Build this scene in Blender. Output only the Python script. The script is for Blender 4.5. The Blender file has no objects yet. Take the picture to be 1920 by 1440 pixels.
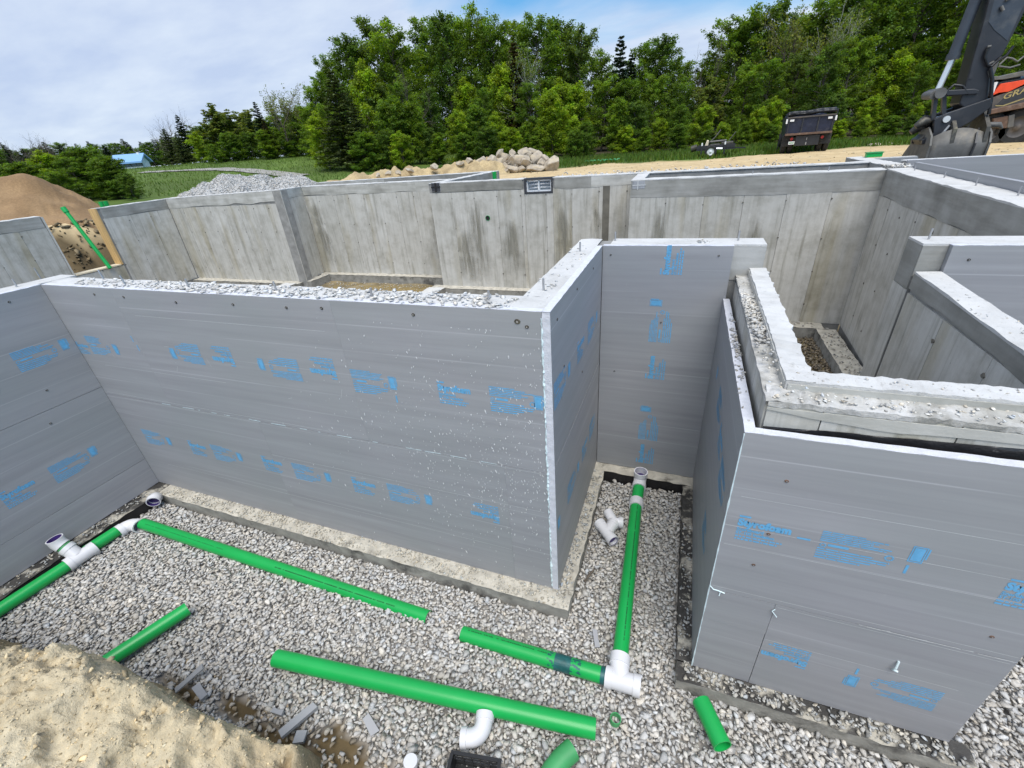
import bpy, bmesh, math, random
import numpy as np
from mathutils import Vector, Matrix

# ------------------------------------------------------------------ camera, world, sun, exposure
scene = bpy.context.scene
COL = scene.collection
CAM = np.array([0.0, 0.0, 3.29])
ROT = np.array([[0.93746072, -0.10686575, 0.33128102],
                [0.34081371, 0.47537601, -0.81108795],
                [-0.07080553, 0.8732682, 0.48206765]])
FPX = 817.0
cam_data = bpy.data.cameras.new('camera')
cam = bpy.data.objects.new('camera', cam_data)
COL.objects.link(cam)
cam_data.sensor_width = 36.0
cam_data.lens = FPX / 1920 * 36
cam_data.clip_start = 0.05
cam_data.clip_end = 3000
_m = Matrix([[*ROT[0], CAM[0]], [*ROT[1], CAM[1]], [*ROT[2], CAM[2]], [0, 0, 0, 1]])
cam.matrix_world = _m
scene.camera = cam

SUN_EL, SUN_AZ = 63.0, 150.0          # azimuth measured from +Y towards +X
world = bpy.data.worlds.new('World')
scene.world = world
world.use_nodes = True
wn = world.node_tree
wn.nodes.clear()


def N(tree, t, **kw):
    n = tree.nodes.new(t)
    for k, v in kw.items():
        if k.startswith('i_'):
            key = k[2:]
            key = int(key) if key.isdigit() else key.replace('_', ' ')
            n.inputs[key].default_value = v
        else:
            setattr(n, k, v)
    return n


def LK(tree, a, b):
    tree.links.new(a, b)


_sky = N(wn, 'ShaderNodeTexSky', sky_type='NISHITA', sun_disc=False)
_sky.sun_elevation = math.radians(SUN_EL)
_sky.sun_rotation = math.radians(SUN_AZ)
_sky.air_density = 1.3
_sky.dust_density = 0.2
_sky.ozone_density = 3.0
_bg1 = N(wn, 'ShaderNodeBackground', i_Strength=0.115)
_tint = N(wn, 'ShaderNodeMix', data_type='RGBA', blend_type='MULTIPLY')
_tint.inputs[0].default_value = 1.0
_tint.inputs[7].default_value = (0.36, 0.74, 1.0, 1)          # a clear, deep blue between the clouds
LK(wn, _sky.outputs[0], _tint.inputs[6])
LK(wn, _tint.outputs[2], _bg1.inputs[0])
_tc = N(wn, 'ShaderNodeTexCoord')
_sep = N(wn, 'ShaderNodeSeparateXYZ')
LK(wn, _tc.outputs['Generated'], _sep.inputs[0])
_za = N(wn, 'ShaderNodeMath', operation='MAXIMUM', i_1=0.0)
LK(wn, _sep.outputs[2], _za.inputs[0])
_zb = N(wn, 'ShaderNodeMath', operation='ADD', i_1=0.22)
LK(wn, _za.outputs[0], _zb.inputs[0])
_dx = N(wn, 'ShaderNodeMath', operation='DIVIDE')
_dy = N(wn, 'ShaderNodeMath', operation='DIVIDE')
LK(wn, _sep.outputs[0], _dx.inputs[0]); LK(wn, _zb.outputs[0], _dx.inputs[1])
LK(wn, _sep.outputs[1], _dy.inputs[0]); LK(wn, _zb.outputs[0], _dy.inputs[1])
_cmb = N(wn, 'ShaderNodeCombineXYZ')
LK(wn, _dx.outputs[0], _cmb.inputs[0]); LK(wn, _dy.outputs[0], _cmb.inputs[1])
_mp = N(wn, 'ShaderNodeMapping')
_mp.inputs['Scale'].default_value = (0.55, 0.9, 1)
_mp.inputs['Rotation'].default_value = (0, 0, 0.5)
_mp.inputs['Location'].default_value = (3.1, 1.7, 0)
LK(wn, _cmb.outputs[0], _mp.inputs[0])
_nz = N(wn, 'ShaderNodeTexNoise', i_Scale=1.15, i_Detail=7.0, i_Roughness=0.52, i_Distortion=0.35)
LK(wn, _mp.outputs[0], _nz.inputs['Vector'])
_cr = N(wn, 'ShaderNodeValToRGB')
_cr.color_ramp.elements[0].position = 0.40
_cr.color_ramp.elements[0].color = (0.06, 0.06, 0.06, 1)
_cr.color_ramp.elements[1].position = 0.60
_cr.color_ramp.elements[1].color = (0.95, 0.95, 0.95, 1)
_bx = N(wn, 'ShaderNodeMath', operation='MULTIPLY_ADD', i_1=-0.36, i_2=-0.05)
LK(wn, _sep.outputs[0], _bx.inputs[0])
_ba = N(wn, 'ShaderNodeMath', operation='ADD')
LK(wn, _nz.outputs[0], _ba.inputs[0]); LK(wn, _bx.outputs[0], _ba.inputs[1])
_hz = N(wn, 'ShaderNodeMapRange', interpolation_type='SMOOTHSTEP')
_hz.inputs['From Min'].default_value = 0.30; _hz.inputs['From Max'].default_value = 0.0
_hz.inputs['To Min'].default_value = 0.0; _hz.inputs['To Max'].default_value = 0.22
LK(wn, _za.outputs[0], _hz.inputs['Value'])
_bb = N(wn, 'ShaderNodeMath', operation='ADD')
LK(wn, _ba.outputs[0], _bb.inputs[0]); LK(wn, _hz.outputs[0], _bb.inputs[1])
LK(wn, _bb.outputs[0], _cr.inputs[0])
_nz2 = N(wn, 'ShaderNodeTexNoise', i_Scale=3.2, i_Detail=5.0, i_Roughness=0.55)
LK(wn, _mp.outputs[0], _nz2.inputs['Vector'])
_cc = N(wn, 'ShaderNodeValToRGB')
_cc.color_ramp.elements[0].position = 0.35
_cc.color_ramp.elements[0].color = (0.44, 0.52, 0.69, 1)
_cc.color_ramp.elements[1].position = 0.7
_cc.color_ramp.elements[1].color = (0.60, 0.67, 0.775, 1)
LK(wn, _nz2.outputs[0], _cc.inputs[0])
_bg2 = N(wn, 'ShaderNodeBackground', i_Strength=1.0)
LK(wn, _cc.outputs[0], _bg2.inputs[0])
_mixw = N(wn, 'ShaderNodeMixShader')
LK(wn, _cr.outputs[0], _mixw.inputs[0])
LK(wn, _bg1.outputs[0], _mixw.inputs[1])
LK(wn, _bg2.outputs[0], _mixw.inputs[2])
_wo = N(wn, 'ShaderNodeOutputWorld')
LK(wn, _mixw.outputs[0], _wo.inputs[0])

sun_data = bpy.data.lights.new('sun', 'SUN')
sun_data.energy = 3.2
sun_data.angle = math.radians(48)
sun_data.color = (1.0, 0.955, 0.87)
sun = bpy.data.objects.new('sun', sun_data)
COL.objects.link(sun)
_el, _az = math.radians(SUN_EL), math.radians(SUN_AZ)
_to = Vector((math.sin(_az) * math.cos(_el), math.cos(_az) * math.cos(_el), math.sin(_el)))
sun.rotation_euler = _to.to_track_quat('Z', 'Y').to_euler()
sun.location = (6, -10, 30)

scene.view_settings.view_transform = 'Standard'
scene.view_settings.look = 'None'
scene.view_settings.gamma = 1.0
scene.view_settings.exposure = 0.35
scene.view_settings.use_curve_mapping = False

random.seed(7)
rng = np.random.default_rng(7)
PI = math.pi


# ------------------------------------------------------------------ survey helpers (photo ray -> place on a surface)
def ray(px, py):
    v = np.array([(px - 960) / FPX, -(py - 720) / FPX, -1.0])
    return ROT @ (v / np.linalg.norm(v))


def atz(px, py, z):
    d = ray(px, py)
    return CAM + d * ((z - CAM[2]) / d[2])


def aty(px, py, y):
    d = ray(px, py)
    return CAM + d * (y / d[1])


def atx(px, py, x):
    d = ray(px, py)
    return CAM + d * (x / d[0])


def atd(px, py, dist):
    d = ray(px, py)
    return CAM + d * (dist / math.hypot(d[0], d[1]))


# ------------------------------------------------------------------ numpy value noise
_TAB = rng.random(65536).astype(np.float64)


def _h(i, j, k, s):
    return _TAB[(i * 73856093 ^ j * 19349663 ^ k * 83492791 ^ (s * 2654435)) & 65535]


def vnoise(x, y, z=0.0, s=0):
    x = np.asarray(x, float); y = np.asarray(y, float); z = np.zeros_like(x) + z
    i = np.floor(x).astype(np.int64); j = np.floor(y).astype(np.int64); k = np.floor(z).astype(np.int64)
    f = x - i; g = y - j; h = z - k
    f = f * f * (3 - 2 * f); g = g * g * (3 - 2 * g); h = h * h * (3 - 2 * h)
    r = 0
    for a in (0, 1):
        for b in (0, 1):
            for c in (0, 1):
                w = (f if a else 1 - f) * (g if b else 1 - g) * (h if c else 1 - h)
                r = r + w * _h(i + a, j + b, k + c, s)
    return r * 2 - 1


def fbm(x, y, z=0.0, o=4, s=0, lac=2.0, gain=0.5):
    r = 0; a = 1.0; f = 1.0
    for q in range(o):
        r = r + a * vnoise(np.asarray(x) * f, np.asarray(y) * f, np.asarray(z) * f, s + q * 17)
        a *= gain; f *= lac
    return r


def sstep(a, b, x):
    t = np.clip((x - a) / (b - a), 0, 1)
    return t * t * (3 - 2 * t)


# ------------------------------------------------------------------ object helpers
def tag(o, label=None, cat=None, group=None, kind=None):
    if label: o['label'] = label
    if cat: o['category'] = cat
    if group: o['group'] = group
    if kind: o['kind'] = kind
    return o


def thing(name, label, cat, loc=(0, 0, 0), rz=0.0, group=None):
    o = bpy.data.objects.new(name, None)
    COL.objects.link(o)
    o.location = loc
    o.rotation_euler = (0, 0, rz)
    o.empty_display_size = 0.2
    return tag(o, label, cat, group)


def link(name, me, parent=None, loc=None, rot=None):
    o = bpy.data.objects.new(name, me)
    COL.objects.link(o)
    if parent is not None: o.parent = parent
    if loc is not None: o.location = loc
    if rot is not None: o.rotation_euler = rot
    return o


def np_mesh(name, V, F, mat=None, col=None, smooth=False):
    """V (n,3), F (m,k) with k = 3 or 4; col per-vertex rgb"""
    V = np.asarray(V, np.float32); F = np.asarray(F, np.int32)
    me = bpy.data.meshes.new(name)
    m, k = F.shape
    me.vertices.add(len(V)); me.vertices.foreach_set('co', V.ravel())
    me.loops.add(m * k); me.loops.foreach_set('vertex_index', F.ravel())
    me.polygons.add(m)
    me.polygons.foreach_set('loop_start', np.arange(0, m * k, k, dtype=np.int32))
    if smooth: me.polygons.foreach_set('use_smooth', np.ones(m, bool))
    me.update(calc_edges=True)
    if col is not None:
        a = me.color_attributes.new('col', 'FLOAT_COLOR', 'POINT')
        c = np.ones((len(V), 4), np.float32); c[:, :3] = col
        a.data.foreach_set('color', c.ravel())
    if mat is not None: me.materials.append(mat)
    return me


class MB:
    """collects shapes and links them as one mesh object"""
    def __init__(self):
        self.v = []; self.f = []; self.sm = []

    def add(self, vs, fs, smooth=False):
        o = len(self.v)
        self.v += [tuple(p) for p in vs]
        self.f += [tuple(i + o for i in f) for f in fs]
        self.sm += [smooth] * len(fs)
        return self

    def box(self, x0, x1, y0, y1, z0, z1, M=None):
        vs = [(x, y, z) for z in (z0, z1) for y in (y0, y1) for x in (x0, x1)]
        if M is not None: vs = [tuple(M @ Vector(p)) for p in vs]
        return self.add(vs, [(0, 2, 3, 1), (4, 5, 7, 6), (0, 1, 5, 4), (2, 6, 7, 3), (0, 4, 6, 2), (1, 3, 7, 5)])

    def prism(self, poly, axis, a, b, M=None):
        """extrude a 2-D polygon along axis ('x','y','z') from a to b"""
        def mk(p, t):
            if axis == 'y': return (p[0], t, p[1])
            if axis == 'x': return (t, p[0], p[1])
            return (p[0], p[1], t)
        n = len(poly)
        vs = [mk(p, a) for p in poly] + [mk(p, b) for p in poly]
        if M is not None: vs = [tuple(M @ Vector(p)) for p in vs]
        fs = [tuple(range(n)), tuple(range(2 * n - 1, n - 1, -1))]
        fs += [(i, i + n, (i + 1) % n + n, (i + 1) % n) for i in range(n)]
        return self.add(vs, fs)

    def bar(self, p, q, w, h, up=(0, 0, 1)):
        p = Vector(p); q = Vector(q); d = (q - p); L = d.length; d.normalize()
        s = d.cross(Vector(up))
        if s.length < 1e-4: s = d.cross(Vector((1, 0, 0)))
        s.normalize(); u = s.cross(d)
        vs = []
        for t in (p, q):
            for a, b in ((-1, -1), (1, -1), (1, 1), (-1, 1)):
                vs.append(tuple(t + s * (a * w / 2) + u * (b * h / 2)))
        return self.add(vs, [(0, 1, 2, 3), (7, 6, 5, 4), (0, 4, 5, 1), (1, 5, 6, 2), (2, 6, 7, 3), (3, 7, 4, 0)])

    def tube(self, pts, r, n=16, inner=None, caps=True, smooth=True):
        """tube along pts; r number or list; inner radius makes an open pipe"""
        pts = [Vector(p) for p in pts]
        rs = r if isinstance(r, (list, tuple)) else [r] * len(pts)
        ref = None
        rings = []
        for i, p in enumerate(pts):
            d = (pts[min(i + 1, len(pts) - 1)] - pts[max(i - 1, 0)]).normalized()
            if ref is None:
                ref = d.cross(Vector((0, 0, 1)))
                if ref.length < 1e-3: ref = d.cross(Vector((1, 0, 0)))
            ref = (ref - d * ref.dot(d)).normalized()
            b = d.cross(ref)
            rings.append((p, ref.copy(), b))
        vs = []; fs = []
        k = len(pts)

        def ring(i, rad):
            p, a, b = rings[i]
            return [tuple(p + a * (math.cos(2 * PI * j / n) * rad) + b * (math.sin(2 * PI * j / n) * rad)) for j in range(n)]
        for i in range(k): vs += ring(i, rs[i])
        for i in range(k - 1):
            for j in range(n):
                fs.append((i * n + j, i * n + (j + 1) % n, (i + 1) * n + (j + 1) % n, (i + 1) * n + j))
        self.add(vs, fs, smooth)
        if inner:
            ivs = []
            for i in range(k): ivs += ring(i, inner if not isinstance(inner, (list, tuple)) else inner[i])
            ifs = []
            for i in range(k - 1):
                for j in range(n):
                    ifs.append((i * n + j, (i + 1) * n + j, (i + 1) * n + (j + 1) % n, i * n + (j + 1) % n))
            self.add(ivs, ifs, smooth)
            for i in (0, k - 1):
                o = ring(i, rs[i]); q = ring(i, inner if not isinstance(inner, (list, tuple)) else inner[i])
                fr = [(j, (j + 1) % n, (j + 1) % n + n, j + n) for j in range(n)]
                if i == 0: fr = [tuple(reversed(f)) for f in fr]
                self.add(o + q, fr)
        elif caps:
            self.add([vs[j] for j in range(n)], [tuple(range(n - 1, -1, -1))])
            self.add([vs[(k - 1) * n + j] for j in range(n)], [tuple(range(n))])
        return self

    def build(self, name, mat, parent=None, loc=None, rot=None, bevel=0.0):
        me = bpy.data.meshes.new(name)
        me.from_pydata(self.v, [], self.f)
        me.polygons.foreach_set('use_smooth', self.sm)
        me.update()
        if mat is not None: me.materials.append(mat)
        o = link(name, me, parent, loc, rot)
        if bevel:
            b = o.modifiers.new('edge', 'BEVEL'); b.width = bevel; b.segments = 2; b.limit_method = 'ANGLE'
        return o


def copy_tree(o, parent=None):
    c = o.copy(); COL.objects.link(c)
    if parent is not None: c.parent = parent
    for ch in list(o.children): copy_tree(ch, c)
    return c


# ------------------------------------------------------------------ materials
def newmat(name):
    m = bpy.data.materials.new(name); m.use_nodes = True
    t = m.node_tree; t.nodes.clear()
    out = N(t, 'ShaderNodeOutputMaterial')
    b = N(t, 'ShaderNodeBsdfPrincipled')
    LK(t, b.outputs[0], out.inputs[0])
    return m, t, b


def c4(c): return (c[0], c[1], c[2], 1)


def ramp(t, fac, stops):
    r = N(t, 'ShaderNodeValToRGB')
    e = r.color_ramp.elements
    e[0].position = stops[0][0]; e[0].color = c4(stops[0][1])
    e[1].position = stops[-1][0]; e[1].color = c4(stops[-1][1])
    for p, c in stops[1:-1]:
        q = e.new(p); q.color = c4(c)
    LK(t, fac, r.inputs[0])
    return r.outputs[0]


def coords(t, scale=(1, 1, 1), kind='Object'):
    tc = N(t, 'ShaderNodeTexCoord')
    mp = N(t, 'ShaderNodeMapping')
    mp.inputs['Scale'].default_value = scale
    LK(t, tc.outputs[kind], mp.inputs[0])
    return mp.outputs[0]


def noise(t, vec, scale, detail=4, rough=0.55, w=None, dist=0.0):
    n = N(t, 'ShaderNodeTexNoise', i_Scale=scale, i_Detail=detail, i_Roughness=rough, i_Distortion=dist)
    LK(t, vec, n.inputs['Vector'])
    if w is not None:
        n.noise_dimensions = '4D'
        LK(t, w, n.inputs['W'])
    return n.outputs[0]


def mul(t, a, b, fac=1.0, mode='MULTIPLY'):
    m = N(t, 'ShaderNodeMix', data_type='RGBA', blend_type=mode)
    m.inputs[0].default_value = fac
    if isinstance(a, tuple): m.inputs[6].default_value = c4(a)
    else: LK(t, a, m.inputs[6])
    if isinstance(b, tuple): m.inputs[7].default_value = c4(b)
    else: LK(t, b, m.inputs[7])
    return m.outputs[2]


def mixf(t, fac, a, b):
    m = N(t, 'ShaderNodeMix', data_type='RGBA')
    if isinstance(fac, float): m.inputs[0].default_value = fac
    else: LK(t, fac, m.inputs[0])
    for s, i in ((a, 6), (b, 7)):
        if isinstance(s, tuple): m.inputs[i].default_value = c4(s)
        else: LK(t, s, m.inputs[i])
    return m.outputs[2]


def bump(t, b, h, strength=0.3, dist=0.01):
    n = N(t, 'ShaderNodeBump', i_Strength=strength, i_Distance=dist)
    LK(t, h, n.inputs['Height'])
    LK(t, n.outputs[0], b.inputs['Normal'])


def orand(t, k=37.0):
    o = N(t, 'ShaderNodeObjectInfo')
    m = N(t, 'ShaderNodeMath', operation='MULTIPLY', i_1=k)
    LK(t, o.outputs['Random'], m.inputs[0])
    return o.outputs['Random'], m.outputs[0]


def m_simple(name, c, rough=0.6, var=0.12, scale=8, metal=0.0, bmp=0.0, bscale=60, stretch=(1, 1, 1), dirt=None, dirtpos=(0.55, 0.75)):
    m, t, b = newmat(name)
    v = coords(t, stretch)
    n = noise(t, v, scale, 5)
    lo = tuple(x * (1 - var) for x in c); hi = tuple(min(1, x * (1 + var)) for x in c)
    col = ramp(t, n, [(0.3, lo), (0.7, hi)])
    if dirt:
        d = noise(t, v, scale * 0.6, 6, 0.65)
        f = ramp(t, d, [(dirtpos[0], (0, 0, 0)), (dirtpos[1], (1, 1, 1))])
        col = mixf(t, f, col, dirt)
    LK(t, col, b.inputs['Base Color'])
    b.inputs['Roughness'].default_value = rough
    b.inputs['Metallic'].default_value = metal
    if bmp:
        bump(t, b, noise(t, v, bscale, 4, 0.6), bmp, 0.01)
    return m


def m_attr(name, rough=0.9, var=0.25, scale=30, bmp=0.0, bscale=80, trans=0.0, spec=0.3):
    m, t, b = newmat(name)
    a = N(t, 'ShaderNodeAttribute', attribute_name='col')
    v = coords(t)
    n = noise(t, v, scale, 6, 0.6)
    g = ramp(t, n, [(0.25, (1 - var,) * 3), (0.75, (1 + var,) * 3)])
    col = mul(t, a.outputs['Color'], g)
    LK(t, col, b.inputs['Base Color'])
    b.inputs['Roughness'].default_value = rough
    b.inputs['Specular IOR Level'].default_value = spec
    if bmp: bump(t, b, noise(t, v, bscale, 6, 0.65), bmp, 0.02)
    if trans:
        tr = N(t, 'ShaderNodeBsdfTranslucent')
        LK(t, mul(t, col, (1.5, 1.45, 0.35)), tr.inputs[0])
        mx = N(t, 'ShaderNodeMixShader', i_0=trans)
        LK(t, b.outputs[0], mx.inputs[1]); LK(t, tr.outputs[0], mx.inputs[2])
        LK(t, mx.outputs[0], [n for n in t.nodes if n.type == 'OUTPUT_MATERIAL'][0].inputs[0])
    return m


def m_concrete_panel():
    m, t, b = newmat('cast_concrete')
    rnd, w = orand(t)
    v = coords(t)
    blot = noise(t, v, 3.0, 8, 0.68, w)
    col = ramp(t, blot, [(0.3, (0.39, 0.375, 0.33)), (0.52, (0.545, 0.53, 0.49)), (0.72, (0.61, 0.60, 0.565))])
    vs = coords(t, (9, 9, 0.55))
    st = noise(t, vs, 1.0, 7, 0.7, w, 0.6)
    col = mul(t, col, ramp(t, st, [(0.34, (0.66, 0.655, 0.62)), (0.46, (0.94, 0.94, 0.93)), (0.62, (1.05, 1.05, 1.05))]))
    vs2 = coords(t, (2.2, 2.2, 0.35))
    st2 = noise(t, vs2, 1.0, 4, 0.5, w)
    col = mul(t, col, ramp(t, st2, [(0.34, (0.82, 0.78, 0.67)), (0.47, (1, 1, 1))]))
    tone = ramp(t, rnd, [(0.0, (0.92, 0.92, 0.91)), (1.0, (1.04, 1.04, 1.045))])
    col = mul(t, col, tone)
    vor = N(t, 'ShaderNodeTexVoronoi', i_Scale=22.0)
    LK(t, v, vor.inputs['Vector'])
    pit = ramp(t, vor.outputs[0], [(0.05, (0.55, 0.55, 0.53)), (0.12, (1, 1, 1))])
    pm = noise(t, v, 3.0, 3, 0.5, w)
    col = mixf(t, ramp(t, pm, [(0.5, (0, 0, 0)), (0.65, (1, 1, 1))]), col, mul(t, col, pit))
    LK(t, col, b.inputs['Base Color'])
    b.inputs['Roughness'].default_value = 0.85
    bump(t, b, noise(t, v, 35, 6, 0.65), 0.25, 0.01)
    return m


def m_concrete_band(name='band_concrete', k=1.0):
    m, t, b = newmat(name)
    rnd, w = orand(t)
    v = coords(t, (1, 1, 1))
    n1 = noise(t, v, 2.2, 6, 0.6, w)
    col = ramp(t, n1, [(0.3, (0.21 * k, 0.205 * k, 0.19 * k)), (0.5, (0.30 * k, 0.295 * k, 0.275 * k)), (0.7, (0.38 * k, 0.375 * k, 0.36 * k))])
    vs = coords(t, (0.8, 0.8, 7))
    col = mul(t, col, ramp(t, noise(t, vs, 1.5, 5, 0.6, w), [(0.35, (0.82, 0.82, 0.80)), (0.6, (1.08, 1.08, 1.08))]))
    col = mul(t, col, ramp(t, rnd, [(0, (0.9, 0.9, 0.88)), (1, (1.2, 1.2, 1.2))]))
    LK(t, col, b.inputs['Base Color'])
    b.inputs['Roughness'].default_value = 0.8
    bump(t, b, noise(t, v, 40, 5, 0.6), 0.2, 0.01)
    return m


def m_concrete_top():
    m, t, b = newmat('sunlit_troweled_concrete')  # sun on the wall tops put into the colour, paler than the faces
    v = coords(t)
    n1 = noise(t, v, 3.0, 7, 0.65)
    col = ramp(t, n1, [(0.28, (0.44, 0.43, 0.41)), (0.45, (0.54, 0.535, 0.52)), (0.7, (0.63, 0.625, 0.61))])
    n2 = noise(t, v, 26, 5, 0.7)
    col = mul(t, col, ramp(t, n2, [(0.3, (0.72, 0.71, 0.69)), (0.42, (1, 1, 1))]))
    LK(t, col, b.inputs['Base Color'])
    b.inputs['Roughness'].default_value = 0.9
    bump(t, b, noise(t, v, 30, 6, 0.7), 0.5, 0.015)
    return m


def m_foam():
    m, t, b = newmat('foam_board')
    rnd, w = orand(t)
    v = coords(t, (0.5, 1, 9))
    n1 = noise(t, v, 1.3, 6, 0.6, w, 0.3)
    col = ramp(t, n1, [(0.3, (0.285, 0.286, 0.300)), (0.55, (0.328, 0.330, 0.346)), (0.75, (0.365, 0.367, 0.384))])
    # slight green cast in random blotches
    n2 = noise(t, coords(t, (0.7, 1, 1.2)), 1.1, 4, 0.5, w)
    col = mixf(t, ramp(t, n2, [(0.42, (0, 0, 0)), (0.72, (0.65, 0.65, 0.65))]), col, (0.288, 0.308, 0.308))
    # fine streaks along the sheet
    v3 = coords(t, (0.35, 1, 28))
    n3 = noise(t, v3, 1.5, 4, 0.7, w)
    col = mul(t, col, ramp(t, n3, [(0.3, (0.96, 0.96, 0.962)), (0.7, (1.03, 1.03, 1.03))]))
    # scored lines every 0.2 m
    tc = N(t, 'ShaderNodeTexCoord'); sp = N(t, 'ShaderNodeSeparateXYZ')
    LK(t, tc.outputs['Object'], sp.inputs[0])
    pp = N(t, 'ShaderNodeMath', operation='PINGPONG', i_1=0.1015)
    LK(t, sp.outputs[2], pp.inputs[0])
    ln = ramp(t, pp.outputs[0], [(0.0015, (1, 1, 1)), (0.0045, (0, 0, 0))])
    nm = noise(t, coords(t, (0.45, 1, 3)), 1.0, 3, 0.6, w)
    nmr = ramp(t, nm, [(0.44, (0, 0, 0)), (0.62, (0.8, 0.8, 0.8))])
    col = mixf(t, mul(t, ln, nmr), col, (0.480, 0.480, 0.504))
    # scuffs
    n4 = noise(t, coords(t, (3, 1, 3)), 4, 8, 0.75, w)
    col = mixf(t, ramp(t, n4, [(0.63, (0, 0, 0)), (0.74, (0.55, 0.55, 0.55))]), col, (0.416, 0.416, 0.424))
    LK(t, col, b.inputs['Base Color'])
    b.inputs['Roughness'].default_value = 0.5
    b.inputs['Specular IOR Level'].default_value = 0.35
    bump(t, b, n3, 0.12, 0.004)
    return m


M = {}
M['panel'] = m_concrete_panel()
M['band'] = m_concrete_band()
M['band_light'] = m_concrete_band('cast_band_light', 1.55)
M['top'] = m_concrete_top()
M['core'] = m_simple('concrete_core', (0.27, 0.265, 0.25), 0.9, 0.25, 5, bmp=0.3)
M['foam'] = m_foam()
M['foam_edge'] = m_simple('foam_cut_edge', (0.62, 0.63, 0.68), 0.8, 0.08, 30, bmp=0.5, bscale=120)
M['print'] = m_simple('blue_print', (0.13, 0.40, 0.66), 0.5, 0.12, 25, dirt=(0.24, 0.40, 0.56), dirtpos=(0.6, 0.8))
M['footing'] = m_simple('footing_concrete', (0.30, 0.29, 0.26), 0.95, 0.3, 6, bmp=0.6, bscale=40, dirt=(0.10, 0.095, 0.085), dirtpos=(0.52, 0.66))
M['footing_top'] = m_simple('footing_dirty_top', (0.47, 0.44, 0.375), 0.95, 0.25, 9, bmp=0.9, bscale=45, dirt=(0.20, 0.185, 0.155), dirtpos=(0.56, 0.70))
M['tar'] = m_simple('black_dampproofing', (0.018, 0.017, 0.018), 0.45, 0.3, 9, bmp=0.8, bscale=18, dirt=(0.22, 0.21, 0.20), dirtpos=(0.66, 0.74))
M['green'] = m_simple('green_pvc', (0.009, 0.35, 0.072), 0.32, 0.07, 3, dirt=(0.05, 0.40, 0.13), dirtpos=(0.62, 0.8))
M['green_dark'] = m_simple('weathered_green_pvc', (0.05, 0.30, 0.10), 0.5, 0.15, 6, dirt=(0.12, 0.30, 0.14))
M['white_pvc'] = m_simple('white_pvc', (0.66, 0.66, 0.68), 0.35, 0.05, 5, dirt=(0.66, 0.65, 0.64), dirtpos=(0.62, 0.8))
M['purple'] = m_simple('purple_primer', (0.045, 0.025, 0.13), 0.4, 0.3, 8)
M['teal'] = m_simple('dark_glue_stain', (0.015, 0.10, 0.10), 0.4, 0.3, 18)
M['ink'] = m_simple('black_ink', (0.01, 0.06, 0.02), 0.5)
M['steel'] = m_simple('galvanised_steel', (0.45, 0.45, 0.46), 0.45, 0.15, 20, metal=0.7)
M['stone'] = m_attr('crushed_stone', 0.9, 0.22, 60, 0.4, 160)
M['wood'] = m_simple('fresh_lumber', (0.62, 0.40, 0.17), 0.7, 0.2, 3, stretch=(9, 9, 0.6))
M['wood_pale'] = m_simple('pale_lumber', (0.72, 0.62, 0.45), 0.7, 0.15, 3, stretch=(0.6, 9, 9))
M['black_plastic'] = m_simple('black_plastic', (0.015, 0.015, 0.016), 0.4, 0.2)
M['black_paint'] = m_simple('worn_black_paint', (0.030, 0.031, 0.036), 0.4, 0.25, 3, dirt=(0.09, 0.085, 0.08), dirtpos=(0.55, 0.8))
M['slate_paint'] = m_simple('slate_blue_paint', (0.05, 0.06, 0.075), 0.4, 0.2, 4, dirt=(0.12, 0.12, 0.12))
M['dusty_steel'] = m_simple('dusty_steel', (0.13, 0.125, 0.115), 0.6, 0.3, 5, metal=0.1, dirt=(0.24, 0.21, 0.165), bmp=0.3)
M['dark_steel'] = m_simple('greasy_dark_steel', (0.06, 0.055, 0.045), 0.5, 0.4, 10, metal=0.2, dirt=(0.20, 0.18, 0.12))
M['chrome'] = m_simple('chrome_rod', (0.78, 0.80, 0.83), 0.18, 0.03, 5, metal=0.6)
M['rust'] = m_simple('rusty_steel', (0.14, 0.085, 0.06), 0.8, 0.3, 8, dirt=(0.25, 0.2, 0.16))
M['truck_grey'] = m_simple('dusty_dark_truck_paint', (0.085, 0.075, 0.068), 0.6, 0.25, 4, dirt=(0.20, 0.16, 0.13))
M['navy'] = m_simple('dark_blue_dump_body', (0.018, 0.022, 0.045), 0.4, 0.3, 4, dirt=(0.07, 0.07, 0.085))
M['rubber'] = m_simple('tyre_rubber', (0.022, 0.022, 0.022), 0.8, 0.3, 12, dirt=(0.10, 0.085, 0.065))
M['orange'] = m_simple('orange_paint', (0.80, 0.075, 0.02), 0.45, 0.08)
M['gold'] = m_simple('gold_lettering', (0.42, 0.33, 0.13), 0.5)
M['white'] = m_simple('white_paint', (0.80, 0.80, 0.80), 0.5, 0.05)
M['red'] = m_simple('red_lens', (0.28, 0.015, 0.015), 0.25)
M['blue_roof'] = m_simple('blue_metal_roof', (0.22, 0.40, 0.68), 0.4, 0.06)
M['grey_tape'] = m_simple('grey_tape', (0.36, 0.37, 0.39), 0.35, 0.2, 14)
M['vinyl'] = m_simple('white_vinyl', (0.78, 0.79, 0.80), 0.4, 0.04)
M['window_frame'] = m_simple('dark_window_buck', (0.045, 0.047, 0.055), 0.5, 0.1)
M['ledge_top'] = m_simple('rough_ledge_top', (0.36, 0.35, 0.32), 0.95, 0.3, 9, bmp=0.9, bscale=35, dirt=(0.54, 0.53, 0.51), dirtpos=(0.45, 0.6))
M['bead'] = m_simple('foam_adhesive_bead', (0.66, 0.78, 0.80), 0.7, 0.12, 40)
M['scratch'] = m_simple('pale_scuff', (0.58, 0.59, 0.59), 0.8, 0.1, 30)
M['mortar'] = m_simple('grey_mortar_splash', (0.55, 0.54, 0.50), 0.9, 0.2, 40)
M['damp'] = m_simple('damp_concrete', (0.155, 0.145, 0.12), 0.7, 0.25, 5)
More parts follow.
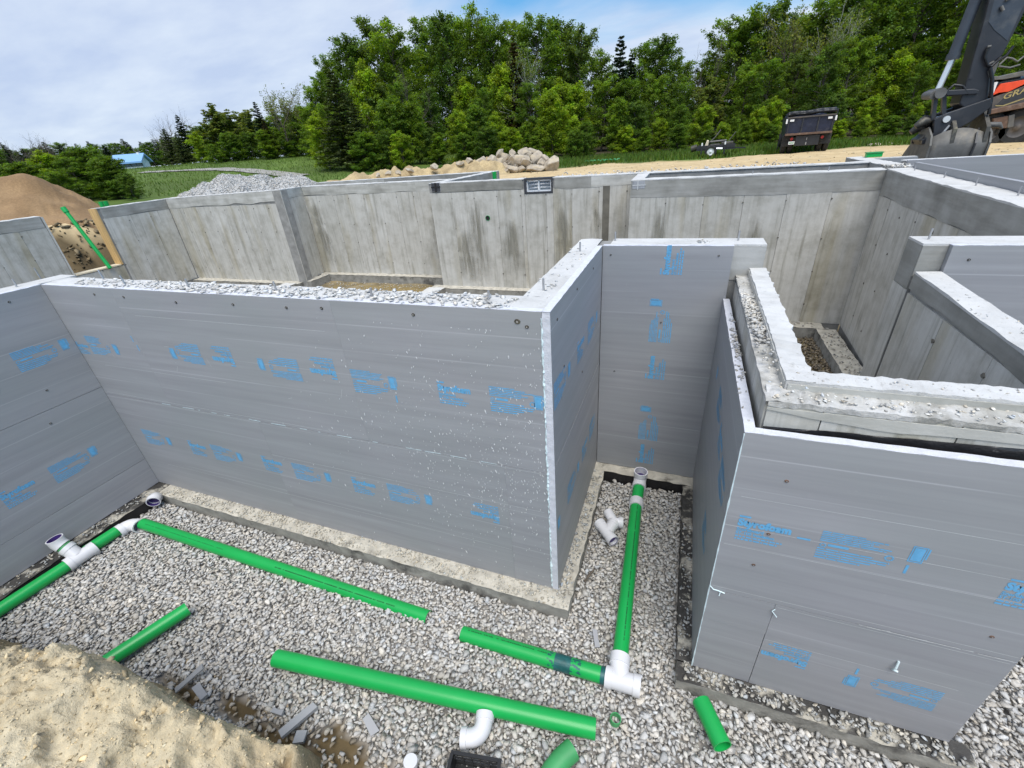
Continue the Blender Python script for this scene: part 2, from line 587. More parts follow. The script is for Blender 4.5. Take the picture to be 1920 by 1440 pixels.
M['water'] = m_simple('muddy_water', (0.27, 0.195, 0.075), 0.12, 0.15, 2.0)
M['soil'] = m_attr('clay_soil', 0.95, 0.24, 18, 0.8, 45)
M['ground'] = m_attr('ground', 0.95, 0.2, 3.0, 0.5, 9)
M['leaf'] = m_attr('foliage', 0.55, 0.15, 0.5, 0, 1, 0.50, 0.3)
M['needle'] = m_attr('needles', 0.7, 0.15, 0.5, 0, 1, 0.12, 0.2)
M['bark'] = m_simple('bark', (0.11, 0.09, 0.07), 0.9, 0.35, 4, stretch=(6, 6, 1))
M['birch'] = m_simple('pale_bark', (0.52, 0.50, 0.46), 0.8, 0.25, 4)
M['boulder'] = m_simple('boulder_stone', (0.41, 0.35, 0.275), 0.9, 0.3, 2.2, bmp=0.9, bscale=9, dirt=(0.48, 0.40, 0.28), dirtpos=(0.5, 0.65))
_g, _t, _b = newmat('window_glass')
_b.inputs['Base Color'].default_value = (0.30, 0.36, 0.40, 1)
_b.inputs['Roughness'].default_value = 0.03
_b.inputs['Alpha'].default_value = 0.30
M['glass'] = _g

# ================================================================== FOUNDATION WALLS
def wall_frame(p0, p1):
    d = np.array(p1, float) - np.array(p0, float)
    return math.hypot(*d), math.atan2(d[1], d[0])


def wavy_band(L, z0a, z0b, zta, ztb, x0, x1, y0, y1, seed):
    """band of smooth concrete with a slightly ragged lower edge"""
    n = max(2, int((x1 - x0) / 0.08))
    xs = np.linspace(x0, x1, n)
    lo = z0a + (z0b - z0a) * xs / L + 0.018 * fbm(xs * 1.7 + seed, xs * 0, 0, 3, seed)
    up = zta + (ztb - zta) * xs / L
    vs = []
    for x, a, c in zip(xs, lo, up): vs += [(x, y0, a), (x, y0, c), (x, y1, a), (x, y1, c)]
    fs = []
    for i in range(n - 1):
        a = 4 * i; e = a + 4
        fs += [(a, e, e + 1, a + 1), (a + 2, a + 3, e + 3, e + 2), (a, a + 2, e + 2, e), (a + 1, e + 1, e + 3, a + 3)]
    fs += [(0, 1, 3, 2), (4 * n - 4, 4 * n - 2, 4 * n - 1, 4 * n - 3)]
    b = MB(); b.add(vs, fs); return b


_cyl = None


def hole_marks(root, xs, zs, y=-0.004):
    """snap-tie scars down the panel seams"""
    b = MB()
    for x in xs:
        for z in zs:
            r = random.uniform(0.010, 0.017); ox = random.uniform(-.012, .012); oz = random.uniform(-.03, .03)
            k = 7
            vs = [(x + ox + r * math.cos(2 * PI * i / k) * random.uniform(.7, 1.3), y - 0.002, z + oz + r * math.sin(2 * PI * i / k) * random.uniform(.7, 1.3)) for i in range(k)]
            vs += [(p[0], y + 0.006, p[2]) for p in vs[:k]]
            b.add(vs, [tuple(range(k))] + [(i, (i + 1) % k, (i + 1) % k + k, i + k) for i in range(k)])
    o = b.build('tie_scar', M['damp'], root)
    o['kind'] = 'stuff'
    return o


def cast_wall(label, p0, p1, thick, z0, zt0, zt1, band, pw, seed, skip=None, bands=None, cap=(0, 0), core=(0, 0), marks=True, nopanel=False, band_mat=None):
    """a cast concrete wall: core, form-panel imprints, a smoother band at the top and a troweled top with sunlight put into its colour.
    skip: (x0, x1, zsill) opening from zsill to the top"""
    L, rz = wall_frame(p0, p1)
    root = thing('concrete_wall', label, 'wall', (p0[0], p0[1], 0), rz)
    zt = lambda x: zt0 + (zt1 - zt0) * x / L
    spans = [(0, L)]
    if skip: spans = [(0, skip[0]), (skip[1], L)]
    cb = MB()
    for i, (a, c) in enumerate(spans):
        a2 = a - (core[0] if a == 0 else 0); c2 = c + (core[1] if c == L else 0)
        cb.prism([(a2, z0 - 0.3), (c2, z0 - 0.3), (c2, zt(c) - 0.02), (a2, zt(a) - 0.02)], 'y', 0.012, thick)
        cp = MB()
        a2 = a - (cap[0] if a == 0 else 0); c2 = c + (cap[1] if c == L else 0)
        n = max(2, int((c2 - a2) / 0.12))
        xs = np.linspace(a2, c2, n)
        vs = []; fs = []
        for x in xs:
            e0 = random.uniform(-.006, .004); e1 = random.uniform(-.006, .006); e2 = random.uniform(-.004, .006)
            vs += [(x, -0.006 + e0 * .5, zt(x) + e1 - .003), (x, thick, zt(x) + e2), (x, -0.006, zt(x) - 0.02), (x, thick, zt(x) - 0.02)]
        for j in range(n - 1):
            q = 4 * j; e = q + 4
            fs += [(q, e, e + 1, q + 1), (q + 2, e + 2, e, q), (q + 1, e + 1, e + 3, q + 3)]
        fs += [(0, 1, 3, 2), (4 * n - 4, 4 * n - 2, 4 * n - 1, 4 * n - 3)]
        cp.add(vs, fs); cp.build('wall_top', M['top'], root)
    if skip:
        a, c, zs = skip
        cb.box(a, c, 0.012, thick, z0 - 0.3, zs)
    cb.build('wall_core', M['core'], root)
    if bands is None: bands = [(0, L, band_mat or M['band'])]
    for (a, c, mt) in bands:
        wavy_band(L, zt0 - band, zt1 - band, zt0 - 0.021, zt1 - 0.021, a, c, -0.004, 0.02, seed).build('wall_band', mt, root)
    if nopanel: return root
    zp = min(zt0, zt1) - band - 0.0
    n = max(1, int(round(L / pw)))
    w = L / n
    full = None; seams = []
    for i in range(n):
        a, c = i * w, (i + 1) * w
        seams.append(a)
        top = zp + 0.012
        if skip and c > skip[0] and a < skip[1]:
            # shortened or split round the opening
            if a < skip[0] - 0.05: MB().box(a + .003, skip[0] - .002, 0.002, 0.014, z0, top).build('form_panel', M['panel'], root)
            if c > skip[1] + 0.05: MB().box(skip[1] + .002, c - .003, 0.002, 0.014, z0, top).build('form_panel', M['panel'], root)
            lo, hi = max(a, skip[0]), min(c, skip[1])
            MB().box(lo + .003, hi - .003, 0.002, 0.014, z0, skip[2] - .01).build('form_panel', M['panel'], root)
            continue
        if full is None:
            b = MB(); b.box(0.0025, w - 0.0025, 0.0, 0.014, z0, top)
            o = b.build('form_panel', M['panel'], root); full = o.data
            o.location.x = a
        else:
            o = link('form_panel', full, root, (a, random.uniform(-.003, .003), 0))
    if marks: hole_marks(root, seams[1:], [z0 + .35, z0 + .95, z0 + 1.5, zp - .12])
    return root


def foam_wall(label, p0, p1):
    L, rz = wall_frame(p0, p1)
    return thing('insulated_wall', label, 'wall', (p0[0], p0[1], 0), rz), L


def board(root, x0, x1, z0, z1, y0=0.0, t=0.05, flip=False):
    b = MB(); b.box(0, x1 - x0, 0, t, 0, z1 - z0)
    o = b.build('foam_board', M['foam'], root, (x0, y0, z0))
    return o


def board_edge(root, x0, x1, y0, y1, z0, z1, name='foam_edge'):
    n = max(2, int((x1 - x0) / .05)); b = MB()
    xs = np.linspace(x0, x1, n); vs = []; fs = []
    for x in xs:
        e = random.uniform(-.002, .003)
        vs += [(x, y0 + random.uniform(-.0015, .001), z1 + e), (x, y1, z1 + random.uniform(-.002, .002)), (x, y0, z0), (x, y1, z0)]
    for j in range(n - 1):
        q = 4 * j; w = q + 4
        fs += [(q, w, w + 1, q + 1), (q + 2, w + 2, w, q), (q + 1, w + 1, w + 3, q + 3)]
    fs += [(0, 1, 3, 2), (4 * n - 4, 4 * n - 2, 4 * n - 1, 4 * n - 3)]
    b.add(vs, fs)
    return b.build(name, M['foam_edge'], root)


_tm = {}


def text_geo(body, size, off=0.0):
    key = (body, size, off)
    if key not in _tm:
        cu = bpy.data.curves.new('t', 'FONT'); cu.body = body; cu.size = size; cu.offset = off; cu.resolution_u = 3
        ob = bpy.data.objects.new('t', cu); COL.objects.link(ob)
        dg = bpy.context.evaluated_depsgraph_get()
        me = bpy.data.meshes.new_from_object(ob.evaluated_get(dg))
        vs = [tuple(v.co) for v in me.vertices]; fs = [tuple(p.vertices) for p in me.polygons]
        bpy.data.objects.remove(ob); bpy.data.curves.remove(cu); bpy.data.meshes.remove(me)
        _tm[key] = (vs, fs)
    return _tm[key]


def print_on(bd, kind, X, Z, rot=0.0, s=1.0, y=-0.0012):
    """ink printed on a board. X, Z: wall coordinates of the print's lower left corner (before turning about its centre)"""
    flat = []; faces = []

    def quad(a, b, c, d):
        o = len(flat); flat.extend([(a, c), (b, c), (b, d), (a, d)]); faces.append((o, o + 1, o + 2, o + 3))

    def text(body, x, z, size, wid=None, off=0.0):
        vs, fs = text_geo(body, size, off)
        k = 1.0
        if wid:
            m = max(v[0] for v in vs); k = wid / m
        o = len(flat); flat.extend([(x + v[0] * k, z + v[1]) for v in vs]); faces.extend([tuple(i + o for i in f) for f in fs])

    R = random.Random(int((X * 31 + Z * 77) * 1000))
    if kind == 'logo':
        W, H = 0.25, 0.19
        quad(0.0, 0.055, 0.176, 0.188)
        text('Styrofoam', 0, 0.116, 0.068, 0.25, 0.0042)
        text('Scoreboard', 0.0, 0.079, 0.030, 0.13, 0.0012)
        text('ST-100 Insulation', 0.0, 0.052, 0.029, 0.185, 0.0012)
        for zz, ww in ((0.030, 0.225), (0.010, 0.205)):
            x = 0.0
            while x < ww:
                w = R.uniform(.008, .03); quad(x, min(x + w, ww), zz, zz + .011); x += w + .005
        name = 'printed_wordmark'
    elif kind == 'block':
        W, H = 0.32, 0.20
        for i in range(6):
            z1 = 0.20 - i * 0.0125
            ww = R.uniform(.2, .32) if i else .18
            x = 0
            while x < ww:
                w = R.uniform(.03, .09); quad(x, min(x + w, ww), z1 - .0068, z1); x += w + .004
        for a in range(8):
            an = 2 * PI * a / 8; quad(.016 + .012 * math.cos(an), .023 + .012 * math.cos(an), .098 + .012 * math.sin(an), .105 + .012 * math.sin(an))
        quad(.04, .13, .100, .116)
        for i in range(5):
            z1 = 0.082 - i * 0.0165
            ww = [.24, .31, .30, .24, .20][i]
            x = 0
            while x < ww:
                w = R.uniform(.03, .09); quad(x, min(x + w, ww), z1 - .0085, z1); x += w + .004
        for a in range(10):
            an = 2 * PI * a / 10; quad(.295 + .016 * math.cos(an), .303 + .016 * math.cos(an), .095 + .016 * math.sin(an), .103 + .016 * math.sin(an))
        name = 'printed_fine_text'
    elif kind == 'rect':
        W, H = 0.07, 0.11
        quad(0, .058, 0.0, .006); quad(0, .058, .1, .106); quad(0, .005, .006, .1); quad(.053, .058, .006, .1)
        quad(.008, .050, .010, .096); quad(.061, .068, .03, .1)
        name = 'printed_panel_mark'
    else:
        W, H = 0.012, 0.06
        quad(0, .012, 0, .06)
        name = 'printed_dash'
    c, sn = math.cos(rot), math.sin(rot)
    ox, oz = bd.location.x, bd.location.z
    cx, cz = X + W * s / 2, Z + H * s / 2
    vs = []
    for (a, b) in flat:
        a = (a - W / 2) * s; b = (b - H / 2) * s
        vs.append((cx + a * c - b * sn - ox, y, cz + a * sn + b * c - oz))
    me = bpy.data.meshes.new(name); me.from_pydata(vs, [], faces); me.update(); me.materials.append(M['print'])
    return link(name, me, bd)


def screw(root, X, Z, r=0.014, red=False, y=0.0):
    r *= .68
    b = MB(); k = 10
    vs = [(X + r * math.cos(2 * PI * i / k), y - 0.004, Z + r * .8 * math.sin(2 * PI * i / k)) for i in range(k)]
    vs += [(X + r * 1.2 * math.cos(2 * PI * i / k), y + 0.001, Z + r * math.sin(2 * PI * i / k)) for i in range(k)]
    b.add(vs, [tuple(reversed(range(k)))] + [(i, (i + 1) % k, (i + 1) % k + k, i + k) for i in range(k)])
    o = b.build('screw_cap', M['rust'] if red else M['dark_steel'], root)
    b2 = MB(); r2 = r * .45
    b2.add([(X + r2 * math.cos(2 * PI * i / 6), y - .0055, Z + r2 * math.sin(2 * PI * i / 6)) for i in range(6)], [tuple(reversed(range(6)))])
    b2.build('screw_head', M['steel'], o)


def bolt(root, x, y, z, h=0.075, tilt=0.0):
    b = MB()
    b.tube([(x, y, z - .03), (x + tilt, y, z + h)], 0.0075, 8)
    return b.build('anchor_bolt', M['steel'], root)


# ---------------------------------------------------------------- front insulated wall (faces the pit, -y)
fw, L = foam_wall('long grey foam-clad wall facing the gravel pit, gravel scattered along its top', (-5.65, 2.27), (-0.711, 2.27))
XO = 5.65
FB = {}
edges = [0.0, 1.03, 3.42, L]
for i in range(3): FB['u%d' % i] = board(fw, edges[i] + (.0004 if i else 0), edges[i + 1] - .0004, 1.252, 2.437)
le = [0.0, 2.2, 4.61, L]
for i in range(3): FB['l%d' % i] = board(fw, le[i] + (.0004 if i else 0), le[i + 1] - .0004, 0.003, 1.248)
b = MB(); b.box(-.27, L, 0.055, 0.26, -.25, 2.42); b.build('wall_core', M['core'], fw)
b = MB(); n = 60; xs = np.linspace(-.268, L, n); vs = []; fs = []
for x in xs:
    vs += [(x, 0.0505, 2.437 + random.uniform(-.004, .003)), (x, 0.155, 2.44 + random.uniform(-.004, .006)), (x, 0.262, 2.438 + random.uniform(-.005, .004)), (x, 0.262, 2.40)]
for j in range(n - 1):
    q = 4 * j; w = q + 4
    fs += [(q, w, w + 1, q + 1), (q + 1, w + 1, w + 2, q + 2), (q + 2, w + 2, w + 3, q + 3)]
b.add(vs, fs); b.build('wall_top', M['top'], fw)
board_edge(fw, 0, L, 0.0005, 0.05, 2.4375, 2.4405)
# prints, upper row (some sheets hang upside down)
U = lambda bd, k, x, z, r=0.0, s=1.0: print_on(bd, k, x + XO, z, r, s)
U(FB['u0'], 'block', -5.43, 1.735); U(FB['u0'], 'rect', -5.05, 1.77); U(FB['u0'], 'logo', -5.645, 1.72, 0, .72)
U(FB['u1'], 'rect', -4.22, 1.80, PI); U(FB['u1'], 'block', -4.13, 1.78, PI); U(FB['u1'], 'logo', -3.68, 1.80, PI)
U(FB['u1'], 'rect', -3.16, 1.80, PI); U(FB['u1'], 'block', -3.04, 1.745, PI); U(FB['u1'], 'logo', -2.61, 1.80, PI)
U(FB['u2'], 'block', -2.22, 1.71); U(FB['u2'], 'rect', -1.89, 1.78); U(FB['u2'], 'dash', -1.86, 1.67)
U(FB['u2'], 'logo', -1.485, 1.71); U(FB['u2'], 'block', -1.095, 1.705); U(FB['u2'], 'rect', -0.785, 1.77)
U(FB['u0'], 'dash', -4.68, 1.93); U(FB['u0'], 'dash', -4.66, 1.84)
# prints, lower row
U(FB['l0'], 'block', -5.39, .63); U(FB['l0'], 'rect', -5.02, .68); U(FB['l0'], 'logo', -4.66, .62); U(FB['l0'], 'block', -4.32, .62); U(FB['l0'], 'rect', -3.97, .68)
U(FB['l1'], 'logo', -3.62, .63); U(FB['l1'], 'block', -3.24, .61); U(FB['l1'], 'rect', -2.86, .67); U(FB['l1'], 'logo', -2.55, .61); U(FB['l1'], 'block', -2.17, .61); U(FB['l1'], 'rect', -1.80, .67)
U(FB['l2'] if False else FB['l1'], 'logo', -1.38, .63, PI)
for px, py in ((177, 552), (232, 557), (330, 567), (437, 571), (537, 577), (603, 578), (775, 590), (970, 603), (988, 613)):
    p = aty(px, py, 2.27); screw(fw, p[0] + XO, p[2], 0.017 if px != 970 else 0.026)
# rough sheet seam with bits of torn facing
b = MB()
for i in range(26):
    x = random.choice([random.uniform(.25, 2.3), random.uniform(2.2, 4.6)]); w = random.uniform(.02, .16); z = 1.2505 + random.uniform(-.002, .002)
    yy_ = -.002 - i * .0001; b.add([(x, yy_, z - .002), (x + w, yy_, z - .002), (x + w * .9, yy_, z + random.uniform(.002, .005)), (x + .01, yy_, z + .003)], [(0, 1, 2, 3)])
o = b.build('torn_seam', M['bead'], fw); o['kind'] = 'stuff'
b = MB()
for (z, x0, x1) in ((1.276, .05, 3.1), (1.229, .3, 2.6), (1.231, 3.0, 4.9), (2.20, 1.2, 3.3), (1.62, .3, 2.0), (.86, 2.2, 4.9), (.36, .4, 4.6)):
    n = 30; xs = np.linspace(x0, x1, n); vs = []
    for x in xs: h_ = .0016 + .0012 * random.random(); vs += [(x, -.0009, z), (x, -.0009, z + h_)]
    b.add(vs, [(2 * j, 2 * j + 2, 2 * j + 3, 2 * j + 1) for j in range(n - 1)])
o = b.build('score_line', M['scratch'], fw); o['kind'] = 'stuff'
# concrete splashes on the right half
b = MB()
for i in range(900):
    x = L - abs(random.gauss(0.15, 0.85)); z = min(2.3, max(.12, random.gauss(1.25, .5)))
    if x < .3 or x > L - .01: continue
    r = random.uniform(.002, .0058) * random.choice((1, 1, 1, 1.5)); a = random.uniform(-.5, .5) + PI / 2; e = random.uniform(1.0, 2.6)
    k = 5; vs = []
    for q in range(k):
        an = 2 * PI * q / k; u = r * e * math.cos(an); v = r * .7 * math.sin(an)
        vs.append((x + u * math.cos(a) - v * math.sin(a), -.0015, z + u * math.sin(a) + v * math.cos(a)))
    vs.append((x, -.0015 - r * .4, z)); b.add(vs, [(q, (q + 1) % k, 5) for q in range(k)])
for i in range(14):
    x = random.uniform(.4, 4.7); z = random.uniform(.4, 2.2); a = random.uniform(0, PI); l = random.uniform(.03, .09); w = .0022
    dx, dz = math.cos(a) * l, math.sin(a) * l; nx, nz = -math.sin(a) * w, math.cos(a) * w
    b.add([(x, -.0012, z), (x + dx, -.0012, z + dz), (x + dx + nx, -.0012, z + dz + nz), (x + nx, -.0012, z + nz)], [(0, 1, 2, 3)])
o = b.build('splash', M['scratch'], fw); o['kind'] = 'stuff'
for px, py in ((75, 510), (205, 513), (235, 527), (355, 532), (520, 540), (695, 550), (915, 560)):
    p = atz(px, py + 8, 2.44); bolt(fw, p[0] + XO, min(.235, max(.1, p[1] - 2.27)), 2.44, random.uniform(.06, .09), random.uniform(-.02, .02))

# ---------------------------------------------------------------- left insulated wall (faces +x)
lw, L = foam_wall('grey foam-clad wall at the left edge of the gravel pit', (-5.65, -2.6), (-5.65, 2.268))
YO = 2.6
l0 = board(lw, 0.03, L, 1.332, 2.437); l1 = board(lw, 0.03, L, 0.36, 1.328); l2 = board(lw, 0.03, L, 0.003, 0.356)
b = MB(); b.box(0, L + .055, 0.055, 0.30, -.25, 2.42); b.build('wall_core', M['core'], lw)
b = MB(); b.box(0, L + .32, 0.0505, 0.302, 2.425, 2.441); b.build('wall_top', M['top'], lw)
board_edge(lw, 0, L + .001, 0.0005, 0.05, 2.4375, 2.4405)
U = lambda bd, k, y, z, r=0.0, s=1.0: print_on(bd, k, y + YO, z, r, s)
U(l0, 'block', 1.79, 1.74); U(l0, 'rect', 2.15, 1.81)
U(l0, 'logo', 1.40, 1.75); U(l0, 'block', .66, 1.75)
U(l1, 'block', 1.53, .61); U(l1, 'rect', 1.87, .69); U(l1, 'logo', 1.15, .62); U(l1, 'rect', .72, .69); U(l1, 'block', .36, .61)
for y in (.9, 1.5, 2.0): screw(lw, y + YO, 2.36)
screw(lw, 1.87 + YO, 1.86 - .35); screw(lw, 1.75 + YO, 1.2)
for px, py in ((28, 530),):
    p = atz(px, py + 8, 2.44); bolt(lw, p[1] + YO, .17, 2.44)

# ---------------------------------------------------------------- notch side wall on the left (faces +x), its board laps the front sheet
sw, L = foam_wall('short foam-clad return wall on the left side of the narrow recess', (-0.66, 2.27), (-0.66, 4.0))
su = board(sw, 0.002, L - .002, 1.305, 2.437); sl = board(sw, 0.002, L - .002, 0.003, 1.298)
b = MB(); b.box(0.315, L + .04, 0.055, 0.25, -.25, 2.42); b.build('wall_core', M['core'], sw)
b = MB(); n = 20; xs = np.linspace(0.2625, L + .3, n); vs = []; fs = []
for x in xs:
    vs += [(x, .0505, 2.437 + random.uniform(-.003, .003)), (x, .15, 2.44 + random.uniform(-.003, .004)), (x, .252, 2.438 + random.uniform(-.004, .003)), (x, .252, 2.40)]
for j in range(n - 1):
    q = 4 * j; w = q + 4; fs += [(q, w, w + 1, q + 1), (q + 1, w + 1, w + 2, q + 2), (q + 2, w + 2, w + 3, q + 3)]
b.add(vs, fs); b.add([(.0505, .0505, 2.4395), (.262, .0505, 2.4395), (.262, .252, 2.4395), (.0505, .252, 2.4395)], [(0, 1, 2, 3)])
b.build('wall_top', M['top'], sw)
board_edge(sw, 0, L, 0.0005, 0.05, 2.4375, 2.4405)
# cut edge of that sheet, seen from the front, and the lumpy bead of foam adhesive beside it
b = MB(); n = 60; zs = np.linspace(0.004, 2.436, n); vs = []; fs = []
for z in zs: vs += [(-.001 + random.uniform(-.0015, .001), -.0005, z), (-.002 + random.uniform(-.002, .0015), .049 + random.uniform(-.002, .002), z)]
for j in range(n - 1): q = 2 * j; fs.append((q, q + 1, q + 3, q + 2))
b.add(vs, fs); b.build('foam_edge', M['foam_edge'], sw)
b = MB(); pts = []; rr = []
for z in np.linspace(.03, 2.40, 130):
    pts.append((-.001 + random.uniform(-.002, .001), .0525 + random.uniform(-.003, .003), z)); rr.append(max(.002, .005 + random.gauss(0, .0025)))
b.tube(pts, rr, 6, smooth=False); b.build('adhesive_bead', M['bead'], sw)
SP = lambda bd, k, y, z, r=0.0: print_on(bd, k, y - 2.27, z, r)
SP(su, 'block', 2.30, 1.75); SP(su, 'rect', 2.68, 1.80); SP(su, 'logo', 2.98, 1.75); SP(su, 'block', 3.38, 1.74); SP(su, 'rect', 3.75, 1.8)
SP(sl, 'rect', 2.31, .66); SP(sl, 'block', 2.62, .62); SP(sl, 'rect', 2.99, .66); SP(sl, 'logo', 3.18, .62); SP(sl, 'block', 3.52, .62)
b = MB(); b.add([(0.35, -.003, 1.299), (1.68, -.003, 1.299), (1.68, -.003, 1.305), (0.35, -.003, 1.304)], [(0, 1, 2, 3)]); b.build('torn_seam', M['scratch'], sw)
for y, z in ((.15, 2.34), (.7, 2.36), (1.3, 2.35), (.3, 1.95), (.9, 1.6)): screw(sw, y, z)
for px, py in ((1018, 535), (1092, 462)):
    p = atz(px, py + 10, 2.44); bolt(sw, p[1] - 2.27, .15, 2.44, .08)

# ---------------------------------------------------------------- notch back wall (faces -y)
nb, L = foam_wall('tall narrow foam-clad wall at the back of the recess, green pipe ending at its foot', (-0.655, 4.0), (0.40, 4.0))
nbb = board(nb, 0.0, L, 0.003, 2.437)
NO = .655
b = MB(); b.box(-.255, L + .24, 0.055, 0.30, -.25, 2.42); b.build('wall_core', M['core'], nb)
b = MB(); b.box(.055, L + .24, 0.0505, 0.302, 2.425, 2.441); b.build('wall_top', M['top'], nb)
b = MB(); b.box(L + .003, L + .241, .048, .0545, 2.15, 2.424); b.build('wall_band', M['band'], nb)
board_edge(nb, 0, L, 0.0005, 0.05, 2.4375, 2.4405)
NP = lambda k, x, z: print_on(nbb, k, x + NO, z, PI / 2)
# rotated prints: centres matter
def ncen(k, cx, cz):
    W, H = {'logo': (.25, .19), 'block': (.32, .20), 'rect': (.07, .11), 'dash': (.012, .06)}[k]
    print_on(nbb, k, cx + NO - W / 2, cz - H / 2, PI / 2)
ncen('logo', -.06, 2.37 - .05); ncen('rect', -.165, 1.94); ncen('block', -.10, 1.71); ncen('logo', -.11, 1.28); ncen('rect', -.17, .80); ncen('block', -.12, .57); ncen('logo', -.13, .22)
for x, z in ((.07, 2.36), (.95, 2.36), (.55, 1.75), (.15, 1.2)): screw(nb, x, z, .011)
for px, py in ((1151, 445), (1386, 447)):
    p = atz(px, py + 10, 2.44); bolt(nb, p[0] + NO, .2, 2.44, .08)

# ---------------------------------------------------------------- right block: low foam-clad bay with a stepped concrete rim
rb, L = foam_wall('low foam-clad bay wall facing the viewer at right, below a stepped concrete rim', (0.38, 1.97), (1.80, 1.97))
RO = -.38
r_up = board(rb, 0.0, L, 0.842, 1.997); r_lo = board(rb, .357, L, .003, .838); r_s = board(rb, 0.0, .355, .548, .838); r_off = board(rb, 0.0, .354, .003, .545, .002)
board_edge(rb, 0, L, 0.0005, 0.05, 1.9975, 2.0005)
RP = lambda bd, k, x, z, r=0.0: print_on(bd, k, x + RO, z, r)
RP(r_up, 'logo', .445, 1.285); RP(r_up, 'block', .825, 1.272); RP(r_up, 'rect', 1.192, 1.375); RP(r_up, 'dash', 1.20, 1.29); RP(r_up, 'logo', 1.575, 1.285 - .08); RP(r_up, 'dash', .75, 1.36, PI / 2)
RP(r_lo, 'logo', .745, .31, PI); RP(r_lo, 'rect', 1.195, .27, PI); RP(r_lo, 'block', 1.32, .255, PI); RP(r_lo, 'dash', 1.23, .40)
for x, z in ((.607, 1.746), (.598, 1.376), (.571, 1.122), (1.651, .983)): screw(rb, x + RO, z, .013, True)
b = MB(); pts = []
for i in range(40):
    x = random.uniform(.75, 1.35); w = random.uniform(.015, .09)
    yy_ = -.002 - i * .0001; b.add([(x, yy_, .8395), (x + w, yy_, .8395), (x + w, yy_, .8395 + random.uniform(.002, .0055)), (x, yy_, .8425)], [(0, 1, 2, 3)])
o = b.build('torn_seam', M['scratch'], rb); o['kind'] = 'stuff'
b = MB()
for (z, x0, x1) in ((1.60, .05, 1.4), (1.385, .0, 1.41), (1.24, .02, 1.41), (.875, .01, 1.41), (.815, .37, 1.4), (.50, .36, 1.3)):
    n = 14; xs = np.linspace(x0, x1, n); vs = []
    for x in xs: h_ = .0016 + .0012 * random.random(); vs += [(x, -.0009, z), (x, -.0009, z + h_)]
    b.add(vs, [(2 * j, 2 * j + 2, 2 * j + 3, 2 * j + 1) for j in range(n - 1)])
o = b.build('score_line', M['scratch'], rb); o['kind'] = 'stuff'
b = MB(); b.tube([(0.0, -.004, .87), (.02, -.008, .85), (.05, -.006, .845), (.085, -.008, .838)], .004, 6); b.tube([(.062, -.005, .84), (.058, -.012, .81)], .003, 6)
b.tube([(.36, -.004, .80), (.345, -.012, .79), (.375, -.015, .75)], .0035, 6); b.tube([(1.0, -.004, .62), (.995, -.02, .575), (.985, -.016, .555), (1.01, -.018, .55)], .006, 6)
b.build('adhesive_drip', M['bead'], rb)
b = MB(); n = 40; zs = np.linspace(0.01, 1.99, n); pts = [(-.0005, -.001 + random.uniform(-.0012, .001), z) for z in zs]
b.tube(pts, [max(.001, .0035 + random.gauss(0, .0012)) for _ in zs], 5, smooth=False); b.build('adhesive_bead', M['bead'], rb)
# concrete behind: stepped rim
b = MB(); b.box(.085, 1.42, .095, .305, -.25, 2.05); b.build('wall_core', M['core'], rb)
def rim_panels(root, segs, y, z0, z1):
    for a, c in segs: MB().box(a + .003, c - .003, y, y + .02, z0, z1).build('form_panel', M['panel'], root)
rim_panels(rb, [(.085, .315), (.315, .815), (.815, 1.42)], .085, 1.5, 2.118)
b = MB(); n = 60; xs = np.linspace(.088, 1.42, n); vs = []; fs = []
for i, x in enumerate(xs): vs += [(x, .080, 1.4), (x, .080, 1.985 + .045 * x + .012 * vnoise(x * 9, 2.)), (x, .0845, 1.99 + .045 * x)]
for j in range(n - 1): q = 3 * j; fs += [(q, q + 3, q + 4, q + 1), (q + 1, q + 4, q + 5, q + 2)]
b.add(vs, fs); b.build('dampproofing', M['tar'], rb)
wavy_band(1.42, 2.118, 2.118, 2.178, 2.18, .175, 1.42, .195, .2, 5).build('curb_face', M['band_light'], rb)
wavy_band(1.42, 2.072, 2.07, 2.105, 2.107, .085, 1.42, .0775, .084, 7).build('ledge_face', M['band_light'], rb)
b = MB(); n = 50; xs = np.linspace(.085, 1.42, n); vs = []; fs = []
for x in xs: vs += [(x, .079 + random.uniform(-.004, .003), 2.14 + random.uniform(-.006, .005)), (x, .13, 2.143 + random.uniform(-.008, .01)), (x, .215, 2.15 + random.uniform(-.006, .01)), (x, .081 + random.uniform(-.003, .002), 2.112 + random.uniform(-.006, .006)), (x, .215, 2.04)]
for j in range(n - 1):
    q = 5 * j; w = q + 5; fs += [(q, w, w + 1, q + 1), (q + 1, w + 1, w + 2, q + 2), (q + 3, w + 3, w, q), (q + 3, q + 4, w + 4, w + 3)]
fs += [(0, 1, 2, 4, 3)]
b.add(vs, fs); b.build('ledge', M['ledge_top'], rb)
b = MB(); n = 50; xs = np.linspace(.165, 1.42, n); vs = []; fs = []
for x in xs: vs += [(x, .2 + random.uniform(-.004, .004), 2.195 + random.uniform(-.004, .004)), (x, .325 + random.uniform(-.003, .003), 2.195 + random.uniform(-.004, .005)), (x, .203 + random.uniform(-.002, .002), 2.10), (x, .325, 1.4)]
for j in range(n - 1):
    q = 4 * j; w = q + 4; fs += [(q, w, w + 1, q + 1), (q + 2, w + 2, w, q), (q + 1, w + 1, w + 3, q + 3)]
fs += [(0, 1, 3, 2)]
b.add(vs, fs); b.build('curb', M['top'], rb)

# left side of the bay (faces -x)
rs, L = foam_wall('low foam-clad side of the bay on the right of the recess, gravel lying on its ledge', (0.38, 3.998), (0.38, 2.022))
rsb = board(rs, 0.0, L, 0.003, 1.997)
board_edge(rs, 0, L + .05, 0.0005, 0.05, 1.9975, 2.0005)
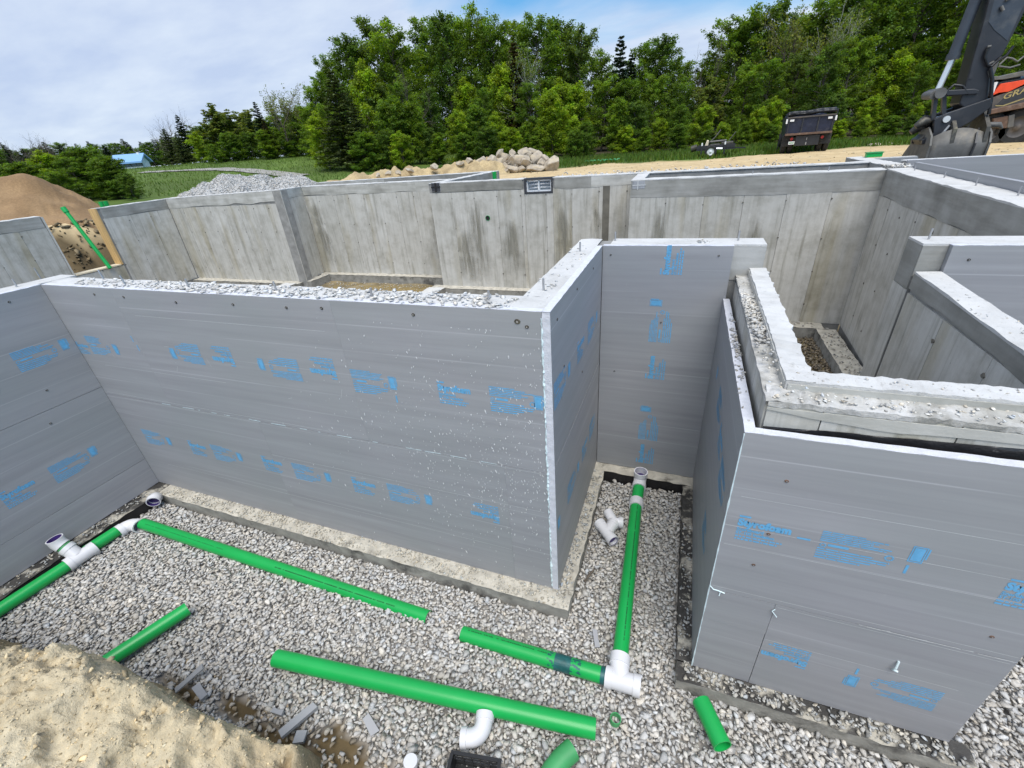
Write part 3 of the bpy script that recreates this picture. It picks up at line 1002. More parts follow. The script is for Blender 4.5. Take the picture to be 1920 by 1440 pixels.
# (local X runs towards the viewer, local Y to the right)
print_on(rsb, 'block', .86, 1.42); print_on(rsb, 'logo', 1.25, 1.36); print_on(rsb, 'block', 1.55, 1.30); print_on(rsb, 'rect', .5, 1.5); print_on(rsb, 'block', 1.3, .6)
b = MB(); b.box(-.05, 1.935, .085, .28, -.25, 2.07); b.build('wall_core', M['core'], rs)
for a, c in ((-.05, .5), (.5, 1.1), (1.1, 1.55), (1.55, 1.933)): MB().box(a + .003, c - .003, .077, .09, 1.5, 2.13).build('form_panel', M['panel'], rs)
zl = lambda x: 2.19 - .05 * (x / 1.93)
b = MB(); n = 50; xs = np.linspace(-.05, 1.948, n); vs = []; fs = []
for x in xs: vs += [(x, .073 + random.uniform(-.004, .003), zl(x) + random.uniform(-.006, .005)), (x, .12, zl(x) + random.uniform(-.008, .01)), (x, .18, zl(x) + random.uniform(-.006, .01)), (x, .075, zl(x) - .03 + random.uniform(-.006, .006)), (x, .18, 2.04)]
for j in range(n - 1):
    q = 5 * j; w = q + 5; fs += [(q, w, w + 1, q + 1), (q + 1, w + 1, w + 2, q + 2), (q + 3, w + 3, w, q)]
b.add(vs, fs); b.build('ledge', M['ledge_top'], rs)
b = MB(); n = 50; xs = np.linspace(-.05, 1.828, n); vs = []; fs = []
for i, x in enumerate(xs):
    zc = 2.25 - .055 * (x / 1.8)
    vs += [(x, .165 + random.uniform(-.004, .004), zc + random.uniform(-.004, .004)), (x, .285 + random.uniform(-.003, .003) + (.012 if i % 7 == 3 else 0), zc + random.uniform(-.004, .005)), (x, .168, zc - .12), (x, .285, 1.2)]
for j in range(n - 1):
    q = 4 * j; w = q + 4; fs += [(q, w, w + 1, q + 1), (q + 2, w + 2, w, q), (q + 1, w + 1, w + 3, q + 3)]
b.add(vs, fs); b.add([(1.70, .165, 2.1955), (1.83, .165, 2.1955), (1.83, .19, 2.1955), (1.70, .19, 2.1955)][:0], [])
b.build('curb', M['top'], rs)
wavy_band(1.83, 2.20, 2.13, 2.235, 2.182, -.05, 1.81, .160, .166, 9).build('curb_face', M['band_light'], rs)

# right side of the bay: low concrete wall (its inner face looks to -x)
root = cast_wall('low concrete wall with a sloping bright top beside the bay at far right', (1.655, 4.06), (1.655, 2.30), .145, -.02, 2.25, 2.20, .13, .59, 61, cap=(-.012, .0), marks=True)
rwf, L = foam_wall('foam-clad outer end of the bay wall rising from the gravel at right', (1.80, 2.022), (1.80, 4.0))
board(rwf, 0, L, .003, 1.997, -.002, .048)

# right-hand recess back wall
n2, L = foam_wall('foam-clad wall behind the low concrete wall at the right edge', (1.80, 4.03), (6.2, 4.03))
n2b = board(n2, 0.002, 2.44, .003, 2.437); n2c = board(n2, 2.443, L, .003, 2.437)
b = MB(); b.box(-.145, L, .055, .315, -.25, 2.42); b.build('wall_core', M['core'], n2)
b = MB(); b.box(-.15, L, .0505, .318, 2.425, 2.441); b.build('wall_top', M['top'], n2)
b = MB(); b.box(-.149, .0, .046, .0545, 2.2, 2.424); b.box(-.152, -.146, .056, .316, 2.1, 2.424); b.build('wall_band', M['band'], n2); MB().box(-.150, -.1455, .056, .316, -.2, 2.095).build('form_panel', M['panel'], n2)
board_edge(n2, 0, L, 0.0005, 0.05, 2.4375, 2.4405)
print_on(n2b, 'logo', .62, 1.80 - .05, PI / 2, 1.0); print_on(n2b, 'block', .60, 1.42, PI / 2)
screw(n2, .12, 2.34)
p = atz(1747, 452, 2.44); bolt(n2, p[0] - 1.8, .2, 2.44, .08)

# ---------------------------------------------------------------- cast concrete walls of the house
BD, BL = M['band'], M['band_light']
# far right segment (wide bay)
w1 = cast_wall('concrete wall in the centre right with grey tape round its top left corner', (-1.0, 9.0), (2.84, 8.97), .26, 0, 2.55, 2.54, .30, .6, 11, cap=(.0, .0))
# its return
cast_wall('short concrete return joining the taped corner to the back wall', (-1.0, 10.36), (-1.0, 9.265), .22, 0, 2.56, 2.55, .3, .6, 12, marks=False, nopanel=True)
# middle back wall with the window
ml = 4.19 + 1.0
w2 = cast_wall('long back concrete wall with a small basement window and a round pipe hole', (-6.05, 10.4), (3.0, 10.4), .25, 0, 2.575, 2.55, .22, .6, 13, skip=(2.50, 3.18, 2.25),
               bands=[(.32, 2.46, BD), (3.22, 4.05, BD), (4.05, 5.0, BL)], cap=(0, 0))
# far left segments
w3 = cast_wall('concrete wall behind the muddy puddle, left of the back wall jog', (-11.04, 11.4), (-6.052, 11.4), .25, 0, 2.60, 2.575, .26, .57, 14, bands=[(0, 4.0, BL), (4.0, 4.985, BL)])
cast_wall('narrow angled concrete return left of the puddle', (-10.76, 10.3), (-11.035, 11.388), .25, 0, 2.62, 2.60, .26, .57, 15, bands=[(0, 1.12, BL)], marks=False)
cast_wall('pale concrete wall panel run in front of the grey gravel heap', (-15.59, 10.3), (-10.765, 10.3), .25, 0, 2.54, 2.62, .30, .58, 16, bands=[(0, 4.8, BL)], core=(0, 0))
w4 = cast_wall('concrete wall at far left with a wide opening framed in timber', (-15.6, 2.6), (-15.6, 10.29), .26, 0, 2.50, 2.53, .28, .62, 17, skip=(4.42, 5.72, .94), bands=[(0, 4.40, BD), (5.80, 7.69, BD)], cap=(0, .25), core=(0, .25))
jb = MB(); jb.box(5.66, 5.715, -.012, .275, .96, 2.515); jb.build('timber_jamb', M['wood'], w4)
jb = MB(); jb.box(4.42, 5.655, -.012, .275, .945, .98); jb.build('timber_sill', M['wood_pale'], w4)
jb = MB(); jb.box(4.43, 4.47, .0, .27, .985, 2.49); jb.build('opening_end', M['mortar'], w4)
# right wall (inner face looks to -x)
w5 = cast_wall('concrete wall at right with a bright top edge running towards the viewer', (2.835, 8.955), (2.63, 4.36), .29, 0, 2.545, 2.52, .36, .6, 18, cap=(.0, 0))
bd = board(w5, .02, 4.6, 1.2, 2.62, .30, .05)
for x in (.45, 1.5, 2.35, 3.2): bolt(w5, x, .2, 2.53, .08)
bolt(w1, 3.1, .15, 2.54, .06); bolt(w1, 2.0, .15, 2.54, .05)
# rear short wall and rear foam wall beyond the corner
cast_wall('short concrete wall stub behind the right-hand corner', (3.0, 11.9), (3.0, 9.62), .26, 0, 2.55, 2.55, .3, .6, 19, marks=False, nopanel=True)
rf, L = foam_wall('grey foam-clad wall beyond the right-hand corner in front of the excavator bucket', (3.27, 9.57), (11.0, 9.50))
for i in range(3): board(rf, i * 2.44 + .002, min(L, (i + 1) * 2.44 - .002), -.2, 2.60)
b = MB(); b.box(0, L, .055, .3, -.25, 2.57); b.build('wall_core', M['core'], rf)
b = MB(); b.box(0, L, .052, .302, 2.58, 2.595); b.build('wall_top', M['top'], rf)
board_edge(rf, 0, L, 0.0005, 0.05, 2.6005, 2.604)
rf2, L = foam_wall('small foam-clad face behind the right-hand corner with a green box on its wall', (3.27, 11.3), (4.0, 11.3))
board(rf2, 0, L, 0, 2.53); b = MB(); b.box(0, L, .052, .2, -.2, 2.50); b.build('wall_core', M['core'], rf2); b = MB(); b.box(0, L, .052, .2, 2.51, 2.54); b.build('wall_top', M['top'], rf2)
# outer rear walls
cast_wall('farthest concrete wall behind the middle wall, below the soil heap', (-13.2, 14.4), (-6.05, 14.3), .25, 0, 2.52, 2.56, .4, .6, 20, bands=[(0, 3.1, BL), (3.1, 7.14, BD)], marks=False)
cast_wall('concrete cross wall running back to the farthest wall', (-5.8, 10.68), (-5.8, 14.56), .24, 0, 2.57, 2.56, .5, .6, 21, marks=False, nopanel=True)
b = None

# window in the back wall
win = thing('basement_window', 'white sliding basement window set in the top of the back concrete wall', 'window', (-3.55, 10.4, 2.252))
b = MB(); W, H = .68, .318
b.box(0, .05, -.012, .2, 0, H); b.box(W - .035, W, -.012, .2, 0, H); b.box(.05, W - .035, -.012, .2, H - .035, H); b.box(.05, W - .035, -.012, .2, 0, .03); b.build('window_buck', M['window_frame'], win)
b = MB(); b.box(.052, .08, .03, .1, .032, H - .037); b.box(W - .063, W - .037, .03, .1, .032, H - .037); b.box(.08, W - .063, .03, .1, .032, .058); b.box(.08, W - .063, .03, .1, H - .058, H - .037); b.build('window_frame', M['vinyl'], win)
b = MB(); b.box(.325, .36, .025, .09, .058, H - .058); b.build('mullion', M['vinyl'], win)
for a, c, y in ((.08, .325, .06), (.36, W - .063, .07)):
    MB().box(a, c, y, y + .006, .058, H - .058).build('pane', M['glass'], win)
well = thing('window_well', 'corrugated steel window well seen through the basement window', 'window well', (-3.55, 10.66, 0))
vs = []; fs = []; nz, na = 30, 20
for i in range(nz):
    z = 1.95 + .52 * i / (nz - 1)
    r = .42 + .022 * math.sin(i / (nz - 1) * 2 * PI * 7)
    for j in range(na):
        a = PI * j / (na - 1); vs.append((.34 + r * 1.05 * math.cos(a), r * math.sin(a), z))
for i in range(nz - 1):
    for j in range(na - 1): fs.append((i * na + j, i * na + j + 1, (i + 1) * na + j + 1, (i + 1) * na + j))
MB().add(vs, fs, True).build('well_wall', M['steel'], well)
# beam pocket
bp = thing('beam_pocket', 'small black square pocket with a cross at the top of the back wall', 'vent', (-5.97, 10.4, 2.375))
b = MB(); b.box(0, .25, -.012, .02, 0, .205); b.build('backing', M['grey_tape'], bp)
for q_ in ((.01, .10, .01, .085), (.15, .24, .01, .085), (.01, .10, .13, .195), (.15, .24, .13, .195)): MB().box(q_[0], q_[1], -.02, -.0125, q_[2], q_[3]).build('corner_pad', M['window_frame'], bp)
b = MB(); b.box(.105, .145, -.03, -.013, 0.0, .205); b.box(0.0, .104, -.028, -.013, .09, .125); b.box(.146, .25, -.028, -.013, .09, .125); b.build('cross', M['black_plastic'], bp)
# pipe sleeve through the back wall
sl = thing('pipe_sleeve', 'dark round pipe hole in the stained back concrete wall', 'pipe', (-4.53, 10.4, 1.735))
b = MB(); b.tube([(0, -.012, 0), (0, .24, 0)], .062, 18, inner=.053); b.build('sleeve', M['green_dark'], sl)
b = MB(); b.add([(.053 * math.cos(2 * PI * i / 18), -.007, .053 * math.sin(2 * PI * i / 18)) for i in range(18)], [tuple(range(18))]); b.build('bore_shade', M['black_plastic'], sl)  # black disc across the sleeve stands in for the shade inside it
# damp patches / mortar strip on the back wall (parts of that wall)
b = MB(); b.box(4.31, 4.46, -.006, .001, .3, 2.345); b.build('damp_strip', M['damp'], w2)
def stain(root, x, ztop, zbot, w, seed):
    n = 24; zs = np.linspace(ztop, zbot, n); vs = []; fs = []; cs = []
    for i, z in enumerate(zs):
        t = i / (n - 1); ww = w * (.25 + 1.0 * t ** .6) * (1 + .35 * vnoise(z * 7, seed, 0, 3)); c = x + .05 * vnoise(z * 3, seed + 5., 0, 4)
        e_ = min(1, t * 5) * min(1, (1 - t) * 2.2); vs += [(c - ww, -.0052, z), (c, -.0053, z), (c + ww, -.0052, z)]; cs += [(0, 0, 0), (e_,) * 3, (0, 0, 0)]
    for i in range(n - 1): q = 3 * i; fs += [(q, q + 3, q + 4, q + 1), (q + 1, q + 4, q + 5, q + 2)]
    link('damp_stain', np_mesh('damp_stain', vs, fs, M['damp_soft'], np.array(cs)), root)
m, t, bb = newmat('damp_stain'); v = coords(t, (7, 7, .8)); c = ramp(t, noise(t, v, 1.5, 6, .7), [(.35, (.20, .19, .15)), (.6, (.34, .325, .27))]); LK(t, c, bb.inputs['Base Color']); bb.inputs['Roughness'].default_value = .8
a_ = ramp(t, noise(t, coords(t, (11, 11, .9)), 1.2, 6, .7), [(.34, (0, 0, 0)), (.58, (.95, .95, .95))]); at_ = N(t, 'ShaderNodeAttribute', attribute_name='col'); a_ = mul(t, a_, at_.outputs['Color']); LK(t, a_, bb.inputs['Alpha']); M['damp_soft'] = m
stain(w2, 1.25, 2.2, .1, .34, 2); stain(w2, 4.15, 1.95, 1.0, .14, 4); stain(w2, .85, 1.5, .1, .3, 7); stain(w3, .35, 2.3, .1, .25, 9); stain(w3, 4.6, 2.3, .2, .35, 12)
stain(w1, .55, 2.1, .3, .25, 14); stain(w1, 2.2, 1.9, .2, .3, 15); stain(w2, 2.1, 1.7, .3, .3, 21); stain(w2, 3.4, 2.0, .5, .2, 24)
# tape on the corner
b = MB(); b.box(.03, .25, -.008, -.0045, 2.40, 2.529); b.build('tape', M['grey_tape'], w1)
b = MB(); b.box(.12, .135, -.012, -.0085, 2.38, 2.53); b.box(.03, .27, -.012, -.0085, 2.45, 2.465); b.build('tape_strip', M['scratch'], w1)

# ---------------------------------------------------------------- footings
M['tar_top'] = m_simple('tarred_footing_top', (.05, .047, .043), .8, .5, 7, bmp=.9, bscale=40, dirt=(.44, .41, .345), dirtpos=(.50, .60))
def footing(label, x0, x1, y0, y1, zt=0.0, zb=-.35, side='tar', seed=0, top=None):
    r = thing('concrete_footing', label, 'footing', ((x0 + x1) / 2, (y0 + y1) / 2, 0))
    cx, cy = (x0 + x1) / 2, (y0 + y1) / 2
    b = MB(); b.box(x0 - cx + .004, x1 - cx - .004, y0 - cy + .004, y1 - cy - .004, zb, zt - .012); b.build('footing_body', M[side], r)
    nx = max(2, int((x1 - x0) / .035)); ny = max(2, int((y1 - y0) / .035))
    X, Y = np.meshgrid(np.linspace(x0 - cx, x1 - cx, nx + 1), np.linspace(y0 - cy, y1 - cy, ny + 1))
    Z = zt + .007 * fbm(X * 9 + seed, Y * 9, 0, 3, seed) - .002
    V = np.stack([X.ravel(), Y.ravel(), Z.ravel()], 1)
    # ragged rim
    e = (np.abs(np.abs(V[:, 0]) - (x1 - x0) / 2) < 1e-6); V[e, 0] += .008 * vnoise(V[e, 1] * 14, V[e, 0], 0, 5)
    e = (np.abs(np.abs(V[:, 1]) - (y1 - y0) / 2) < 1e-6); V[e, 1] += .008 * vnoise(V[e, 0] * 14, V[e, 1], 0, 6)
    F = []
    for j in range(ny):
        for i in range(nx):
            a = j * (nx + 1) + i; F.append((a, a + 1, a + nx + 2, a + nx + 1))
    link('footing_top', np_mesh('footing_top', V, np.array(F), M[top] if top else (M['footing_top'] if zt < .02 else M['top']), None, True), r)
    return r


footing('dirty concrete footing along the foot of the long foam wall', -5.46, -.54, 2.115, 2.30, 0, -.35, 'footing', 1)
footing('black-tarred concrete footing along the left foam wall', -5.68, -5.47, -2.6, 2.30, -.004, -.35, 'tar', 2, 'tar_top')
footing('concrete footing on the left side of the recess', -.69, -.545, 2.302, 3.86, 0, -.35, 'footing', 3)
footing('concrete footing across the back of the recess', -.69, .40, 3.865, 4.02, -.002, -.35, 'tar', 4)
footing('concrete footing along the right side of the recess', .28, .40, 1.99, 3.862, 0, -.35, 'tar', 5, 'tar_top')
footing('concrete footing in front of the low foam-clad bay', .28, 1.90, 1.85, 1.987, -.003, -.35, 'footing', 6, 'tar_top')
footing('pale footing edge under the wall behind the puddle', -11.0, -6.35, 11.14, 11.42, .0, -.3, 'footing', 7)
footing('footing edge under the window wall', -6.3, -1.05, 10.14, 10.42, .01, -.3, 'footing', 8)
footing('footing edge under the wall left of the puddle', -15.5, -10.9, 10.02, 10.32, .0, -.3, 'footing', 9)
footing('short footing edge at the angled wall', -10.88, -10.62, 10.3, 11.13, .012, -.3, 'footing', 10)
footing('bright cross footing right of the puddle', -6.34, -5.86, 2.6, 10.13, .03, -.3, 'footing', 11)
footing('bright cross footing left of the puddle', -11.35, -10.9, 2.6, 10.01, .03, -.3, 'footing', 12)
footing('footing edge at the back of the small inner pit', -.9, 2.55, 8.70, 8.99, .0, -.3, 'footing', 13)
footing('gravelly footing edge along the right-hand inner wall', 2.42, 2.72, 4.4, 8.69, .0, -.3, 'footing', 14)

# ================================================================== PIT FLOOR AND CRUSHED STONE
def rect_sdf(x, y, r):
    dx = np.maximum(r[0] - x, x - r[1]); dy = np.maximum(r[2] - y, y - r[3])
    return np.where((dx > 0) & (dy > 0), np.hypot(dx, dy), np.maximum(dx, dy))


def bank_h(x, y):
    """height of the clay bank the photographer stands on"""
    xk = [-9, -5.4, -4.5, -3.98, -3.4, -2.9, -2.45, -2.1, -1.85, -1.6, -1.2, -.6, .5, 6]
    yf = [.6, .58, .55, .62, .72, .70, .68, .70, .72, .60, .42, .25, .1, -.2]
    hc = [.7, .62, .58, .66, .76, .78, .62, .42, .20, .45, .8, 1.1, 1.3, 1.3]
    off = [.42, .42, .38, .36, .32, .28, .24, .16, .14, .4, .6, .7, .8, .9]
    f = np.interp(x, xk, yf) + .05 * fbm(x * 2.3, x * 0 + 3., 0, 3, 8)
    h = np.interp(x, xk, hc); o = np.interp(x, xk, off)
    s = f - y
    z = -.22 + (h + .22) * sstep(0, 1, s / o) ** .9
    z = z + np.clip(s - o, 0, 9) * .30 * np.exp(-np.clip(s - o, 0, 9) * .25)
    return np.minimum(z, 1.75)


def mud_mask(x, y):
    m = np.zeros_like(x)
    for (cx, cy, rx, ry) in ((-2.62, .78, .30, .09), (-1.78, .80, .38, .12), (-2.25, .72, .35, .10), (-1.4, .72, .3, .15), (-3.2, .72, .25, .07)):
        m = np.maximum(m, 1.25 - np.hypot((x - cx) / rx, (y - cy) / ry))
    return np.where(m > 0, m + .35 * fbm(x * 6, y * 6, 0, 3, 31), 0)


xs = np.arange(-6.2, 9.01, .06); ys = np.arange(-3.4, 4.3, .06)
X, Y = np.meshgrid(xs, ys)
Z = -.165 + .008 * fbm(X * 2.5, Y * 2.5, 0, 3, 3)
mm = mud_mask(X, Y)
Z = Z - .01 * sstep(.2, .6, mm)
c = np.zeros(X.shape + (3,)); c[:] = (.42, .40, .375)
c = c + (np.array((.125, .09, .045)) - c) * sstep(.15, .5, mm)[..., None]
nx, ny = X.shape[1], X.shape[0]
ii = np.arange(nx * ny).reshape(ny, nx)
F = np.stack([ii[:-1, :-1], ii[:-1, 1:], ii[1:, 1:], ii[1:, :-1]], -1).reshape(-1, 4)
o = link('pit_floor', np_mesh('pit_floor', np.stack([X, Y, Z], -1).reshape(-1, 3), F, M['ground'], c.reshape(-1, 3), True))
tag(o, kind='structure', label='brown earth under the crushed stone of the pit')


def stone_protos(n, seed, flat=.5):
    r = np.random.default_rng(seed); out = []
    for _ in range(n):
        bm = bmesh.new()
        k = 11
        p = r.normal(size=(k, 3)); p /= np.linalg.norm(p, axis=1)[:, None]
        p *= r.uniform(.8, 1.1, (k, 1)); p *= np.array([1.0, r.uniform(.6, .85), flat * r.uniform(.75, 1.2)])
        for q in p: bm.verts.new(q)
        bmesh.ops.convex_hull(bm, input=bm.verts)
        for v in [v for v in bm.verts if not v.link_faces]: bm.verts.remove(v)
        bmesh.ops.triangulate(bm, faces=bm.faces)
        bm.verts.index_update()
        V = np.array([v.co for v in bm.verts]); Fa = np.array([[v.index for v in f.verts] for f in bm.faces])
        bm.free(); out.append((V, Fa))
    return out


PROT = stone_protos(16, 5, .40)


def scatter(name, pos, size, cols, tilt=.35, seed=1, prot=None, mat=None, kind='stuff', label=None, cat=None, parent=None):
    prot = prot or PROT
    r = np.random.default_rng(seed)
    n = len(pos); pid = r.integers(0, len(prot), n)
    Vs = []; Fs = []; Cs = []; base = 0
    for k, (V, Fa) in enumerate(prot):
        idx = np.where(pid == k)[0]
        if not len(idx): continue
        a = r.uniform(0, 2 * PI, len(idx)); t = r.normal(0, tilt, len(idx)); u = r.normal(0, tilt, len(idx))
        ca, sa = np.cos(a), np.sin(a); ct, st = np.cos(t), np.sin(t); cu, su = np.cos(u), np.sin(u)
        Rz = np.zeros((len(idx), 3, 3)); Rz[:, 0, 0] = ca; Rz[:, 0, 1] = -sa; Rz[:, 1, 0] = sa; Rz[:, 1, 1] = ca; Rz[:, 2, 2] = 1
        Rx = np.zeros_like(Rz); Rx[:, 0, 0] = 1; Rx[:, 1, 1] = ct; Rx[:, 1, 2] = -st; Rx[:, 2, 1] = st; Rx[:, 2, 2] = ct
        Ry = np.zeros_like(Rz); Ry[:, 1, 1] = 1; Ry[:, 0, 0] = cu; Ry[:, 0, 2] = su; Ry[:, 2, 0] = -su; Ry[:, 2, 2] = cu
        Rm = Rx @ Ry @ Rz
        P = np.einsum('nij,vj->nvi', Rm, V) * size[idx][:, None, None] + pos[idx][:, None, :]
        m, kv = P.shape[0], P.shape[1]
        Fs.append((Fa[None] + (np.arange(m) * kv)[:, None, None] + base).reshape(-1, 3)); base += m * kv
        Vs.append(P.reshape(-1, 3)); Cs.append(np.repeat(cols[idx], kv, 0))
    o = link(name, np_mesh(name, np.concatenate(Vs), np.concatenate(Fs), mat or M['stone'], np.concatenate(Cs)), parent)
    return tag(o, label, cat, kind=kind)


def stone_cols(n, seed, base=(.56, .542, .512), v=.17, tint=.05):
    r = np.random.default_rng(seed)
    k = np.clip(r.normal(1, v, n), .45, 1.6)[:, None]
    w = r.normal(0, tint, n)[:, None]
    return np.array(base)[None] * k * np.concatenate([1 + w, 1 + w * .2, 1 - w], 1)


FREE = [(-5.45, -.55, .3, 2.10), (-.535, .27, .3, 3.85), (.2, 3.4, .3, 1.845), (1.92, 5.5, 1.7, 3.95), (-.6, .35, .3, 2.2)]
def grid_pts(r, sp, jit, x0, x1, y0, y1):
    gx, gy = np.meshgrid(np.arange(x0, x1, sp), np.arange(y0, y1, sp))
    gx = gx + r.uniform(-jit, jit, gx.shape) * sp; gy = gy + r.uniform(-jit, jit, gy.shape) * sp
    return gx.ravel(), gy.ravel()


r = np.random.default_rng(11)
allx = []; ally = []; allz = []; alls = []
for layer, (sp, zz, smin, smax) in enumerate(((.030, -.137, .018, .027), (.033, -.126, .017, .028), (.046, -.116, .018, .033))):
    gx, gy = grid_pts(r, sp, .5, -5.5, 5.0, .45, 3.9)
    ok = np.zeros(gx.shape, bool)
    for q in FREE: ok |= (gx > q[0]) & (gx < q[1]) & (gy > q[2]) & (gy < q[3])
    mk = mud_mask(gx, gy)
    ok &= r.random(gx.shape) > sstep(.05, .5, mk) * (.93 if layer else .85)
    ok &= gy > np.where(gx < -.9, .45, .75)
    ok &= ~((gx > 2.2) & (gy < 1.4))
    gx, gy = gx[ok], gy[ok]
    s = r.uniform(smin, smax, len(gx)) * np.clip(r.lognormal(0, .22, len(gx)), .6, 1.7)
    und = .006 * fbm(gx * 1.7, gy * 1.7, 0, 3, 3)
    rise = .10 * sstep(1.85, 2.6, gx) * 0
    allx.append(gx); ally.append(gy); allz.append(zz + und + r.uniform(-.006, .008, len(gx)) + rise); alls.append(s)
gx = np.concatenate(allx); gy = np.concatenate(ally); gz = np.concatenate(allz); gs = np.concatenate(alls)
cols = stone_cols(len(gx), 12, v=.13, tint=.03)
mk = sstep(0, .4, mud_mask(gx, gy) + .25 * r.random(len(gx)))[:, None]
cols = cols * (1 - mk * .35) + np.array((.22, .17, .11)) * mk * .35
scatter('crushed_stone', np.stack([gx, gy, gz], 1), gs, cols, .22, 13, label='grey crushed stone covering the pit floor')

# stone spilled on the footing tops
def spill(name, n, fx, fy, z, smin, smax, seed, base=(.43, .42, .39), tilt=.3, lab=None, zj=.004):
    r = np.random.default_rng(seed)
    x = fx(r, n); y = fy(r, n)
    s = r.uniform(smin, smax, n)
    p = np.stack([x, y, z + s * .3 + r.uniform(-zj, zj, n)], 1)
    return scatter(name, p, s, stone_cols(n, seed, base), tilt, seed, label=lab)


U_ = lambda a, b: (lambda r, n: r.uniform(a, b, n))
spill('footing_stone', 1500, U_(-5.4, -.56), U_(2.118, 2.268), 0, .004, .016, 21, (.50, .47, .40), lab='loose chips along the footing of the long foam wall')
spill('footing_stone', 260, U_(-.66, -.56), U_(2.2, 3.85), 0, .008, .024, 22, lab='loose stone on the footing left of the recess')
spill('footing_stone', 160, U_(.29, .375), U_(1.95, 3.3), 0, .006, .02, 23, lab='loose stone on the footing right of the recess')
spill('footing_stone', 380, U_(.32, 1.85), U_(1.86, 1.965), 0, .006, .024, 24, lab='loose stone on the footing of the low bay')
spill('footing_stone', 240, U_(-5.64, -5.49), U_(.0, 2.1), 0, .006, .02, 25, lab='loose stone on the tarred left footing')
# broken stone and concrete crumbs along the top of the long wall (a band thinning out to the left)
def topx(r, n): return -.9 - np.abs(r.beta(1.15, 1.6, n)) * 4.5
rr = np.random.default_rng(41); n = 720
x = topx(rr, n); t = np.clip((x + 5.4) / 4.5, 0, 1)
y = 2.275 + rr.beta(1.5, 1.5, n) * .245
s = rr.uniform(.009, .032, n) * (.6 + .6 * rr.random(n))
scatter('wall_top_stone', np.stack([x, y, 2.441 + s * .15 + rr.uniform(0, .010, n) * (.2 + t)], 1), s, stone_cols(n, 41, (.63, .615, .585), .14, .03), .16, 41, stone_protos(8, 77, .34), label='pale broken stone lying along the top of the long foam wall')
spill('wall_top_stone', 46, U_(-.92, -.74), U_(2.5, 4.25), 2.44, .006, .018, 42, (.6, .59, .57), lab='a few pale crumbs on the return wall top')
spill('wall_top_stone', 22, lambda r, n: r.normal(.17, .05, n), lambda r, n: r.normal(4.16, .03, n), 2.44, .006, .016, 43, (.45, .44, .42), lab='small heap of crumbs on top of the recess wall')
# stones on the bay ledge and the top of its foam
rr = np.random.default_rng(44); n = 260
yy = rr.normal(3.05, .25, n); xx = rr.uniform(.46, .545, n)
s = rr.uniform(.012, .024, n)
scatter('ledge_stone', np.stack([xx, yy, 2.165 + rr.uniform(0, .028, n)], 1), s, stone_cols(n, 44, (.56, .54, .50), .12, .03), .35, 44, label='stones piled on the ledge beside the recess')
spill('ledge_stone', 150, U_(.45, .66), U_(2.1, 4.0), 2.185, .005, .014, 45, (.55, .53, .49), lab='crumbs on the stepped rim', zj=.012)
spill('ledge_stone', 150, U_(.48, 1.7), U_(2.06, 2.17), 2.145, .005, .016, 46, (.62, .60, .56), lab='crumbs on the front ledge', zj=.006)
rr = np.random.default_rng(47); n = 90
scatter('ledge_stone', np.stack([rr.uniform(.385, .43, n), rr.normal(2.95, .32, n), 2.0 + rr.uniform(.0, .012, n)], 1), rr.uniform(.007, .018, n), stone_cols(n, 47, (.40, .39, .37), .2), .3, 47, label='stones caught on top of the foam beside the bay')
spill('ledge_stone', 60, U_(1.66, 1.79), U_(2.4, 4.0), 2.225, .004, .012, 48, (.5, .49, .46), lab='crumbs on the low concrete wall at right', zj=.012)
spill('ledge_stone', 60, U_(.56, 1.7), U_(2.18, 2.28), 2.195, .004, .011, 49, (.52, .5, .47), lab='crumbs on the bay curb', zj=.003)
spill('ledge_stone', 60, U_(2.9, 3.25), U_(8.95, 9.5), 2.55, .015, .04, 50, (.6, .58, .54), lab='crumbs at the right-hand wall corner', zj=.003)

# house interior: muddy floor, puddle, dark gravel
def sheet(name, x0, x1, y0, y1, z, sp, col, mat, amp=.02, lab=None, f=1.5, seed=3):
    xs = np.arange(x0, x1 + sp / 2, sp); ys = np.arange(y0, y1 + sp / 2, sp)
    X, Y = np.meshgrid(xs, ys); Z = z + amp * fbm(X * f, Y * f, 0, 4, seed)
    nx, ny = X.shape[1], X.shape[0]; ii = np.arange(nx * ny).reshape(ny, nx)
    F = np.stack([ii[:-1, :-1], ii[:-1, 1:], ii[1:, 1:], ii[1:, :-1]], -1).reshape(-1, 4)
    c = np.zeros((nx * ny, 3)); c[:] = col
    c *= (1 + .3 * fbm(X * f * 2, Y * f * 2, 0, 3, seed + 2)).reshape(-1, 1)
    o = link(name, np_mesh(name, np.stack([X, Y, Z], -1).reshape(-1, 3), F, mat, c, True))
    return tag(o, lab, kind='structure')
sheet('house_floor', -15.7, 3.2, 2.5, 11.5, -.235, .12, (.22, .175, .10), M['ground'], .03, 'muddy earth floor inside the foundation')
MB().add([(-10.9, 6.5, -.232), (-6.35, 6.5, -.232), (-6.35, 11.0, -.232), (-10.5, 11.0, -.232)], [(0, 1, 2, 3)]).build('puddle', M['water'])['kind'] = 'structure'
spill('floor_stone', 260, U_(-10.6, -6.4), lambda r, n: 11.1 - np.abs(r.normal(0, .45, n)), -.225, .012, .035, 61, (.5, .47, .41), lab='pale stones at the edge of the puddle', zj=.01)
rr = np.random.default_rng(62); n = 5200
scatter('dark_gravel', np.stack([rr.uniform(-.2, 2.42, n), rr.uniform(6.2, 8.7, n), -.22 + rr.uniform(0, .05, n)], 1), rr.uniform(.018, .042, n), stone_cols(n, 62, (.20, .165, .12), .4, .06), .5, 62, label='dark muddy gravel on the floor of the small inner pit')
spill('floor_stone', 130, U_(2.44, 2.70), U_(6.0, 8.7), .01, .012, .03, 63, (.34, .32, .29), lab='gravel lying on the footing along the right-hand inner wall', zj=.01)
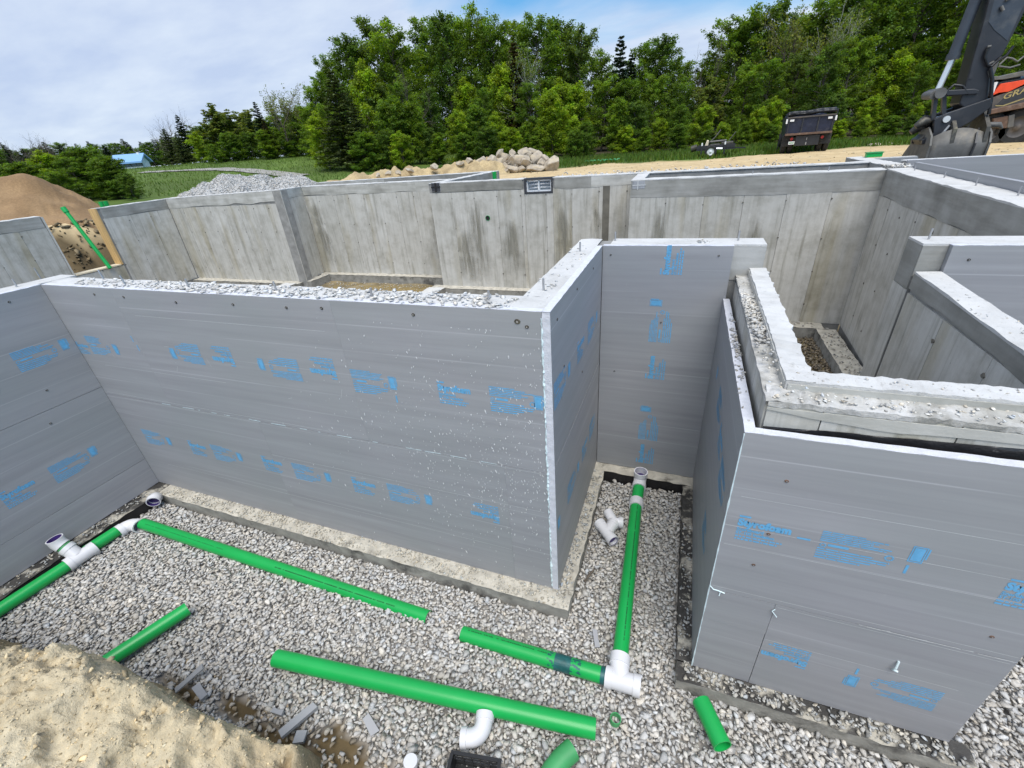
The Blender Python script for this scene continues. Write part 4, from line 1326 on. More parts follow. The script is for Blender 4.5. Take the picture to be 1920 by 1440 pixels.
spill('floor_stone', 60, U_(1.0, 2.4), U_(8.72, 8.95), .01, .012, .03, 64, (.34, .32, .29), lab='gravel lying on the footing at the back of the inner pit', zj=.01)

# ---------------------------------------------------------------- clay bank in the foreground
xs = np.concatenate([np.arange(-9, -5.2, .12), np.arange(-5.2, -1.0, .013), np.arange(-1.0, 6.01, .12)])
ys = np.concatenate([np.arange(-6, -.3, .2), np.arange(-.3, .9, .013)])
X, Y = np.meshgrid(xs, ys)
Z = bank_h(X, Y)
up = sstep(-.15, .25, Z)
rid = 1 - np.abs(fbm((X - Y) * 2.2, (X + Y) * 4.4, 0, 5, 51)) * 1.6
Z = Z + up * (.08 * fbm(X * 1.5, Y * 2.2, 0, 3, 52) + .05 * rid * .45 + .034 * fbm(X * 6, Y * 9, 0, 4, 53) + .018 * np.abs(fbm(X * 15, Y * 19, 0, 4, 54)) + .016 * (1 - 2 * np.abs(fbm((X - Y) * 7, (X + Y) * 16, 0, 3, 66))) + .020 * np.abs(vnoise(X * 34, Y * 34, 0, 61)))
# broken slabs: terrace the height a little
q = .15; k = (Z + .04 * fbm(X * 3, Y * 3, 0, 3, 55)) / q
Z = Z + up * .42 * q * (np.floor(k) + sstep(.30, .70, k - np.floor(k)) - k)
X2 = X + .02 * fbm(X * 8, Y * 8, Z * 8, 3, 56); Y2 = Y + .015 * fbm(X * 6, Y * 6, Z * 9, 3, 57)
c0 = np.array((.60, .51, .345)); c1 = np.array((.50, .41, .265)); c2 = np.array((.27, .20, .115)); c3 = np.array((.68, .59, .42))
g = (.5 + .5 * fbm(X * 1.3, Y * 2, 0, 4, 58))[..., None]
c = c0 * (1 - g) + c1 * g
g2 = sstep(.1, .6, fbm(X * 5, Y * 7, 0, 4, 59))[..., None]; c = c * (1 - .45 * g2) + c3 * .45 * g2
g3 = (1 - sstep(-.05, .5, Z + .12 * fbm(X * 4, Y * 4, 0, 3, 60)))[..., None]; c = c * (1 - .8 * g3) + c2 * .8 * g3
nx, ny = X.shape[1], X.shape[0]; ii = np.arange(nx * ny).reshape(ny, nx)
F = np.stack([ii[:-1, :-1], ii[:-1, 1:], ii[1:, 1:], ii[1:, :-1]], -1).reshape(-1, 4)
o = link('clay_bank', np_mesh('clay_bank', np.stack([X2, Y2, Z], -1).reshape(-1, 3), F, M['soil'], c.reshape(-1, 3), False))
tag(o, 'lumpy tan clay bank in the bottom left foreground', kind='structure')
BANK_X, BANK_Y, BANK_Z = X2, Y2, Z
rr = np.random.default_rng(70); n = 260
xi = rr.integers(0, nx, n * 3); yi = rr.integers(0, ny, n * 3)
bx, by, bz = X2[yi, xi], Y2[yi, xi], Z[yi, xi]
ok = (bx > -5) & (bx < -1.2) & (by > -.35) & (bz > .0); bx, by, bz = bx[ok][:n], by[ok][:n], bz[ok][:n]
s = rr.lognormal(-4.0, .45, len(bx)).clip(.01, .05)
scatter('clay_lump', np.stack([bx, by, bz - s * .12], 1), s, stone_cols(len(bx), 69, (.56, .455, .285), .12, .03), .45, 68, stone_protos(10, 67, .55), label='angular clay lumps half bedded in the bank')
# clods and small stones lying on the bank
rr = np.random.default_rng(71); n = 9000
xi = rr.integers(0, nx, n * 3); yi = rr.integers(0, ny, n * 3)
bx, by, bz = X2[yi, xi], Y2[yi, xi], Z[yi, xi]
ok = (bx > -5) & (bx < -1) & (by > -.3) & (bz > .0); bx, by, bz = bx[ok][:n], by[ok][:n], bz[ok][:n]
s = rr.lognormal(-5.15, .5, len(bx)).clip(.0025, .03)
scatter('soil_clod', np.stack([bx, by, bz + s * .1], 1), s, stone_cols(len(bx), 72, (.58, .48, .31), .2, .05), .5, 73, label='small clods and grit on the clay bank')
rr = np.random.default_rng(74); n = 240
bx = rr.uniform(-3.4, -1.3, n); by = .74 + rr.normal(0, .09, n)
scatter('mud_stone', np.stack([bx, by, np.full(n, -.135)], 1), rr.uniform(.012, .035, n), stone_cols(n, 75, (.34, .29, .22), .3, .06), .4, 76, label='mud-stained stones at the foot of the clay bank')

# ================================================================== DRAIN PIPES
PR = .057


def fit(b, pts, n=20, r=.066, hub=.072):
    """fitting body with a raised hub at both ends"""
    b.tube(pts, r, n, inner=r - .008)
    for p, q in ((pts[0], pts[1]), (pts[-1], pts[-2])):
        p = Vector(p); d = (Vector(q) - p).normalized()
        b.tube([p - d * .002, p + d * .045], hub, n, inner=hub - .005)
    return b


def arc(p, d0, d1, rad, n=9):
    """points of a bend that starts at p along d0 and ends along d1"""
    d0 = Vector(d0).normalized(); d1 = Vector(d1).normalized(); ang = d0.angle(d1)
    side = (d1 - d0 * d0.dot(d1)).normalized(); c = Vector(p) + side * rad
    return [tuple(c + (-side * math.cos(ang * i / n) + d0 * math.sin(ang * i / n)) * rad) for i in range(n + 1)]


def pipe_marks(root, p, q, up, start, end, n=60, r=PR + .0008, side=.35, seed=1):
    """line of tiny print along a pipe"""
    R = random.Random(seed); p = Vector(p); q = Vector(q); d = (q - p); L = d.length; d.normalize(); s = d.cross(Vector((0, 0, 1))).normalized(); u = s.cross(d)
    b = MB(); x = start * L
    while x < end * L:
        w = R.uniform(.004, .013)
        if R.random() > .12:
            vs = []
            for a in (side - .07, side + .07):
                for t in (x, x + w): vs.append(tuple(p + d * t + (s * math.sin(a) + u * math.cos(a)) * r))
            b.add(vs, [(0, 1, 3, 2)])
        x += w + R.uniform(.002, .006)
    o = b.build('print_line', M['ink'], root); o['kind'] = 'stuff'
    return o


def V3(px, py, z): return Vector(atz(px, py, z))


zc = -.055
# run along the left wall, elbow, long run in front of the foam wall
run = thing('drain_pipe_run', 'green drain pipe run with white tee and elbow turning the left pit corner', 'pipe')
A = V3(-60, 1182, zc); T0 = V3(118, 1056, zc); T1 = V3(172, 1026, zc); E0 = V3(232, 991, zc); E1 = V3(268, 982, zc); B_ = V3(800, 1146, zc)
B_.z -= .085
dAB = (E0 - A).normalized(); A = E0 - dAB * 2.1; tl = (T1 - T0).length
T0 = A + dAB * ((T0 - A).dot(dAB)); T1 = T0 + dAB * .24
b = MB(); b.tube([A, T0 + dAB * .03], PR, 24, inner=.05); b.build('pipe', M['green'], run)
b = MB(); b.tube([T1 - dAB * .03, E0 + dAB * .02], PR, 24, inner=.05); b.build('pipe', M['green'], run)
dEB = (B_ - E1).normalized()
b = MB(); b.tube([E1, B_], PR, 24, inner=.05); b.build('pipe', M['green'], run)
corner = E0 + dAB * .10
pts = arc(tuple(E0), dAB, dEB, .085)
b = MB(); sh = E1 - Vector(pts[-1]); b.tube([E0 - dAB * .05] + pts + [tuple(Vector(pts[-1]) + dEB * .05)], .066, 20, inner=.058)
b.tube([E0 - dAB * .052, E0 - dAB * .005], .072, 20, inner=.06); b.tube([Vector(pts[-1]) + dEB * .0, Vector(pts[-1]) + dEB * .055], .072, 20, inner=.06)
b.build('elbow', M['white_pvc'], run)
ee = Vector(pts[-1])
run.children[2].data.transform(Matrix.Translation(ee + dEB * .02 - E1))
dbr = Vector((-.55, -.12, .62)).normalized()
tm_ = (T0 + T1) / 2
b = MB(); fit(b, [T0, T1]); b.tube([tm_ - dAB * .01 + dbr * .03, tm_ + dbr * .16], .064, 20, inner=.055); b.tube([tm_ + dbr * .12, tm_ + dbr * .165], .07, 20, inner=.06)
tee = b.build('tee', M['white_pvc'], run)
b = MB(); b.tube([tm_ + dbr * .166, tm_ + dbr * .19], .059, 20, inner=.05); b.build('green_ring', M['green_dark'], tee)
b = MB(); p0 = tm_ + dbr * .19; b.tube([p0, p0 + dbr * .05, p0 + dbr * .05 + Vector((-.10, .0, .66)).normalized() * .06], [.068, .068, .07], 20, inner=.06)
b.build('hub', M['white_pvc'], tee)
pe = p0 + dbr * .05
b = MB(); b.tube([p0 + dbr * .012, pe - dbr * .002, pe + Vector((-.10, 0, .66)).normalized() * .0605], .0595, 20, inner=.056); b.build('primer_rim', M['purple'], tee)
pipe_marks(run, ee + dEB * .02, ee + dEB * .02 + (B_ - E1), 0, .04, .36, seed=3, side=-.2); pipe_marks(run, ee + dEB * .02, ee + (B_ - E1), 0, .55, .93, seed=4, side=-.1)
# small white cap fitting in the corner
cp = thing('pipe_elbow_fitting', 'small white elbow with a dark mouth in the left pit corner', 'pipe fitting')
p0 = V3(288, 928, -.02); d0 = Vector((.2, -.1, .6)).normalized(); d1 = Vector((.55, -.62, -.12)).normalized()
p0 = V3(292, 941, -.035)
pts = arc(tuple(p0 - d1 * .06 + Vector((0, 0, .0))), Vector((.35, -.25, .7)), d1, .08)
b = MB(); b.tube(pts, .062, 20, inner=.055); b.tube([Vector(pts[-1]) - d1 * .015, Vector(pts[-1]) + d1 * .035], .07, 20, inner=.06); b.build('body', M['white_pvc'], cp)
b = MB(); b.tube([Vector(pts[-1]) - d1 * .01, Vector(pts[-1]) + d1 * .0355], .0598, 20, inner=.0575); e_ = Vector(pts[-1]) - d1 * .012; b.tube([e_ - d1 * .002, e_], .059, 20); b.build('primer_rim', M['purple'], cp)

# run up the recess with wye, coupling and hub
run2 = thing('drain_pipe_run', 'green drain pipe run in the recess with a white wye at its near end', 'pipe')
C0 = V3(866, 1181, zc); C1 = V3(1136, 1268, zc - .005); D0 = V3(1162, 1240, zc + .03); D1 = V3(1193, 945, zc + .035)
C0.z -= .05
dC = (C1 - C0).normalized(); W1 = C1 + dC * .17
b = MB(); b.tube([C0, C1 + dC * .02], PR, 24, inner=.05); pc = b.build('pipe', M['green'], run2)
b = MB(); b.tube([C1 - dC * .035, C1 + dC * .002], PR + .0012, 24, inner=PR); b.build('glue_stain', M['teal'], pc); b = MB(); b.tube([C1 - dC * .37, C1 - dC * .25], PR + .001, 24, inner=PR); b.build('glue_stain', M['teal'], pc)
b = MB(); R_ = random.Random(5)
for i in range(60):
    t = -.42 + R_.random() * .24; a = R_.uniform(-1.2, 1.2); s_ = dC.cross(Vector((0, 0, 1))).normalized(); u_ = s_.cross(dC); w = R_.uniform(.004, .016)
    vs = [tuple(C1 + dC * (t + q * w) + (s_ * math.sin(a + e * w * 9) + u_ * math.cos(a + e * w * 9)) * (PR + .0016)) for q, e in ((-1, -1), (1, -.6), (1.2, 1), (-.8, .8))]
    b.add(vs, [(0, 1, 2, 3)])
o = b.build('glue_splash', M['teal'], pc); o['kind'] = 'stuff'
dD = (D1 - D0).normalized()
wc = C1 + dC * .105
b = MB(); fit(b, [C1, C1 + dC * .235])
neck = arc(tuple(wc), (dC * .5 + Vector((0, 0, .08)) + dD * .5 - dC * .9).normalized(), dD, .09, 6)
b.tube([wc, D0 - dD * .03, D0 + dD * .03], .064, 20, inner=.056); b.tube([D0 - dD * .03, D0 + dD * .04], .071, 20, inner=.06)
b.build('wye', M['white_pvc'], run2)
b = MB(); b.tube([D0, D1], PR, 24, inner=.05); b.build('pipe', M['green'], run2)
pipe_marks(run2, C0, C1, 0, .05, .62, seed=6, side=-.15)
pipe_marks(run2, D0, D1, 0, .08, .95, seed=7, side=.25)
b = MB(); b.tube([D1 - dD * .05, D1 + dD * .05], .07, 24, inner=.058); b.tube([D1 - dD * .004, D1 + dD * .004], .073, 24, inner=.07); b.build('coupling', M['white_pvc'], run2)
D2 = V3(1203, 880, .03); d2 = (D2 - D1).normalized()
b = MB(); b.tube([D1 + dD * .03, D1 + d2 * .26], PR, 24, inner=.05); b.build('pipe', M['green'], run2)
D2 = D1 + d2 * .27
hd = Vector((.02, -.02, .9)).normalized()
pts = arc(tuple(D2), d2, hd, .075, 8)
b = MB(); b.tube([D2 - d2 * .05] + pts + [tuple(Vector(pts[-1]) + hd * .05)], .065, 20, inner=.056); b.tube([D2 - d2 * .052, D2 - d2 * .0], .072, 20, inner=.06); b.tube([Vector(pts[-1]), Vector(pts[-1]) + hd * .052], .072, 20, inner=.06); el = b.build('elbow', M['white_pvc'], run2)
b = MB(); e_ = Vector(pts[-1]) - hd * .02; b.tube([e_, Vector(pts[-1]) + hd * .0525], .0605, 20, inner=.057); b.tube([e_ - hd * .002, e_], .057, 20); b.build('primer_rim', M['purple'], el)


def loose(label, a, c, r=PR, mat='green', inner=None, name='loose_pipe', marks=None):
    t = thing(name, label, 'pipe', tuple((Vector(a) + Vector(c)) / 2))
    m = Vector(t.location)
    b = MB(); b.tube([Vector(a) - m, Vector(c) - m], r, 24, inner=inner or r - .007); b.build('pipe_wall', M[mat], t)
    return t


loose('loose green pipe running from the pit under the clay bank', V3(140, 1280, -.02), V3(352, 1141, -.035))
loose('long loose green pipe lying beside the white elbow on the gravel', V3(518, 1234, -.02), V3(1117, 1367, -.035), .061, inner=.053)
loose('short green pipe offcut lying near the bay footing on gravel', V3(1314, 1314, -.03), V3(1355, 1400, -.015))
c_ = thing('pipe_elbow', 'faded green curved pipe piece cut off by the bottom edge', 'pipe')
pa = V3(1075, 1404, -.045); pts = [V3(1010, 1490, -.06), V3(1035, 1446, -.05), V3(1052, 1424, -.045), V3(1074, 1405, -.045)]
b = MB(); b.tube(pts, .062, 24, inner=.054); b.build('pipe_wall', M['green_dark'], c_)
rg = thing('pipe_coupling', 'small dark green ring lying on the gravel near the wye', 'pipe fitting', tuple(V3(1153, 1351, -.085)))
b = MB(); b.tube([(0, 0, -.012), (.004, .002, .03)], .036, 24, inner=.030); b.build('ring', M['green_dark'], rg)
# white elbow
we = thing('pipe_elbow_fitting', 'white curved elbow lying by the long loose green pipe', 'pipe fitting')
e0 = V3(912, 1343, -.04); e1 = V3(868, 1385, -.04)
d0 = (Vector((e0.x, e0.y - 1, 0)) - Vector((e0.x + .12, e0.y, 0))).normalized()
pts = [V3(910, 1338, -.03), V3(907, 1358, -.035), V3(900, 1374, -.038), V3(886, 1383, -.04), V3(866, 1384, -.042)]
sm = []
for i in range(len(pts) - 1):
    for k in range(4):
        t_ = k / 4; p1, p2 = pts[i], pts[i + 1]; p0_ = pts[max(0, i - 1)]; p3 = pts[min(len(pts) - 1, i + 2)]
        sm.append(.5 * ((2 * p1) + (-p0_ + p2) * t_ + (2 * p0_ - 5 * p1 + 4 * p2 - p3) * t_ ** 2 + (-p0_ + 3 * p1 - 3 * p2 + p3) * t_ ** 3))
sm.append(pts[-1])
b = MB(); b.tube(sm, .055, 20, inner=.048); da = (sm[1] - sm[0]).normalized(); b.tube([sm[0] - da * .004, sm[0] + da * .04], .062, 20, inner=.05); dz_ = (sm[-1] - sm[-2]).normalized(); b.tube([sm[-1] - dz_ * .035, sm[-1] + dz_ * .003], .062, 20, inner=.05); b.build('body', M['white_pvc'], we)
# loose wye in the recess
wy = thing('pipe_wye_fitting', 'white wye fitting with an elbow pushed on, lying loose in the recess', 'pipe fitting')
q0 = V3(1127, 985, -.03); q1 = V3(1148, 1012, -.035); q2 = V3(1156, 972, -.02); q3 = V3(1140, 960, -.02); q4 = V3(1166, 980, -.03)
dq = (q1 - q0).normalized()
b = MB(); fit(b, [q0 - dq * .035, q1 + dq * .02], 18, .052, .057); mid = q0 * .45 + q1 * .55; dm = (q2 - mid).normalized(); b.tube([mid, mid + dm * .15], .052, 18, inner=.046); b.tube([mid + dm * .11, mid + dm * .152], .057, 18, inner=.047); b.build('wye', M['white_pvc'], wy)
b = MB(); b.tube([q1 + dq * .006, q1 + dq * .0225], .0485, 18, inner=.045); b.tube([q1 - dq * .012, q1 - dq * .01], .046, 18); b.build('primer_rim', M['purple'], wy)
en = mid + dm * .153
b = MB(); pts = arc(tuple(q3 + (q3 - en) * .15), (en - q3).normalized(), (q4 - en).normalized(), .05); b.tube([tuple(q3)] + [tuple(en + Vector((0, 0, .0)))] + [tuple(q4)], .05, 18, inner=.043); dq4 = (q4 - en).normalized(); b.tube([q4 - dq4 * .03, q4 + dq4 * .004], .056, 18, inner=.045); b.build('elbow', M['white_pvc'], wy)
# crate cut by the bottom edge
cr = thing('plastic_crate', 'black plastic crate at the bottom edge of the pit', 'crate')
ca, cb_ = atz(848, 1409, .03), atz(938, 1425, .03); ux = Vector(cb_ - ca); ux.z = 0; Wd = ux.length; ux.normalize(); uy = Vector((-ux.y, ux.x, 0)) * -1
Mx = Matrix(((ux.x, uy.x, 0, ca[0]), (ux.y, uy.y, 0, ca[1]), (0, 0, 1, -.12), (0, 0, 0, 1)))
b = MB(); Hh = .15; D = .20
b.box(0, Wd, 0, D, 0, .008, Mx); b.box(0, Wd, 0, .008, .008, .04, Mx); b.box(0, Wd, D - .008, D, .008, Hh, Mx); b.box(0, .008, .008, D - .008, .008, Hh, Mx); b.box(Wd - .008, Wd, .008, D - .008, .008, Hh, Mx)
b.build('crate_body', M['black_plastic'], cr)
b = MB(); b.box(-.008, Wd + .008, -.008, .012, Hh - .012, Hh, Mx); b.box(-.008, Wd + .008, D - .012, D + .008, Hh + .001, Hh + .012, Mx); b.box(-.008, .012, .012, D - .012, Hh + .001, Hh + .012, Mx); b.box(Wd - .012, Wd + .008, .012, D - .012, Hh + .001, Hh + .012, Mx); b.build('rim', M['black_plastic'], cr)
for z in (.05, .085, .12): MB().box(.008, Wd - .008, 0, .006, z, z + .012, Mx).build('slat', M['black_plastic'], cr)
for k in range(6): MB().box(.01 + k * (Wd - .02) / 5.2, .016 + k * (Wd - .02) / 5.2, .0065, .010, .008, Hh - .014, Mx).build('slat', M['black_plastic'], cr)
wc_ = thing('loose_fitting', 'small white cap just showing beside the black crate', 'pipe fitting', tuple(V3(768, 1436, -.08)))
b = MB(); b.tube([(0, 0, -.03), (.01, .01, .05)], [.045, .043], 18); b.build('cap', M['white_pvc'], wc_)


def scrap(label, px, py, l, w, ang, tilt=.1, t=.03, z=-.085, mat='foam'):
    p = V3(px, py, z)
    o = thing('foam_offcut', label, 'offcut', tuple(p), ang)
    b = MB(); j = lambda: random.uniform(-.006, .006)
    pl = [(-l / 2 + j(), -w / 2 + j()), (l / 2 + j(), -w / 2 + j()), (l / 2 + j(), w / 2 + j()), (0, w / 2 + j()), (-l / 2 + j(), w / 2 + j())]
    b.prism(pl, 'z', -t / 2, t / 2); b.build('offcut', M[mat], o, None, (random.uniform(-.1, .1), tilt, 0))


scrap('thin slanting grey foam strip among stones near the bank', 355, 1272, .22, .045, 1.05, -.35, .012, -.06)
scrap('small bright foam offcut below the thin strip near the bank', 375, 1298, .13, .05, -.25, .1)
scrap('long grey foam strip standing out beside the muddy patch', 560, 1350, .24, .05, 1.15, .05, .03, -.07)
scrap('square grey foam offcut at the foot of the long strip', 563, 1383, .075, .065, .4, .15)
scrap('small pale foam chip left of the long foam strip', 520, 1336, .085, .035, .1, .05)
scrap('broken grey foam piece left of the white elbow', 695, 1358, .13, .05, -.5, .3, .02)
scrap('pale strip lying on the gravel between pipe and footing', 1118, 1197, .13, .035, -1.25, .1, .012)
scrap('white strip at the right end of the bay footing', 1778, 1408, .11, .04, -1.0, .1, .012, -.02, 'foam_edge')
st = thing('wood_chip', 'short dark stick on the gravel by the recess footing', 'stick', tuple(V3(1105, 1080, -.085)))
b = MB(); b.tube([(-.03, -.07, 0), (.0, .0, .012), (.035, .07, .02)], [.008, .012, .006], 7); b.build('stick', M['bark'], st)

# ================================================================== TERRAIN
LOW = [(-15.95, 3.2, 2.5, 11.75), (-5.95, 8.5, -4, 4.3), (-13.4, -5.5, 11, 14.7), (3.2, 11.2, 4, 9.85)]


def ground_h(x, y):
    x = np.asarray(x, float); y = np.asarray(y, float)
    r = np.hypot(x, y)
    left = sstep(-4, -18, x)
    z = 2.05 + 1.75 * sstep(26, 64, r) * left + .6 * sstep(60, 140, r) * left
    z = z + 5.0 * sstep(42, 110, y + .25 * x) * sstep(-45, -25, x) 
    z = z + .05 * fbm(x * .35, y * .35, 0, 3, 80) + .02 * fbm(x * 1.5, y * 1.5, 0, 3, 81)
    d = 1e9 * np.ones_like(x)
    for q in LOW: d = np.minimum(d, rect_sdf(x, y, q))
    k = sstep(.15, 1.9, d + .35 * fbm(x * .9, y * .9, 0, 3, 82))
    k = np.where(x < -15.9, sstep(.15, 2.6, d + .45 * fbm(x * .9, y * .9, 0, 3, 82)), k)
    # the photographer's side is the clay bank: stay below it
    near = (y < 1.2) & (x > -9.5) & (x < 6.5)
    zz = -.6 + (z + .6) * k
    zz = np.where((y < 2.4) & (x < -5.9), np.minimum(zz, 2.2), zz)
    zz = np.where(near, np.minimum(zz, -.6 + 1.0 * sstep(-5, -12, y)), zz)
    return zz


def axis(a, b, fine, coarse, lo, hi):
    v = [a]
    while v[-1] < b:
        x = v[-1]
        d = max(0, lo - x, x - hi)
        v.append(x + fine + (coarse - fine) * min(1, d / 90))
    return np.array(v)


xs = axis(-260, 190, .42, 7, -30, 14); ys = axis(-30, 300, .42, 7, -2, 30)
X, Y = np.meshgrid(xs, ys); Z = ground_h(X, Y)
n1 = fbm(X * .25, Y * .25, 0, 4, 84)
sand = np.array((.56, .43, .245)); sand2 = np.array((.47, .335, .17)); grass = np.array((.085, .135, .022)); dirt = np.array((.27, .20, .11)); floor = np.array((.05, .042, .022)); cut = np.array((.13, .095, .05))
c = np.zeros(X.shape + (3,)); c[:] = grass
c *= (1 + .25 * n1)[..., None]
yb = 24.3 + .9 * fbm(X * .4, X * 0, 0, 3, 85) + .1 * (X - 2)
ks = sstep(.5, -.5, Y - yb) * sstep(-22, -19, X + 1.2 * n1) * sstep(-16, -12, -Y * .0 + X * .0 - 0 + 0 * X)
isand = (sstep(.4, -.4, Y - yb + .4 * n1) * sstep(-25.5, -23.5, X + 1.5 * n1))[..., None]
sc = sand * (.5 + .5 * sstep(-.5, .5, fbm(X * .7, Y * 1.8, 0, 4, 86)))[..., None] + sand2 * (.5 - .5 * sstep(-.5, .5, fbm(X * .7, Y * 1.8, 0, 4, 86)))[..., None]
c = c * (1 - isand) + sc * isand
leftcut = sstep(-21.5, -20, X) * sstep(14.0, 12.5, Y)
kc = ((Z < 1.75) * 1.0)[..., None] * isand; c = c * (1 - kc) + cut * (1 + .5 * fbm(X * 2.5, Y * 2.5, 0, 4, 87))[..., None] * kc
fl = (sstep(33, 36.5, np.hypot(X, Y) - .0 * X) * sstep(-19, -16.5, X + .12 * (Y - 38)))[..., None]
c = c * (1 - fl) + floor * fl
nx, ny = X.shape[1], X.shape[0]; ii = np.arange(nx * ny).reshape(ny, nx)
F = np.stack([ii[:-1, :-1], ii[:-1, 1:], ii[1:, 1:], ii[1:, :-1]], -1).reshape(-1, 4)
o = link('terrain', np_mesh('terrain', np.stack([X, Y, Z], -1).reshape(-1, 3), F, M['ground'], c.reshape(-1, 3), True))
tag(o, 'sandy building site, meadow and wooded ground', kind='structure')


def gz(x, y): return float(ground_h(np.array([x]), np.array([y]))[0])


def onground(px, py, far=200):
    d = ray(px, py); t = 12.0
    h = math.hypot(d[0], d[1])
    while t < far:
        p = CAM + d * (t / h)
        if p[2] < gz(p[0], p[1]): return p
        t += .25
    return CAM + d * (far / h)


# rubble of the cut slope seen through the opening in the far left wall
rr = np.random.default_rng(91); n = 900
xx = rr.uniform(-18.8, -15.95, n); yy = rr.uniform(5.5, 10.5, n); zz = ground_h(xx, yy)
scatter('cut_rubble', np.stack([xx, yy, zz], 1), rr.lognormal(-2.9, .5, n).clip(.02, .17), stone_cols(n, 92, (.17, .13, .075), .35, .06), .6, 93, label='clods and stones on the dirt cut outside the timber-framed opening')
# loose stones over the sand and a strip of washed stone behind the back wall
rr = np.random.default_rng(94); n = 1500
xx = rr.uniform(-9, 12, n); yy = rr.uniform(11.5, 24, n); zz = ground_h(xx, yy)
ok = zz > 1.7
scatter('sand_stone', np.stack([xx, yy, zz], 1)[ok], rr.lognormal(-3.6, .55, n).clip(.01, .12)[ok], stone_cols(n, 95, (.45, .36, .23), .3, .06)[ok], .4, 96, label='small stones and clods strewn over the sand')
rr = np.random.default_rng(97); n = 700
xx = rr.uniform(-3.5, 2.5, n); yy = 12.8 + rr.normal(0, .45, n)
scatter('washed_stone', np.stack([xx, yy, np.maximum(2.3, ground_h(xx, yy) + .25) + rr.uniform(0, .12, n)], 1), rr.uniform(.03, .06, n), stone_cols(n, 98, (.55, .53, .50), .2, .03), .5, 99, label='strip of pale washed stone behind the back wall')

# driveway up to the house
pts = [(268, 324), (300, 323), (345, 320.5), (385, 319), (420, 319), (470, 321), (520, 326), (560, 331)]
P3 = [onground(*p) for p in pts]
path = []
for i in range(len(P3) - 1):
    for k in range(8): path.append(P3[i] + (P3[i + 1] - P3[i]) * (k / 8))
path.append(P3[-1])
vs = []; fs = []
for i, p in enumerate(path):
    d = path[min(i + 1, len(path) - 1)] - path[max(i - 1, 0)]; d = d[:2] / np.hypot(*d[:2]); nrm = np.array([-d[1], d[0]])
    for s in (-.8, .8):
        q = p[:2] + nrm * s; vs.append((q[0], q[1], gz(q[0], q[1]) + .06))
for i in range(len(path) - 1): fs.append((2 * i, 2 * i + 2, 2 * i + 3, 2 * i + 1))
o = MB().add(vs, fs).build('driveway', m_simple('driveway_gravel', (.30, .285, .26), .95, .2, 2)); o['kind'] = 'structure'


# ================================================================== HEAPS
def heap(name, label, cat, tops, d, depth, colf, mat, seed, rough=.12, f=1.0, n=90, m=44, front=1.0):
    px = np.array([t[0] for t in tops]); py = np.array([t[1] for t in tops])
    q = np.linspace(0, 1, n); pxs = np.interp(q, np.linspace(0, 1, len(tops)), px); pys = np.interp(q, np.linspace(0, 1, len(tops)), py)
    R = np.array([atd(a, b_, d) for a, b_ in zip(pxs, pys)])
    u = R[:, :2] / np.hypot(R[:, 0], R[:, 1])[:, None]
    V = np.zeros((n, m, 3))
    for j in range(m):
        s = -1 + 2 * j / (m - 1)
        prof = max(0.0, 1 - abs(s)) ** .85
        prof = prof * prof * (3 - 2 * prof) * .35 + prof * .65
        P = R[:, :2] + u * (s * depth * (front if s < 0 else 1))
        g = ground_h(P[:, 0], P[:, 1]); g = np.maximum(g, 1.6)
        V[:, j, :2] = P; V[:, j, 2] = g - .12 + np.maximum(R[:, 2] - g + .12, 0) * prof
    X, Y, Z = V[..., 0], V[..., 1], V[..., 2]
    k = np.clip((Z - 1.9) / .5, 0, 1)
    Z += k * rough * (fbm(X * f, Y * f, Z * f, 5, seed) - .1)
    c = colf(X, Y, Z)
    ii = np.arange(n * m).reshape(n, m)
    F = np.stack([ii[:-1, :-1], ii[1:, :-1], ii[1:, 1:], ii[:-1, 1:]], -1).reshape(-1, 4)
    ce = V.reshape(-1, 3).mean(0); ce[2] = 2.0
    o = link(name, np_mesh(name, V.reshape(-1, 3) - ce, F, mat, c.reshape(-1, 3), False), None, tuple(ce))
    return tag(o, label, cat), V


def col_fn(a, b_, f, s):
    a = np.array(a); b_ = np.array(b_)
    return lambda X, Y, Z: a + (b_ - a) * sstep(-.5, .5, fbm(X * f, Y * f, Z * f, 5, s))[..., None]


heap('soil_mound', 'smooth brown soil mound at the left edge behind the foundation', 'soil mound', [(-140, 345), (-60, 330), (0, 321), (40, 320), (62, 324), (90, 335), (115, 349), (140, 362), (165, 376), (192, 392)], 25.5, 5.0, col_fn((.32, .205, .105), (.24, .15, .075), 1.2, 101), M['soil'], 102, .16, .9, front=1.0)
gh, GV = heap('gravel_heap', 'grey crushed stone heap behind the pale concrete wall at left', 'gravel heap', [(330, 374), (352, 361), (375, 346), (400, 335), (425, 328), (450, 327), (480, 331), (505, 333), (530, 331), (555, 328), (575, 333), (600, 347), (625, 356)], 23.5, 3.2, col_fn((.46, .45, .43), (.36, .35, .33), 5, 103), M['stone'], 104, .14, 2.5)
rr = np.random.default_rng(105); n = 9000
ai = rr.integers(0, GV.shape[0] - 1, n); bi = rr.integers(0, int(GV.shape[1] * .62), n); fa = rr.random((n, 1)); fb = rr.random((n, 1))
P = GV[ai, bi] * (1 - fa) * (1 - fb) + GV[ai + 1, bi] * fa * (1 - fb) + GV[ai, bi + 1] * (1 - fa) * fb + GV[ai + 1, bi + 1] * fa * fb
ok = P[:, 2] > 1.95
scatter('heap_stone', (P - np.array(gh.location))[ok] + np.array((0, 0, .01)), rr.uniform(.022, .06, n)[ok], stone_cols(n, 106, (.46, .45, .43), .2, .03)[ok], .6, 107, parent=gh)
